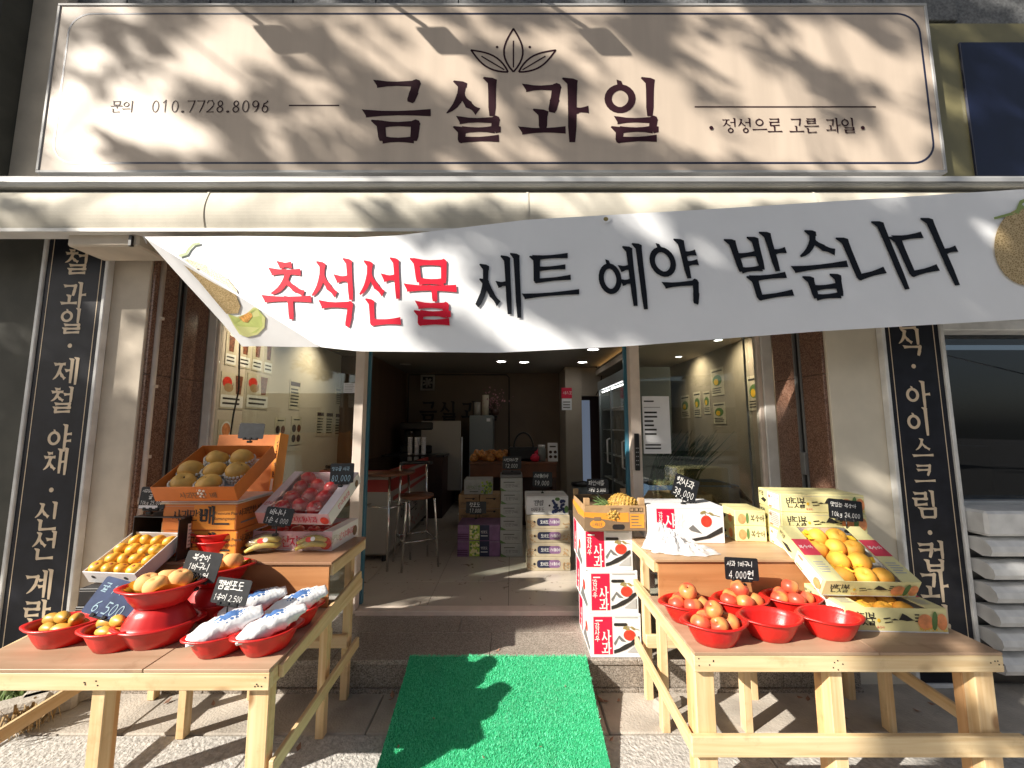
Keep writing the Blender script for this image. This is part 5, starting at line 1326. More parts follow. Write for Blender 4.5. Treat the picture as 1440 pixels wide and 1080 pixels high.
# white apple carton on the shelf with carrier bags in front
def apple_art(A, w, h, wide=False):
    A.rect(w * .06, h * .08, w * .37, h * .86, 'crimson'); 
    A.text('사과', w * .225, h * .62, h * .27, 'white_print', asp=.80, adv=1.02, vw=.15, hw=.12, serif=1.3, down=True)
    A.text('감사우', w * .085, h * .80, h * .14, 'white_print', asp=.8, down=True, vw=.14, hw=.12); A.bars(w * .10, h * .82, w * .14, h * .07, 1, 'white_print', 0)
    # ink-wash mountains
    A.poly([(w * .45, h * .34), (w * .56, h * .52), (w * .60, h * .47), (w * .70, h * .36), (w * .60, h * .38), (w * .55, h * .46), (w * .47, h * .28)], 'ink_grey')
    A.poly([(w * .45, h * .18), (w * .55, h * .22), (w * .66, h * .30), (w * .78, h * .36), (w * .90, h * .48), (w * .95, h * .50), (w * .95, h * .42), (w * .84, h * .30), (w * .70, h * .20), (w * .55, h * .13), (w * .45, h * .10)], 'ink')
    A.poly([(w * .70, h * .13), (w * .95, h * .36), (w * .95, h * .12)], 'ink_light')
    A.ell(w * .76, h * .52, w * .115 * (.55 if wide else 1), h * .125, 'tomato', 22); A.line([(w * .76, h * .62), (w * .74, h * .72), (w * .95, h * .64)], h * .015, 'olive_print')
    for x, y, q in ((.68, .70, .5), (.83, .68, -.6), (.72, .66, -.3)): A.ell(w * x, h * y, w * .05 * (.6 if wide else 1), h * .03, 'olive_print', 10, q)
    A.rrect(w * .46, h * .73, w * .26, h * .07, h * .03, 'black_card'); A.bars(w * .48, h * .90, w * .45, h * .06, 1, 'ink_light', 0)
def apple_left(A, w, h):
    A.rect(w * .06, h * .08, w * .30, h * .86, 'crimson'); A.text('사과', w * .18, h * .62, h * .28, 'white_print', asp=.78, vw=.15, hw=.12, down=True)
    A.ell(w * .70, h * .5, w * .09, h * .12, 'tomato', 18); A.poly([(w * .42, h * .1), (w * .6, h * .42), (w * .7, h * .3), (w * .95, h * .2), (w * .9, h * .08)], 'ink_grey')
cw, chh, cdp = .295, .238, .40
for k, (dx, lab) in enumerate(((0, 'bottom white apple carton of the stack on the step edge'), (-.012, 'middle white apple carton of the stack on the step edge'), (-.030, 'top white apple carton under the pineapple box'))):
    carton('apple_carton', lab, (.603 + dx, 2.65 + .005 * k, STEP_Z + .001 + k * (chh + .001)), cw, cdp, chh, rad((0, 1.2, -1)[k]), 'white_card', apple_art, None, None, apple_left)
ac1 = carton('apple_carton', 'large white apple carton on the right table behind crumpled bags', (1.01, 2.49, ZU), .425, .25, .205, rad(-2), 'white_card',
    lambda A, w, h: (A.rect(w * .10, h * .38, w * .24, h * .55, 'crimson'), A.text('사과', w * .22, h * .42, h * .36, 'white_print', vw=.14, hw=.12, asp=.75, adv=.9), A.text('감사우', w * .125, h * .84, h * .14, 'white_print', down=True, asp=.8),
      A.ell(w * .76, h * .60, w * .072, h * .16, 'tomato', 22), A.line([(w * .76, h * .74), (w * .74, h * .85), (w * .95, h * .72)], .004, 'olive_print'), A.ell(w * .72, h * .84, .018, .008, 'olive_print', 10, .4), A.ell(w * .83, h * .80, .016, .007, 'olive_print', 10, -.5),
      A.poly([(w * .52, h * .40), (w * .58, h * .50), (w * .70, h * .26), (w * .55, h * .34)], 'ink_grey'), A.poly([(w * .55, h * .12), (w * .75, h * .2), (w * .97, h * .46), (w * .97, h * .3), (w * .8, h * .14), (w * .6, h * .06)], 'ink')))
card_px(960, 701, 2.44, 36, 31, ['햇사과', '38,000'], 'slate price card reading 38,000 leaning on the large apple carton', rz=.05, roll=.38, tilt=-.15)
# crumpled carrier bags
def crumple(name, loc, sx, sy, sz, seed, m, label, cat, spike=.5, sub=5, floor=0.0):
    bm = bmesh.new(); bmesh.ops.create_icosphere(bm, subdivisions=sub, radius=1)
    for v in bm.verts:
        p = v.co.copy(); s = Vector((seed, seed * .7, 1)); q = p * 1.7 + s
        r = 1 + .30 * mnoise.noise(q) + spike * (.5 - abs(mnoise.noise(p * 3.1 + s))) * .8 + .16 * (.4 - abs(mnoise.noise(p * 8 + s)))
        v.co = Vector((p.x * sx * r, p.y * sy * r, max(floor, (p.z * .5 + .42) * sz * r)))
    me = bpy.data.meshes.new(name); bm.to_mesh(me); bm.free(); me.materials.append(M[m]); me.polygons.foreach_set('use_smooth', [True] * len(me.polygons))
    return inst(me, name, loc, (0, 0, 0), 1, None, label, cat)
def bag_heap(loc, label):
    o = thing('plastic_bags', label, 'plastic bags', loc)
    for s_, (sx, sy, h, dx, dy, seed) in enumerate(((.12, .085, .115, -.02, .0, 1.3), (.10, .07, .145, -.05, .03, 4.1), (.15, .08, .05, .07, -.035, 7.7))):
        mb = MB(); vs = []; nr, nq = 26, 96
        for i in range(nr + 1):
            r = i / nr
            for j in range(nq):
                q = 2 * math.pi * j / nq; cx_, cy_ = math.cos(q), math.sin(q)
                rd = mnoise.noise(Vector((cx_ * 2.2, cy_ * 2.2, seed))); pl_ = abs(mnoise.noise(Vector((cx_ * 3.2, cy_ * 3.2, seed + r * 1.2)))); cr = abs(mnoise.noise(Vector((cx_ * r * 5, cy_ * r * 5, seed + 3)))); c2 = .5 * mnoise.noise(Vector((cx_ * r * 12, cy_ * r * 12, seed + 9)))
                R_ = r * (1 + .35 * rd); z = h * (1 - r ** 1.7) * (1 - .42 * pl_ * min(1, r * 3)) * (1 - .40 * cr) + .008 * c2 * (1 - r) + .004
                if r > .9: z = max(.001, z * .5 + .006 * pl_)
                vs.append((dx + sx * R_ * cx_ + .012 * c2, dy + sy * R_ * cy_ + .01 * cr, max(.001 + .0008 * s_, z)))
        mb.add(vs, [(i * nq + j, i * nq + (j + 1) % nq, (i + 1) * nq + (j + 1) % nq, (i + 1) * nq + j) for i in range(nr) for j in range(nq)], 'bag_white', True); mb.build('bag', o, fix=False)
bag_heap((.87, 2.23, ZU + .001), 'crumpled clear white carrier bags in front of the apple carton')
# pineapple box on the apple cartons
zp = STEP_Z + 3 * (chh + .001) + .002
def pine_front(A, w, h):
    A.poly([(0, h * .02), (w, h * .02), (w, h * .34), (w * .6, h * .34), (w * .4, h * .42), (0, h * .55)], 'kraft_dark'); A.poly([(0, h * .56), (w * .4, h * .43), (w * .6, h * .35), (w * .72, h * .35), (w * .72, h * .72), (w * .4, h * .70), (0, h * .74)], 'orange_print')
    A.ell(w * .21, h * .28, w * .125, h * .17, 'orange_print', 18); A.text('스위티오', w * .115, h * .18, h * .15, 'kraft_dark', asp=.7, vw=.13, hw=.1); A.rrect(w * .15, h * .40, w * .12, h * .15, .006, 'kraft_dark')
    A.rrect(w * .45, h * .06, w * .20, h * .20, h * .09, 'black_card')
    for k, t in enumerate('789'): A.rect(w * (.74 + k * .075), h * .76, w * .065, h * .15, 'ink'); A.rect(w * (.748 + k * .075), h * .78, w * .05, h * .11, 'kraft'); A.text(t, w * (.752 + k * .075), h * .79, h * .11, 'ink', vw=.1, hw=.1)
    A.rect(w * .74, h * .12, w * .23, h * .55, 'orange_print'); A.bars(w * .76, h * .15, w * .19, h * .48, 4, 'kraft_dark', .4); A.bars(w * .42, h * .82, w * .22, h * .1, 2, 'kraft_dark', .2)
pb = tray('pineapple_box', 'open kraft carton of pineapples on top of the apple cartons', (.605, 2.405, zp), .36, .40, .145, (0, 0, rad(1)), 'kraft', 'kraft_dark', front=pine_front,
          left=lambda A, w, h: (A.poly([(0, h * .02), (w, h * .02), (w, h * .5), (w * .5, h * .4), (0, h * .6)], 'kraft_dark'), A.poly([(0, h * .62), (w * .5, h * .42), (w, h * .52), (w, h * .75), (0, h * .8)], 'orange_print')), th=.005)
for x, y in ((-.18, 0), (.145, 0), (-.18, .365), (.145, .365)): MB().bx((x, y + .0055, .1455), (x + .034, y + .034, .185), 'kraft', .002).build('corner_tab', pb)
def pineapple(loc, rz, lab, sc=1.0):
    o = thing('pineapple', lab, 'pineapple', loc, (rad(0), rad(78), rz)); mb = MB(); prof = [(max(.00001, .052 * math.sin(math.pi * i / 12) ** .6), .075 - .15 * i / 12) for i in range(13)]
    mb.lathe(prof, 'pineapple', 18)
    for k in range(110):
        t = (k + .5) / 110; zz = .07 - .14 * t; q = k * 2.39996; r = .052 * max(.05, math.sin(math.pi * (.075 - zz) / .15)) ** .6
        mb.lathe([(.0095, 0), (.006, .005), (.0001, .008)], 'pineapple', 5, X=Matrix.Translation((r * math.cos(q) * .98, r * math.sin(q) * .98, zz)) @ rotz(q) @ Matrix.Rotation(rad(90), 4, 'Y'), smooth=False)
    mb.build('body', o); mb = MB()
    for k in range(46):
        q = k * 2.4; a = .12 + .75 * (k / 46); L = .05 + .065 * (1 - abs(k / 46 - .45)); d = Vector((math.cos(q) * math.sin(a), math.sin(q) * math.sin(a), -math.cos(a)))
        b0 = Vector((math.cos(q) * .012, math.sin(q) * .012, -.068)); sd_ = Vector((-math.sin(q), math.cos(q), 0)) * .0065; c = b0 + d * L * .55 + Vector((0, 0, -.004)); e = b0 + d * L + Vector((math.cos(q), math.sin(q), 0)) * L * .18
        mb.add([b0 - sd_, b0 + sd_, c + sd_ * .9, c - sd_ * .9, e], [(0, 1, 2, 3), (3, 2, 4)], 'pine_leaf')
    mb.build('leaf_crown', o, fix=False); return o
pineapple((.70, 2.50, zp + .125), .15, 'pineapple at the right side of the kraft box, crown to the left'); pineapple((.69, 2.62, zp + .125), -.1, 'pineapple at the back of the kraft box'); pineapple((.60, 2.45, zp + .088), 3.4, 'pineapple at the front left of the kraft box')
card_px(841, 694, 2.72, 30, 20, ['파인애플', '개당 5,000'], 'black price card reading 5,000 behind the pineapples', tilt=-.1, stem_=.095)
# ---- yellow peach cartons
def peach_front(A, w, h):
    A.text('반딧불', w * .07, h * .26, h * .52, 'ink', vw=.14, hw=.09, asp=.66, adv=.92, jit=.03); A.ell(w * .325, h * .48, h * .07, h * .08, 'wrap_yellow', 12); A.text('복숭아', w * .30, h * .14, h * .11, 'crimson')
    A.poly([(w * .44, h * .50), (w * .48, h * .58), (w * .52, h * .52), (w * .56, h * .80), (w * .60, h * .72), (w * .66, h * .55), (w * .68, h * .52), (w * .60, h * .48), (w * .55, h * .52)], 'ink'); A.line([(w * .37, h * .56), (w * .44, h * .60)], h * .05, 'ink'); A.line([(w * .38, h * .40), (w * .46, h * .44)], h * .04, 'ink')
    A.bars(w * .68, h * .42, w * .06, h * .4, 3, 'ink'); A.ell(w * .78, h * .46, w * .075, h * .33, 'peach_print', 20); A.ell(w * .94, h * .48, w * .05, h * .34, 'peach_print', 18); A.ell(w * .87, h * .52, w * .028, h * .40, 'leaf_print', 14, -.12)
    for k in range(16): A.ell(w * (.72 + .26 * R.random()), h * (.10 + .12 * R.random()), w * .006, h * .03, 'wrap_yellow', 6)
def peach_side(A, w, h):
    A.text('반딧불', w * .04, h * .60, h * .26, 'ink', asp=.7, vw=.13, hw=.1); A.poly([(w * .12, h * .35), (w * .25, h * .52), (w * .38, h * .4), (w * .30, h * .22)], 'ink'); A.rect(w * .46, h * .06, w * .50, h * .86, 'white_print'); A.bars(w * .52, h * .12, w * .42, h * .74, 7, 'ink_light'); A.rect(w * .49, h * .62, w * .1, h * .14, 'kraft'); A.rect(w * .49, h * .08, w * .14, h * .10, 'peach_print')
def peach_left_num(A, w, h): peach_side(A, w, h); A.line([(w * .44, h * .3), (w * .54, h * .9)], .004, 'ink_blue'); A.text('137', w * .60, h * .22, h * .60, 'ink_blue', asp=.8, vw=.07, hw=.06, serif=0)
def small_side(A, w, h): A.text('반딧불', w * .04, h * .55, h * .28, 'ink', asp=.7); A.poly([(w * .15, h * .3), (w * .3, h * .5), (w * .45, h * .35), (w * .35, h * .2)], 'ink'); A.ell(w * .72, h * .4, w * .12, h * .3, 'peach_print', 16)
def small_front(A, w, h): A.ell(w * .22, h * .45, w * .13, h * .34, 'peach_print', 16); A.ell(w * .40, h * .5, w * .05, h * .36, 'leaf_print', 12); A.text('복숭아', w * .5, h * .3, h * .4, 'ink', asp=.7)
pk = []
for k, (lab, lf) in enumerate((('bottom yellow peach carton of the stack of three', peach_side), ('middle yellow peach carton of the stack of three', peach_side), ('top yellow peach carton marked 137 in blue pen', peach_left_num))):
    pk.append(carton('peach_carton', lab, (1.70, 2.335 + .004 * k, ZU + k * .099), .42, .25, .098, rad(-8 + (k - 1) * .8), 'yellow_card', peach_front, None, None, lf))
for k, lab in enumerate(('lower small yellow peach carton behind the large apple carton', 'upper small yellow peach carton behind the large apple carton')):
    carton('peach_carton', lab, (1.40, 2.50, ZU + .001 + k * .088), .17, .22, .087, rad(-6), 'yellow_card', small_front, None, None, small_side)
def band(A, w, h): pass
def peach_tray(label, loc, w, d, h, rot, n, m, seed):
    o = tray('peach_tray', label, loc, w, d, h, rot, m, 'white_card', peach_front, lambda A, W_, H_: (peach_side(A, W_, H_), A.ell(W_ * .9, H_ * .4, W_ * .07, H_ * .3, 'peach_print', 14)), None)
    fw = w * .20
    for sx in (-1, 1):
        f = MB().bx((sx * w / 2, 0, h + .0006), (sx * (w / 2 - fw), d, h + .003), m, .001).build('top_flap', o)
        A = Art(lambda x, y, f_: Vector((x, y, h + .003 + f_))); x0 = min(sx * w / 2, sx * (w / 2 - fw)); A.rect(x0, d * .42, fw, d * .30, 'red_band'); A.text('복숭아', x0 + fw * .1, d * .54, fw * .27, 'white_print', vw=.12, hw=.1)
        A.bars(x0 + fw * .15, d * .12, fw * .7, d * .2, 5, 'ink_light'); A.build('flap_print', o)
    return o
t2 = peach_tray('lower yellow box of peaches lying flat on the right table', (1.66, 1.82, ZL), .42, .27, .098, (0, 0, rad(-3)), 8, 'yellow_card', 1)
fruit_in(t2, PEACHY, 'peach', [(x, y, .06) for x in (-.085, .0, .085) for y in (.06, .15, .22)], 'wrapped peach in the lower yellow box', 'peach', 'peaches in the lower yellow box', .4, .95)
t1 = peach_tray('tilted yellow box of yellow wrapped peaches leaning on the shelf', (1.615, 1.90, ZL + .115), .41, .36, .085, (rad(27), 0, rad(-3)), 8, 'yellow_card', 2)
pp_ = [(-.085, .055, .055), (.01, .05, .056), (.09, .055, .054), (-.045, .145, .058), (.05, .14, .06), (-.09, .22, .056), (.005, .235, .058), (.085, .225, .056), (-.04, .31, .056), (.06, .31, .056)]
fruit_in(t1, PEACHY, 'peach', pp_, 'wrapped peach in the tilted yellow box', 'peach', 'peaches in the tilted yellow box', .5, 1.05)
# torn yellow tissue between the peaches: one piece per box
for tr, lab, y1 in ((t1, 'torn yellow tissue around the peaches in the tilted box', .33), (t2, 'torn yellow tissue around the peaches in the lower box', .24)):
    mb = MB()
    for k in range(22):
        c = Vector((R.uniform(-.11, .11), R.uniform(.03, y1), R.uniform(.05, .085))); a = R.uniform(0, 6.28); l = R.uniform(.014, .028)
        mb.add([c + Vector((math.cos(a + q) * l * e, math.sin(a + q) * l * e, R.uniform(-.010, .012))) for q, e in ((0, 1), (1.2, .7), (2.6, 1), (4.2, .8), (5.3, .9))] + [c], [(5, 0, 1), (5, 1, 2), (5, 2, 3), (5, 3, 4), (5, 4, 0)], 'wrap_yellow')
    mb.build('tissue', None, tr.location, tr.rotation_euler, lab, 'tissue', fix=False, kind='stuff')
card_px(1190, 731, 2.16, 44, 27, ['맛있는 복숭아', '10kg 24,000'], 'black price card reading 24,000 behind the tilted peach box', rz=-.1, roll=.10, tilt=-.15, stem_=.06)
# ================================================================== INSIDE THE SHOP
def box_at(px0, px1, py0, py1, d, name, label, dep, m, front=None, side=None, left=None, top=None, group=None, cat='box', z0=None):
    a, b = at(px0, py1, d), at(px1, py0, d); z = a.z if z0 is None else z0
    return carton(name, label, ((a.x + b.x) / 2, d + dep / 2, z), b.x - a.x, dep, b.z - z, 0, m, front, side, top, left, group, cat)
def purple_art(A, w, h):
    A.rect(w * .28, 0.004, w * .24, h - .008, 'grape_green')
    for k in range(26): A.ell(w * R.uniform(.31, .50), h * R.uniform(.12, .9), w * .03, w * .03, 'leaf_print' if k % 4 == 0 else 'yellow_card', 8)
    A.rect(w * .52, .004, w * .23, h - .008, 'navy_ink'); A.text('청포도', w * .55, h * .46, w * .055, 'chalk'); A.bars(w * .55, h * .25, w * .16, h * .1, 1, 'chalk', 0); A.bars(0, .01, w * .26, h * .4, 3, 'purple_dark', .1)
d1 = on(673, 783, FZ).y; hh = (at(673, 760.5, d1).z - FZ)
for k, lab in enumerate(('lower purple green grape carton on the shop floor', 'upper purple green grape carton on the shop floor')):
    a, b = at(643, 783, d1), at(703, 783, d1)
    carton('grape_carton', lab, ((a.x + b.x) / 2, d1 + .16, FZ + .001 + k * (hh + .001)), b.x - a.x, .32, hh, 0, 'purple_card', purple_art)
d2 = d1 + .38
def kraft_art(A, w, h): A.rect(w * .3, h * .68, w * .5, h * .06, 'ink'); A.text('산머루', w * .1, h * .22, h * .2, 'ink'); A.ell(w * .72, h * .68, .012, .012, 'ink')
zt = 0
for r_ in range(4):
    for c_ in range(2):
        x0, x1 = (645, 674) if c_ == 0 else (674.5, 703); a, b = at(x0, 700, d2), at(x1, 700, d2); h_ = .135
        carton('kraft_carton', ('left' if c_ == 0 else 'right') + ' kraft carton in ' + ('the bottom', 'the second', 'the third', 'the top')[r_] + ' row behind the purple cartons', ((a.x + b.x) / 2, d2 + .15, FZ + .001 + r_ * (h_ + .001)), b.x - a.x - .004, .30, h_, R.uniform(-.02, .02), 'kraft', kraft_art); zt = FZ + (r_ + 1) * (h_ + .001)
def green_box_art(A, w, h):
    A.text('샤인머스켓', w * .08, h * .3, h * .3, 'leaf_print', asp=.6); A.bars(w * .2, h * .14, w * .3, h * .1, 1, 'ink', 0)
    for k in range(30): A.ell(w * R.uniform(.62, .97), h * R.uniform(.08, .85), w * .045, w * .045, 'grape_green' if k % 3 else 'leaf_print', 8)
a, b = at(652, 700, d2 + .02), at(692, 700, d2 + .02); carton('grape_carton', 'small white carton with green grape print atop the kraft cartons', ((a.x + b.x) / 2, d2 + .15, zt + .001), b.x - a.x, .25, .165, .02, 'grey_card', green_box_art)
d3 = on(720, 783, FZ).y; hh = (at(720, 783 - 18.6, d3).z - at(720, 783, d3).z)
def wbox_art(A, w, h):
    A.line([(w * .1, h * .2), (w * .1, h * .82), (w * .9, h * .82), (w * .9, h * .2), (w * .1, h * .2)], .004, 'ink_light'); A.bars(w * .14, h * .62, w * .5, h * .12, 1, 'ink', 0); A.text('친환경', w * .22, h * .28, h * .24, 'ink_grey'); A.bars(w * .62, h * .3, w * .16, h * .2, 2, 'ink_grey', 0); A.poly([(0, 0), (w * .28, 0), (0, h * .26)], 'leaf_print'); A.rect(w * .1, h * .9, w * .8, h * .05, 'ink_light')
names = ('bottom', 'second', 'third', 'fourth', 'fifth', 'sixth')
for k in range(6):
    a, b = at(704 - .5 * (k % 2), 783, d3), at(735, 783, d3); carton('white_carton', names[k] + ' grey white carton from the floor in the tall narrow stack', ((a.x + b.x) / 2, d3 + .15, FZ + .001 + k * (hh + .001)), b.x - a.x, .30, hh, R.uniform(-.02, .02), 'grey_card', wbox_art)
zt3 = FZ + 6 * (hh + .001) + .002
MB().bx((-.115, -.14, 0), (.115, .14, .03), 'ink_grey', .003).bx((-.10, -.12, .031), (.10, .12, .05), 'ink', .003).build('open_carton', None, (at(719, 700, d3).x, d3 + .15, zt3), label='dark open lid on the tall stack of white cartons', cat='carton')
d4 = on(771, 803, FZ).y; a, b = at(741, 803, d4), at(803, 803, d4); hh = at(771, 783.3, d4).z - at(771, 803, d4).z
def pill_art(A, w, h):
    A.rrect(w * .23, h * .22, w * .54, h * .56, h * .2, 'navy_ink'); A.rrect(w * .50, h * .22, w * .27, h * .56, h * .2, 'purple_card'); A.text('스테비아', w * .52, h * .36, h * .26, 'chalk', asp=.72); A.text('토마토', w * .31, h * .36, h * .26, 'chalk', asp=.75); A.ell(w * .17, h * .5, .011, .011, 'ink')
    for k in range(34): A.ell(w * R.choice((R.uniform(.0, .2), R.uniform(.82, 1))), h * R.uniform(.1, .6), .006, .006, 'kraft', 6)
for k in range(4): carton('tomato_carton', names[k] + ' beige carton from the floor with a purple band beside the apple cartons', ((a.x + b.x) / 2 + R.uniform(-.006, .006), d4 + .16, FZ + .001 + k * (hh + .001)), b.x - a.x - .006, .32, hh, R.uniform(-.015, .015), 'beige_card', pill_art)
zt4 = FZ + 4 * (hh + .001) + .002
def bluegrape(A, w, h):
    A.text('캠벨', w * .18, h * .5, h * .28, 'ink'); A.text('머루포도', w * .12, h * .16, h * .22, 'ink', asp=.8); A.ell(w * .55, h * .5, .009, .009, 'ink')
    for k in range(26): A.ell(w * R.uniform(.63, .93), h * R.uniform(.12, .85), w * .035, w * .035, 'grape_blue', 10)
    A.ell(w * .74, h * .85, w * .06, h * .1, 'leaf_print', 10); A.ell(w * .95, h * .3, w * .05, h * .2, 'leaf_print', 10)
carton('grape_carton', 'white carton with blue grape print on the beige cartons', ((a.x + b.x) / 2 - .01, d4 + .17, zt4), b.x - a.x - .01, .32, .165, .01, 'white_card', bluegrape)
price_card((at(720, 668, d3).x, d3 + .12, zt3 + .05), .20, .13, ['샤인머스켓', '12,000'], 'black price card standing on the tall narrow carton stack', 0, 0, -.1, .03)
price_card((at(668, 740, d1).x, d1 + .1, FZ + .352), .21, .12, ['청포도', '17,000'], 'black price card standing on the purple grape cartons', 0, 0, -.1, .05)
price_card((at(765, 700, d4).x, d4 + .2, zt4 + .166), .19, .14, ['스테비아', '19,000'], 'black price card standing on the blue grape carton', 0, .03, -.1, .06)
# counter with snacks
cd_ = 5.15; a, b = at(660, 645, cd_), at(784, 690, cd_)
ct = thing('counter', 'brown wooden counter heaped with snacks inside the shop', 'counter', ((a.x + b.x) / 2, cd_, FZ)); w = b.x - a.x; topz = at(700, 650, cd_).z - FZ
MB().bx((-w / 2, 0, topz - .03), (w / 2, .6, topz), 'brown_counter', .004).build('counter_top', ct); MB().bx((-w / 2 + .01, .01, topz - .19), (w / 2 - .01, .03, topz - .031), 'brown_counter', .003).build('front_panel', ct)
for x in (-w / 2 + .01, w / 2 - .06): MB().bx((x, .031, 0), (x + .05, .58, topz - .031), 'dark_brown', .003).build('side_panel', ct)
MB().bx((-w / 2 + .07, .3, .001), (w / 2 - .07, .32, topz - .04), 'dark_brown', 0).build('back_panel', ct); MB().bx((-w / 2 + .07, .05, .25), (w / 2 - .07, .29, .27), 'dark_brown', .002).build('shelf', ct)
tz = FZ + topz; cx = ct.location.x
SN = None
for k in range(14):
    x = cx - w / 2 + .05 + k * .037 if k < 12 else cx + .28 + .05 * (k - 12)
    o = crumple('snack_bag', (x, cd_ + .08 + .10 * (k % 3), tz + .002 + .05 * (k % 2)), .05, .035, .09, 1.1 * k + 2, 'snack' if k < 12 else 'crimson', (('first', 'second', 'third', 'fourth', 'fifth', 'sixth', 'seventh', 'eighth', 'ninth', 'tenth', 'eleventh', 'twelfth')[k] + ' brown snack packet from the left on the counter' if k < 12 else ('left', 'right')[k - 12] + ' red snack packet at the counter end'), 'snack packet', .3, 3); o['group'] = 'brown snack packets on the counter' if k < 12 else 'red snack packets on the counter'
hb = thing('handbag', 'black handbag with an arched handle on the counter', 'handbag', (at(737, 640, cd_).x, cd_ + .25, tz)); MB().box((0, 0, .09), (.42, .16, .18), 'black_plastic', .03).build('bag_body', hb)
MB().tube([(.13 * math.cos(q), 0, .17 + .20 * math.sin(q)) for q in [math.pi * i / 14 for i in range(15)]], .012, 'black_plastic', 8).build('handle', hb)
sg = thing('menu_card', 'small white picture card standing on the counter', 'menu card', (at(779, 650, cd_).x, cd_ + .12, tz)); MB().box((0, 0, .12), (.13, .006, .24), 'paper', .001, Matrix.Rotation(-.12, 4, 'X')).build('card', sg)
A = Art(lambda x, y, f: Vector((x, -.005 - f + y * .12, y))); [A.ell(x, y, .022, .02, 'menu_dark', 10) for x in (-.03, .032) for y in (.06, .12)]; A.bars(-.04, .17, .08, .04, 1, 'ink', 0); A.build('card_print', sg)
jar = thing('jar', 'clear jar with a pale lid on the counter', 'jar', (at(763, 650, cd_).x, cd_ + .15, tz)); MB().lathe([(.045, 0), (.05, .01), (.05, .16), (.04, .18)], 'fridge_grey', 16).build('body', jar); MB().lathe([(.046, .18), (.046, .21), (.0001, .211)], 'paper', 16).build('lid', jar)
# back wall: sign letters, fan, refrigerator, folding board
wl = thing('wall_lettering', 'dark raised letters of the shop name on the back wall', 'sign', (at(650, 580, 7.19).x, 7.2, at(650, 592, 7.19).z))
for ch, x0, x1 in (('금', 591, 614), ('실', 619, 642), ('과', 650, 672), ('일', 678, 700)):
    a, b = at(x0, 591, 7.17), at(x1, 566, 7.17)
    A = Art(lambda x, y, f: Vector((x - wl.location.x, -.02 - f, y - wl.location.z)), base=.012)
    A.glyph(ch, lambda gx, gy: (a.x + gx * (b.x - a.x), a.z + gy * (b.z - a.z)), 'ink', .15, .12); A.build('letter', wl)
    for st_ in (0,): pass
fp = at(601, 538, 7.15); fan = thing('wall_fan', 'square white extractor fan high on the back wall', 'fan', (fp.x, 7.2, fp.z))
mb = MB(); mb.box((0, -.03, .125), (.25, .05, .03), 'white_enamel', .005).box((0, -.03, -.125), (.25, .05, .03), 'white_enamel', .005).box((-.11, -.03, 0), (.03, .05, .219), 'white_enamel', .005).box((.11, -.03, 0), (.03, .05, .219), 'white_enamel', .005); mb.build('frame', fan)
MB().bx((-.094, -.012, -.109), (.094, -.006, .109), 'black_plastic').build('back_plate', fan)
for k in range(7): MB().box((.055, 0, 0), (.07, .006, .04), 'white_enamel', .002, Matrix.Rotation(2 * math.pi * k / 7, 4, 'Y') @ Matrix.Rotation(.5, 4, 'X')).build('blade', fan, loc=(0, -.03, 0))
MB().lathe([(.025, 0), (.02, .02), (.0001, .022)], 'white_enamel', 12, X=Matrix.Translation((0, -.035, 0)) @ Matrix.Rotation(rad(90), 4, 'X')).build('hub', fan)
a, b = at(590, 700, 6.3), at(648, 592, 6.3); wb = thing('folding_board', 'pale blank board on white posts before the back wall', 'board', ((a.x + b.x) / 2, 6.3, FZ)); w = b.x - a.x
MB().bx((-w / 2, 0, .32), (w / 2, .03, b.z - FZ), 'white_enamel', .004).build('panel', wb)
for x in (-w / 2 - .02, w / 2 + .02): MB().tube([(x, .015, 0), (x, .015, b.z - FZ - .25)], .012, 'metal_white', 8).build('post', wb); MB().box((x, .015, .012), (.03, .5, .024), 'metal_white', .004).build('foot', wb)
a, b = at(659, 690, 6.5), at(693, 584, 6.5); rf = thing('refrigerator', 'grey refrigerator behind the counter', 'refrigerator', ((a.x + b.x) / 2, 6.5, FZ)); w = b.x - a.x; h = b.z - FZ
MB().bx((-w / 2, .03, 0), (w / 2, .6, h), 'fridge_grey', .01).build('cabinet', rf); MB().bx((-w / 2, 0, .02), (w / 2, .028, h * .6), 'fridge_grey', .006).build('door', rf); MB().bx((-w / 2, 0, h * .6 + .01), (w / 2, .028, h), 'fridge_grey', .006).build('door', rf)
MB().bx((w / 2 - .1, -.003, h - .1), (w / 2 - .04, -.0005, h - .05), 'paper').build('label', rf)
for x, hh, m in ((-.08, .22, 'white_enamel'), (.06, .34, 'paper_cream')): MB().lathe([(.055, 0), (.055, hh), (.02, hh + .001), (.0001, hh)], m, 16).build('paper_roll', None, (rf.location.x + x, 6.65, FZ + h + .002), label=('short' if x < 0 else 'tall') + ' pale roll standing on the refrigerator', cat='paper roll')
fv = thing('flower_arrangement', 'dried pink flowers in a pot on the refrigerator', 'flowers', (rf.location.x + .22, 6.62, FZ + h + .002)); MB().lathe([(.06, 0), (.08, .1), (.07, .1), (.0001, .09)], 'dark_brown', 14).build('pot', fv)
mb = MB()
for k in range(90):
    c = Vector((R.gauss(0, .10), R.gauss(0, .05), .24 + R.gauss(0, .08))); a_ = R.uniform(0, 6.28); l = R.uniform(.02, .035)
    mb.add([c, c + Vector((l * math.cos(a_), .01, l * math.sin(a_))), c + Vector((l * math.cos(a_ + 1), -.01, l * math.sin(a_ + 1)))], [(0, 1, 2)], 'flower')
for k in range(8): mb.tube([(0, 0, .09), (R.uniform(-.1, .1), R.uniform(-.03, .03), .25)], .003, 'stem', 4)
mb.build('blossom', fv, fix=False)
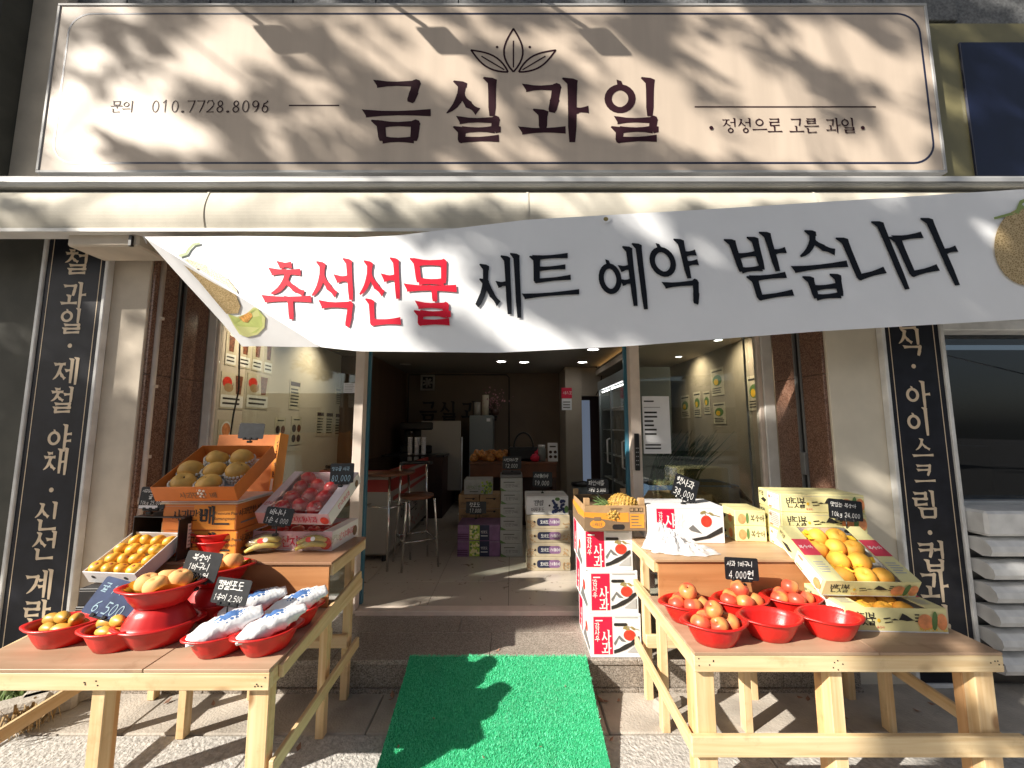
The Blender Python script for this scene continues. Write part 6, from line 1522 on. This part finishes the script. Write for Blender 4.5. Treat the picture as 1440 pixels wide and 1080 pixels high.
mb = MB(); c0 = at(575, 527, 7.18); c1 = at(716, 527, 7.18); mb.tube([(c0.x, 7.185, 1.4), (c0.x, 7.185, c0.z), (c1.x - .05, 7.185, c1.z), (c1.x, 7.185, c1.z - .05), (c1.x, 7.185, .9)], .012, 'ink', 6); mb.build('wall_cable', None, label='dark cable conduit framing the back wall', cat='cable')
mb = MB(); mb.tube([at(838, 515, 6.35), at(846, 528, 6.38), at(844, 545, 6.38), at(838, 556, 6.38)], .008, 'ink', 6); mb.build('hanging_cable', None, label='black cable drooping from the ceiling cove at the right', cat='cable')
sp0 = at(797, 560, 6.39); sg = thing('wall_notice', 'red and white notices on the rear column', 'notice', (sp0.x, 6.398, sp0.z)); 
A = Art(lambda x, y, f: Vector((x, -.003 - f, y))); MB().bx((-.085, -.003, .0), (.085, 0, .17), 'crimson', 0).build('upper_notice', sg); MB().bx((-.08, -.003, -.19), (.08, 0, -.005), 'paper', 0).build('lower_notice', sg); A.text('세스코', -.06, .06, .05, 'chalk'); A.bars(-.06, -.17, .12, .13, 3, 'ink_grey'); A.build('notice_print', sg)
# lit downlights
for px, py, dd in ((705, 508, 6.2), (737, 509, 6.2), (819, 509, 6.2), (834, 491, 4.6), (570, 512, 6.5)):
    p = at(px, py, dd); k = (2.469 - EYE) / (p.z - EYE); q = Vector((p.x * k, p.y * k, 2.469))
    o = thing('ceiling_light', 'round lit downlight in the shop ceiling ' + {705: 'left of centre', 737: 'at the centre', 819: 'near the rear column', 834: 'closest to the warm cove', 570: 'switched off at the left corner'}[px].replace('switched off', 'dim'), 'ceiling light', q)
    MB().lathe([(.085, 0), (.085, -.006), (.07, -.008), (.07, 0)], 'white_enamel', 20).build('trim', o); MB().lathe([(.068, -.003), (.0001, -.0031)], 'lamp_white' if px != 570 else 'white_enamel', 20).build('diffuser', o)
for x, y, w_ in ((-1.95, 3.45, 'left over the menu posters, front'), (-1.95, 4.5, 'left over the menu posters, rear'), (1.95, 3.7, 'right behind the glass, front'), (1.95, 4.6, 'right behind the glass, rear')):
    o = thing('ceiling_light', 'warm downlight on the ' + w_, 'ceiling light', (x, y, 2.469 if x < 0 else 2.318)); MB().lathe([(.05, 0), (.05, -.006), (.04, -.008), (.04, 0)], 'white_enamel', 16).build('trim', o); MB().lathe([(.038, -.003), (.0001, -.0031)], 'lamp_white', 16).build('diffuser', o)
    l_ = bpy.data.lights.new('downlight', 'SPOT'); l_.energy = 14 if x < 0 else 11; l_.color = (1, .80, .55); l_.spot_size = rad(125); l_.spot_blend = .9; l_.shadow_soft_size = .03
    lo = bpy.data.objects.new('downlight', l_); COL.objects.link(lo); lo.parent = o; lo.location = (0, 0, -.02); lo.rotation_euler = (0, rad(38 if x < 0 else -38), 0)
cv = thing('cove_light', 'warm lit cove strip along the right of the ceiling', 'light strip', (1.42, 4.6, 2.42)); MB().bx((-.02, -1.5, -.015), (.02, 1.75, .0), 'lamp_warm', 0).build('strip', cv); MB().bx((-.10, -1.5, -.018), (-.021, 1.75, -.0155), 'plaster_pale', 0).build('channel', cv)
# showcase refrigerator on the right, open side to the left
sc_ = thing('showcase_refrigerator', 'tall grey glass fronted drinks showcase along the right wall', 'showcase refrigerator', (1.71, 5.4, FZ)); Hh = 1.86
for nm, a, b, m in (('side_panel', (-.35, -.75, 0), (.15, -.70, Hh), 'fridge_grey'), ('side_panel', (-.35, .8, 0), (.15, .85, Hh), 'fridge_grey'), ('top_panel', (-.36, -.76, Hh + .001), (.15, .86, Hh + .14), 'fridge_grey'), ('back_panel', (.10, -.699, 0), (.14, .799, Hh), 'navy_panel'), ('base_panel', (-.35, -.699, 0), (.099, .799, .2), 'fridge_grey')): MB().bx(a, b, m, .004).build(nm, sc_)
for y in (-.699, .05): 
    d = MB().bx((-.36, y, .21), (-.345, y + .04, Hh - .01), 'fridge_grey', .003).build('door_frame', sc_); MB().bx((-.356, y + .042, .23), (-.35, y + .625, Hh - .03), 'glass', 0).build('door_glass', sc_); MB().tube([(-.36, y + .08, .8), (-.40, y + .08, .82), (-.40, y + .08, 1.12), (-.36, y + .08, 1.14)], .012, 'metal_white', 8).build('door_handle', sc_)
for z in (.55, .9, 1.25, 1.55): MB().bx((-.30, -.69, z), (.095, .79, z + .012), 'metal_white', 0).build('shelf', sc_)
BT = MB().lathe([(.033, 0), (.035, .01), (.035, .13), (.014, .17), (.014, .20), (.0001, .201)], 'ink_grey', 10).mesh('bottle')
for z in (.562, .912, 1.262):
    for k in range(10): inst(BT, 'bottle', (1.48 + (k % 2) * .1, 4.78 + k * .13, FZ + z), label='dark bottle on the showcase refrigerator shelf', cat='bottle', group='bottles in the showcase refrigerator')
st = thing('lit_tube', 'thin white lit tube at the top of the showcase', 'light strip', (1.40, 5.45, FZ + Hh - .03)); MB().tube([(0, -.7, 0), (0, .7, 0)], .008, 'lamp_white', 6).build('tube', st)
for y in (-.72, .72): MB().box((0, y, 0), (.02, .02, .02), 'metal_white').build('end_cap', st)
# ice cream freezer, stool and table at the left
fz = thing('chest_freezer', 'white ice cream chest freezer with a red band on the left side', 'freezer', (-1.54, 5.0, FZ)); 
MB().bx((-.35, -1.0, .06), (.34, .75, .82), 'white_enamel', .02).build('cabinet', fz); MB().bx((-.352, -1.002, .66), (.343, .752, .78), 'crate_red', .003).build('red_band', fz); MB().bx((-.36, -1.01, .821), (.35, .76, .87), 'crate_red', .006).build('lid_frame', fz)
for y in (-.98, -.11): MB().bx((-.33, y, .871), (.32, y + .84, .88), 'glass_dark', 0).build('glass_lid', fz)
A = Art(lambda x, y, f: Vector((.343 + f, x, y)), base=.002); A.poly([(-.9, .60), (.7, .64), (.7, .60), (-.9, .56)], 'crate_red'); A.text('아이스크림', -.6, .28, .18, 'ink', asp=.8); [A.ell(R.uniform(-.8, .6), R.uniform(.12, .25), .02, .02, 'crate_red', 8) for _ in range(14)]; A.build('side_print', fz)
for x in (-.3, .29):
    for y in (-.95, .7): MB().lathe([(.025, 0), (.025, .06)], 'black_plastic', 8).build('foot', fz, loc=(x, y, 0))
def metal_stool(x, y, rz, label):
    o = thing('bar_chair', label, 'chair', (x, y, FZ), (0, 0, rz)); h = .62
    MB().lathe([(.15, h), (.16, h + .01), (.16, h + .03), (.0001, h + .034)], 'brown_counter', 20).build('seat', o)
    for sx in (-1, 1):
        for sy in (-1, 1):
            top = (sx * .13, sy * .13, h if sy < 0 else h + .32); MB().tube([(sx * .17, sy * .17, 0), (sx * .135, sy * .135, h * .96), top], .011, 'chrome', 8).build('leg', o)
    MB().tube([(-.15, -.15, .25), (.15, -.15, .25), (.15, .15, .25), (-.15, .15, .25), (-.15, -.15, .25)], .007, 'chrome', 6).build('footrest', o)
    MB().tube([(.135 * math.cos(q) * 1.1, .04 + .11 * math.sin(q), h + .32) for q in [math.pi * i / 12 for i in range(13)]], .018, 'black_plastic', 8).build('backrest', o)
metal_stool(-.92, 3.95, .5, 'chrome bar chair with a round brown seat inside the doorway'); metal_stool(-1.55, 3.55, -.4, 'chrome bar chair seen through the left pane')
tb = thing('bar_table', 'small round wooden bar table with chrome legs by the freezer', 'table', (-1.22, 3.98, FZ)); MB().lathe([(.25, .84), (.26, .845), (.26, .865), (.0001, .87)], 'brown_counter', 24).build('tabletop', tb)
for q in (0.4, 1.97, 3.54, 5.1): MB().tube([(.24 * math.cos(q), .24 * math.sin(q), 0), (.2 * math.cos(q), .2 * math.sin(q), .84)], .012, 'chrome', 8).build('leg', tb)
MB().tube([(.22 * math.cos(q), .22 * math.sin(q), .55) for q in (0.4, 1.97, 3.54, 5.1, 0.4 + 6.283)], .008, 'chrome', 6).build('rack', tb)
# coffee things on the far left counter
kc = thing('side_counter', 'dark service counter behind the freezer', 'counter', (-1.50, 6.3, FZ)); MB().bx((-.38, -.45, 0), (.5, .85, .86), 'dark_brown', .004).build('cabinet', kc); MB().bx((-.39, -.46, .861), (.52, .86, .89), 'black_plastic', .004).build('worktop', kc)
cm = thing('coffee_machine', 'black coffee machine on the service counter', 'coffee machine', (-1.50, 6.5, FZ + .891)); MB().box((0, 0, .06), (.5, .45, .12), 'black_plastic', .015).build('base', cm); MB().box((0, .12, .24), (.5, .2, .24), 'black_plastic', .015).build('back', cm); MB().box((0, 0, .42), (.52, .45, .12), 'black_plastic', .02).build('top', cm); MB().tube([(-.1, -.1, .36), (-.1, -.1, .28)], .025, 'steel', 10).tube([(.1, -.1, .36), (.1, -.1, .28)], .025, 'steel', 10).build('spout', cm)
for k in range(3):
    x = -1.50 + .10 * k; o = MB(); 
    for j in range(9): o.lathe([(.03, .028 * j), (.036, .028 * j + .03)], 'paper', 12)
    o.build('cup_stack', None, (x, 5.92, FZ + .892), label=('leftmost', 'middle', 'rightmost')[k] + ' stack of white paper cups on the service counter', cat='cups')
bn2 = thing('waste_bin', 'grey cylindrical waste bin beside the counter', 'bin', (.98, 5.6, FZ)); MB().lathe([(.14, 0), (.16, .5), (.15, .5), (.13, .02), (.0001, .02)], 'fridge_grey', 20).build('body', bn2); MB().lathe([(.165, .5), (.165, .53), (.0001, .56)], 'black_plastic', 20).build('lid', bn2)

# ------------------------------------------------------------------ posters behind the left pane
LWX = -2.338
def wall_poster(px0, px1, py0, py1, label, art, m='paper', cat='poster', group=None):
    """a flat sheet on the room's left wall"""
    d0 = LWX * FOC / ((px0 - 720)) ; d1 = LWX * FOC / ((px1 - 720)); dm_ = (d0 + d1) / 2
    z0, z1 = at(px0, py1, dm_).z, at(px0, py0, dm_).z; w, h = d1 - d0, z1 - z0
    o = thing('poster', label, cat, (LWX, d0, z0), group=group); MB().bx((0, 0, 0), (.003, w, h), m).build('sheet', o)
    A = Art(lambda x, y, f: Vector((.003 + f, x, y))); art(A, w, h); A.build('print', o)
def drink_art(A, w, h):
    A.poly([(w * .3, h * .42), (w * .7, h * .42), (w * .78, h * .95), (w * .22, h * .95)], 'menu_brown'); A.ell(w * .5, h * .93, w * .27, h * .05, 'paper', 12); A.rrect(w * .04, h * .04, w * .92, h * .30, .01, 'white_print'); A.bars(w * .12, h * .08, w * .76, h * .22, 2, 'ink', .1)
def food_art(A, w, h):
    A.ell(w * .25, h * .72, w * .2, h * .16, 'tomato', 14); A.ell(w * .32, h * .58, w * .2, h * .12, 'kraft', 14); A.text('+', w * .45, h * .6, h * .16, 'ink', serif=0); A.poly([(w * .64, h * .42), (w * .86, h * .42), (w * .92, h * .95), (w * .58, h * .95)], 'menu_brown'); A.rrect(w * .02, h * .04, w * .96, h * .34, .012, 'white_print'); A.bars(w * .1, h * .08, w * .8, h * .26, 2, 'ink', .1)
for k, (a, b) in enumerate(((311, 327), (331, 347), (350, 364), (367, 379))): wall_poster(a, b, 468 + 4 * k, 514 + 4 * k, ('first', 'second', 'third', 'fourth')[k] + ' drink picture from the left on the top row of the menu wall', drink_art, 'paper_cream')
for k, (a, b) in enumerate(((308, 341), (345, 376))): wall_poster(a, b, 525 + 2 * k, 575, ('left', 'right')[k] + ' set menu picture on the second row of the menu wall', food_art, 'paper_cream')
wall_poster(309, 330, 590, 622, 'round dessert picture low on the menu wall', lambda A, w, h: (A.ell(w * .5, h * .55, w * .36, h * .38, 'white_print', 18), A.ell(w * .5, h * .55, w * .28, h * .3, 'peach_print', 18)), 'paper_cream')
def list_art(A, w, h): A.rect(w * .05, h * .8, w * .9, h * .14, 'menu_dark'); A.bars(w * .1, h * .08, w * .8, h * .66, 6, 'ink', .2)
def four_art(A, w, h): A.bars(w * .2, h * .84, w * .6, h * .1, 1, 'ink', 0); [A.ell(w * x, h * y, w * .2, h * .14, 'menu_dark' if (x + y) < 1 else 'menu_brown', 12) for x in (.27, .75) for y in (.22, .58)]
for px0, px1, py0, py1, lab, ar in ((406, 421, 535, 576, 'tall dark framed price list on the left wall', list_art), (388, 403, 587, 628, 'left one of two small four picture sheets on the left wall', four_art), (411, 425, 586, 625, 'right one of two small four picture sheets on the left wall', four_art),
        (446, 456, 578, 613, 'leftmost of three narrow text sheets by the door post', list_art), (459, 469, 579, 613, 'middle one of three narrow text sheets by the door post', list_art), (472, 480, 580, 614, 'rightmost of three narrow text sheets by the door post', list_art), (471, 484, 546, 571, 'small text sheet above the narrow sheets', list_art)):
    wall_poster(px0, px1, py0, py1, lab, ar, 'paper_cream')
mb = MB(); mb.tube([(-2.16, 3.10, at(305, 462, 3.1).z), (-2.15, 3.12, 1.78), (-2.17, 3.11, 1.6), (-2.19, 3.12, 1.42), (-2.16, 3.12, 1.25), (-2.15, 3.12, 1.2)], .006, 'ink', 6); mb.build('window_cord', None, label='black cord hanging inside the left pane', cat='cord')
# ------------------------------------------------------------------ behind the right pane
def rposter(px0, px1, py0, py1, label, art, m='paper_cream'):
    d0 = 2.198 * FOC / (px1 - 720); d1 = 2.198 * FOC / (px0 - 720); dm_ = (d0 + d1) / 2; z0, z1 = at(px0, py1, dm_).z, at(px0, py0, dm_).z; w, h = d1 - d0, z1 - z0
    o = thing('poster', label, 'poster', (2.198, d1, z0)); MB().bx((-.003, -w, 0), (0, 0, h), m).build('sheet', o); A = Art(lambda x, y, f: Vector((-.003 - f, -x, y))); art(A, w, h); A.build('print', o)
def pic_art(A, w, h): A.bars(w * .1, h * .82, w * .8, h * .14, 1, 'ink', 0); A.ell(w * .5, h * .55, w * .36, h * .2, 'leaf_print', 14); A.ell(w * .42, h * .5, w * .18, h * .12, 'wrap_yellow', 12); A.bars(w * .1, h * .06, w * .8, h * .24, 3, 'ink', .2)
for px0, px1, py0, py1, lab in ((1053, 1072, 528, 577, 'fruit picture sheet nearest the right jamb'), (1002, 1020, 518, 556, 'green fruit picture sheet highest on the right wall'), (1003, 1020, 566, 596, 'plain list sheet below the green picture'), (976, 986, 551, 586, 'small sheet left of the green picture'), (990, 999, 550, 582, 'narrow sheet beside the green picture'), (958, 970, 556, 588, 'reddish sheet further in on the right wall')): rposter(px0, px1, py0, py1, lab, pic_art)
# shelf crate of spring onions and boxes
cr = thing('vegetable_crate', 'dark blue crate of vegetables on the stand behind the right pane', 'crate', (1.52, 3.62, FZ + .62)); MB().bx((-.38, -.22, 0), (.38, .22, .02), 'blue_crate', .002).build('base', cr)
for y in (-.22, .205): 
    for z in (.025, .085, .145): MB().bx((-.38, y, z), (.38, y + .015, z + .045), 'blue_crate', .002).build('slat', cr)
for x in (-.38, .365): MB().bx((x, -.204, .021), (x + .015, .204, .19), 'blue_crate', .002).build('end_panel', cr)
so = thing('spring_onions', 'bundle of dark green spring onions leaning in the blue crate', 'spring onions', (1.52, 3.62, FZ + .66)); mb = MB()
for k in range(120):
    x0 = R.uniform(-.33, .05); y0 = R.uniform(-.16, .16); t = Vector((x0 + R.uniform(.10, .42), y0 + R.uniform(-.1, .1), R.uniform(.35, .62))); mb.tube([(x0, y0, 0), (x0 * .6 + t.x * .4, y0, t.z * .55), t], [.006, .006, .001], 'onion_green', 4)
mb.build('stalk', so)['kind'] = 'stuff'
std = thing('display_stand', 'dark display stand under the vegetable crate', 'stand', (1.52, 3.62, FZ)); MB().bx((-.42, -.26, .58), (.42, .26, .615), 'dark_brown', .003).build('top', std)
for x in (-.40, .36):
    for y in (-.24, .20): MB().bx((x, y, 0), (x + .04, y + .04, .579), 'dark_brown', .002).build('leg', std)
def open_box(x, y, z, w, d, h, rz, m, label):
    o = thing('cardboard_box', label, 'box', (x, y, z), (0, 0, rz))
    for nm, a, b in (('side_panel', (-w / 2, -d / 2, 0), (-w / 2 + .005, d / 2, h)), ('side_panel', (w / 2 - .005, -d / 2, 0), (w / 2, d / 2, h)), ('front_panel', (-w / 2 + .0055, -d / 2, 0), (w / 2 - .0055, -d / 2 + .005, h)), ('back_panel', (-w / 2 + .0055, d / 2 - .005, 0), (w / 2 - .0055, d / 2, h)), ('base_panel', (-w / 2 + .006, -d / 2 + .006, .001), (w / 2 - .006, d / 2 - .006, .006))): MB().bx(a, b, m).build(nm, o)
    for sx in (-1, 1): MB().box((sx * w * .22, 0, 0), (w * .46, d, .004), m, 0, Matrix.Translation((sx * w / 2, 0, h)) @ Matrix.Rotation(sx * .9, 4, 'Y')).build('flap', o)
    return o
open_box(1.33, 3.24, FZ + .52, .40, .24, .26, .1, 'kraft', 'open brown cardboard box with an orange side inside the right pane')
MB().bx((-.205, -.05, 0), (.0, -.045, .2), 'orange_card').build('carton_panel', None, (1.23, 3.16, FZ + .55), label='orange printed carton panel in front of the brown box', cat='box panel')
open_box(1.66, 3.40, FZ + .5, .34, .3, .32, -.2, 'kraft_dark', 'dark brown open box at the right jamb behind the pane')
for x, y, lab in ((1.33, 3.24, 'low wooden stand under the open brown box'), (1.66, 3.40, 'low wooden stand under the dark open box')): MB().bx((-.16, -.11, 0), (.16, .11, .495), 'dark_brown', .004).build('box_stand', None, (x, y, FZ), label=lab, cat='stand')

# ================================================================== SMALL THINGS OUTSIDE
# weeds growing at the planter stub under the left table
cb = thing('kerb_stone', 'dark rough kerb stones at the foot of the left pillar', 'kerb', (-2.3, 2.2, 0))
for k, (px, py) in enumerate(((28, 1012), (70, 993), (112, 975))):
    q = on(px, py, .02); MB().box((0, 0, .03), (.13, .22, .13), 'concrete', .02).build('stone', cb, loc=q - Vector((-2.3, 2.2, 0)), rot=(0, 0, -.95))
def weed(x, y, z, n, h, m, label, seed, droop=.4):
    rr = random.Random(seed); mb = MB()
    for k in range(n):
        q = rr.uniform(0, 6.28); r = rr.uniform(.2, 1) * h * .7; b = Vector((rr.gauss(0, .03), rr.gauss(0, .03), 0)); hh_ = h * rr.uniform(.5, 1)
        p = [b, b + Vector((r * .35 * math.cos(q), r * .35 * math.sin(q), hh_ * .6)), b + Vector((r * .8 * math.cos(q), r * .8 * math.sin(q), hh_)), b + Vector((r * 1.15 * math.cos(q), r * 1.15 * math.sin(q), hh_ * (1 - droop)))]
        s = Vector((-math.sin(q), math.cos(q), 0)) * .006
        mb.add([p[0] - s * .5, p[0] + s * .5, p[1] + s, p[1] - s, p[2] + s * .8, p[2] - s * .8, p[3]], [(0, 1, 2, 3), (3, 2, 4, 5), (5, 4, 6)], m)
    o = thing('weed', label, 'plant', (x, y, z)); mb.build('leaf_blades', o, fix=False)['kind'] = 'stuff'
for px, py, n_, h_, m_, lab, sd, dr in ((22, 990, 130, .20, 'weed', 'bushy green weed growing at the far left under the table', 1, .4), (72, 972, 90, .16, 'weed', 'smaller green weed beside the kerb stones', 2, .4), (34, 1026, 80, .12, 'weed_dry', 'dry straw coloured weed tuft behind the left table leg', 3, .95)):
    q = on(px, py, .01); weed(q.x, q.y, .01, n_, h_, m_, lab, sd, dr)
lm = MB(); lm.add([(-.022, 0, .004), (0, -.012, .001), (.026, 0, .010), (0, .013, .002), (0, 0, .006)], [(0, 1, 4), (1, 2, 4), (2, 3, 4), (3, 0, 4)], 'dry_leaf'); LM = lm.mesh('fallen_leaf')
for k, (px, py) in enumerate(((549, 984), (552, 978), (962, 972), (966, 968), (1115, 972), (1120, 968), (845, 985), (848, 975), (870, 985), (430, 1000), (300, 990), (250, 975), (1240, 985), (1290, 1000), (860, 1040), (420, 1052), (1190, 1010), (1310, 990), (700, 915), (610, 1010), (760, 1050), (795, 965), (680, 1065), (560, 1050))):
    z = .006 if py > 960 else STEP_Z + .001; p = on(px, py, z)
    if MX0 < p.x < MX1 and z < .1:
        for _ in range(4): z = matz(p.y) + .012; p = on(px, py, z); 
    if p.y > 2.4 and z < .05: p.y = 2.38 - .01 * (k % 4)
    inst(LM, 'fallen_leaf', p, (R.uniform(-.3, .3), R.uniform(-.3, .3), R.uniform(0, 6)), R.uniform(.25, .4) if z > .012 and py > 960 else R.uniform(.5, 1.2), None, 'small dry leaf ' + ('lying on the green mat' if z > .012 and py > 960 else 'beside the green mat' if 535 < px < 600 or 830 < px < 880 else 'under the right table' if px > 880 else 'on the granite step' if py < 960 else 'under the left table'), 'leaf', 'fallen leaves on the ground')
p = on(1060, 990, 0)
MB().box((0, 0, .03), (.16, .07, .06), 'concrete', .012).build('paver_brick', None, (.83, 2.3, .0), (0, 0, .5), 'loose pale concrete brick under the right table', 'brick')

# ================================================================== STREET TREES behind the camera: their leaves dapple the front
def leaf_cluster_pts(c, r, n, rr):
    out = []
    while len(out) < n:
        v = Vector((rr.uniform(-1, 1), rr.uniform(-1, 1), rr.uniform(-1, 1)))
        if v.length <= 1: out.append(c + Vector((v.x * r, v.y * r, v.z * r * .75)))
    return out
def street_tree(label, base, cl, seed, leaf=.058):
    rr = random.Random(seed); o = thing('street_tree', label, 'tree', base); b = Vector(base)
    mb = MB(); pts = [Vector(p) for p in ((0, 0, -.1), (.02, .01, 1.5), (-.03, .03, 3.5), (.05, .0, 5.5), (.0, .05, 7.4))]
    mb.tube(pts, [.17, .145, .13, .10, .05], 'bark', 10); mb.build('trunk', o)
    hi = sorted([c for c, r, n in cl if c.z > 6.6], key=lambda c: rr.random())[:14]
    for c in hi:
        e = c - b; s = pts[3].lerp(pts[4], rr.random()); m_ = (s + e) / 2 + Vector((rr.uniform(-.3, .3), rr.uniform(-.3, .3), .25)); MB().tube([s, m_, e], [.03, .016, .005], 'bark', 6).build('limb', o)
    P = []
    for c, r, n in cl: P += leaf_cluster_pts(c - b, r, n, rr)
    N = len(P); rg = np.random.default_rng(seed); P = np.array([tuple(p) for p in P]); 
    a = rg.normal(size=(N, 3)); a /= np.linalg.norm(a, axis=1)[:, None]; q = rg.normal(size=(N, 3)); bb = np.cross(a, q); bb /= np.linalg.norm(bb, axis=1)[:, None]
    L = leaf * rg.uniform(.7, 1.3, N)[:, None]; V = np.stack([P - a * L, P + bb * L * .55, P + a * L, P - bb * L * .55], 1)
    me = bpy.data.meshes.new('crown'); me.vertices.add(N * 4); me.vertices.foreach_set('co', V.reshape(-1)); me.loops.add(N * 4); me.loops.foreach_set('vertex_index', np.arange(N * 4)); me.polygons.add(N); me.polygons.foreach_set('loop_start', np.arange(N) * 4); me.update(calc_edges=True); me.materials.append(M['leaf'])
    c_ = inst(me, 'crown', (0, 0, 0), parent=o); c_['kind'] = 'stuff'; return o
rt = random.Random(11); groups = {0: [], 1: [], 2: []}
# openings between the boughs: the sun comes through them on to these stretches of the front
GAPS = [(178, 150, 62, 52, 0), (310, 88, 92, 30, .2), (430, 130, 60, 18, .35), (560, 62, 75, 30, .15), (620, 112, 70, 24, .3), (480, 22, 90, 9, 0), (800, 62, 42, 26, .3), (880, 140, 50, 42, .7), (960, 60, 26, 20, 0),
        (1010, 30, 60, 16, .2), (1062, 108, 66, 22, .6), (1110, 185, 105, 34, .45), (1215, 212, 80, 14, .1), (1285, 185, 36, 26, 0), (1240, 100, 30, 18, .5), (90, 218, 60, 14, 0), (250, 195, 60, 18, .4), (470, 182, 44, 14, .3), (720, 212, 50, 12, 0),
        (680, 40, 40, 14, .2), (320, 35, 60, 10, 0), (1120, 45, 60, 12, .3), (760, 130, 34, 26, .5), (990, 205, 50, 16, .3),
        (130, 296, 300, 34, 0), (470, 300, 60, 20, .4), (860, 285, 60, 14, .2), (430, 410, 260, 95, 0), (760, 470, 60, 26, .4), (935, 345, 44, 22, .2), (1190, 432, 78, 34, .5), (1385, 325, 50, 30, .2), (1335, 440, 50, 14, .2), (640, 345, 60, 14, .2)]
def in_gap(px, py, grow):
    for cx_, cy_, rx, ry, a in GAPS:
        dx, dy = px - cx_, py - cy_; u = dx * math.cos(a) + dy * math.sin(a); v = -dx * math.sin(a) + dy * math.cos(a)
        if (u / (rx + grow)) ** 2 + (v / (ry + grow)) ** 2 < 1: return True
    return False
def bough(p, r, n, tmin=7.0, tmax=12.0):
    c = p - SDIR * rt.uniform(tmin, tmax); groups[0 if c.x < -9.0 else 1].append((c, r, n))
def shade(x, z, r, n): bough(Vector((x, 2.36, z)), r, n)
k = 0
while k < 345:
    px, py = rt.uniform(-60, 1500), rt.uniform(-160, 262); r = rt.uniform(.06, .13)
    if in_gap(px, py, 13): continue
    bough(at(px, py, 2.36), r, int(12 + 130 * r)); k += 1
for k in range(70):                                                            # sparse twigs across the openings
    px, py = rt.uniform(40, 1400), rt.uniform(0, 262); bough(at(px, py, 2.36), rt.uniform(.08, .14), 9)
k = 0
while k < 125:
    px, py = rt.uniform(380, 1560), rt.uniform(262, 500)
    if py > 500 - max(0, px - 880) * .09 or in_gap(px, py, 20): continue
    r = rt.uniform(.08, .18); bough(at(px, py, 2.06), r, int(30 + 170 * r)); k += 1
for k in range(34): bough(Vector((rt.uniform(-2.0, -.85), 2.2, rt.uniform(1.0, 1.5))), rt.uniform(.10, .17), 52)
for k in range(66): shade(rt.uniform(-4.6, -2.30), rt.uniform(1.0, 2.62), rt.uniform(.16, .30), 60)
for k in range(30): shade(rt.uniform(-4.6, -2.9), rt.uniform(-.3, 1.0), rt.uniform(.16, .28), 60)
for k in range(50): shade(rt.uniform(2.0, 4.0), rt.uniform(.95, 1.9), rt.uniform(.16, .28), 60)
for k in range(26): shade(rt.uniform(2.5, 4.0), rt.uniform(-.7, .95), rt.uniform(.15, .26), 56)
for g, (lab, bx0) in enumerate((('street tree with small leaves furthest left across the pavement', (-11.9, -2.3, 0)), ('street tree with small leaves behind the viewer on the left', (-5.8, -2.72, 0)))):
    if groups[g]: street_tree(lab, bx0, groups[g], 20 + g)

# trees along the far kerb, mirrored in the panes
rt = random.Random(5)
for lab, x, y, hgt in (('round street tree across the road, left', -9.0, -15.5, 5.2), ('round street tree across the road, middle', -3.2, -15.0, 4.6), ('round street tree across the road, right', 3.5, -15.5, 5.4), ('round street tree across the road, far right', 9.5, -15.2, 4.9)):
    cl = [(Vector((x + rt.gauss(0, 1.0), y + rt.gauss(0, .7), hgt + rt.gauss(0, .8))), rt.uniform(.4, .8), 70) for k in range(34)]
    street_tree(lab, (x, y, 0), cl, int(hgt * 10), .11)
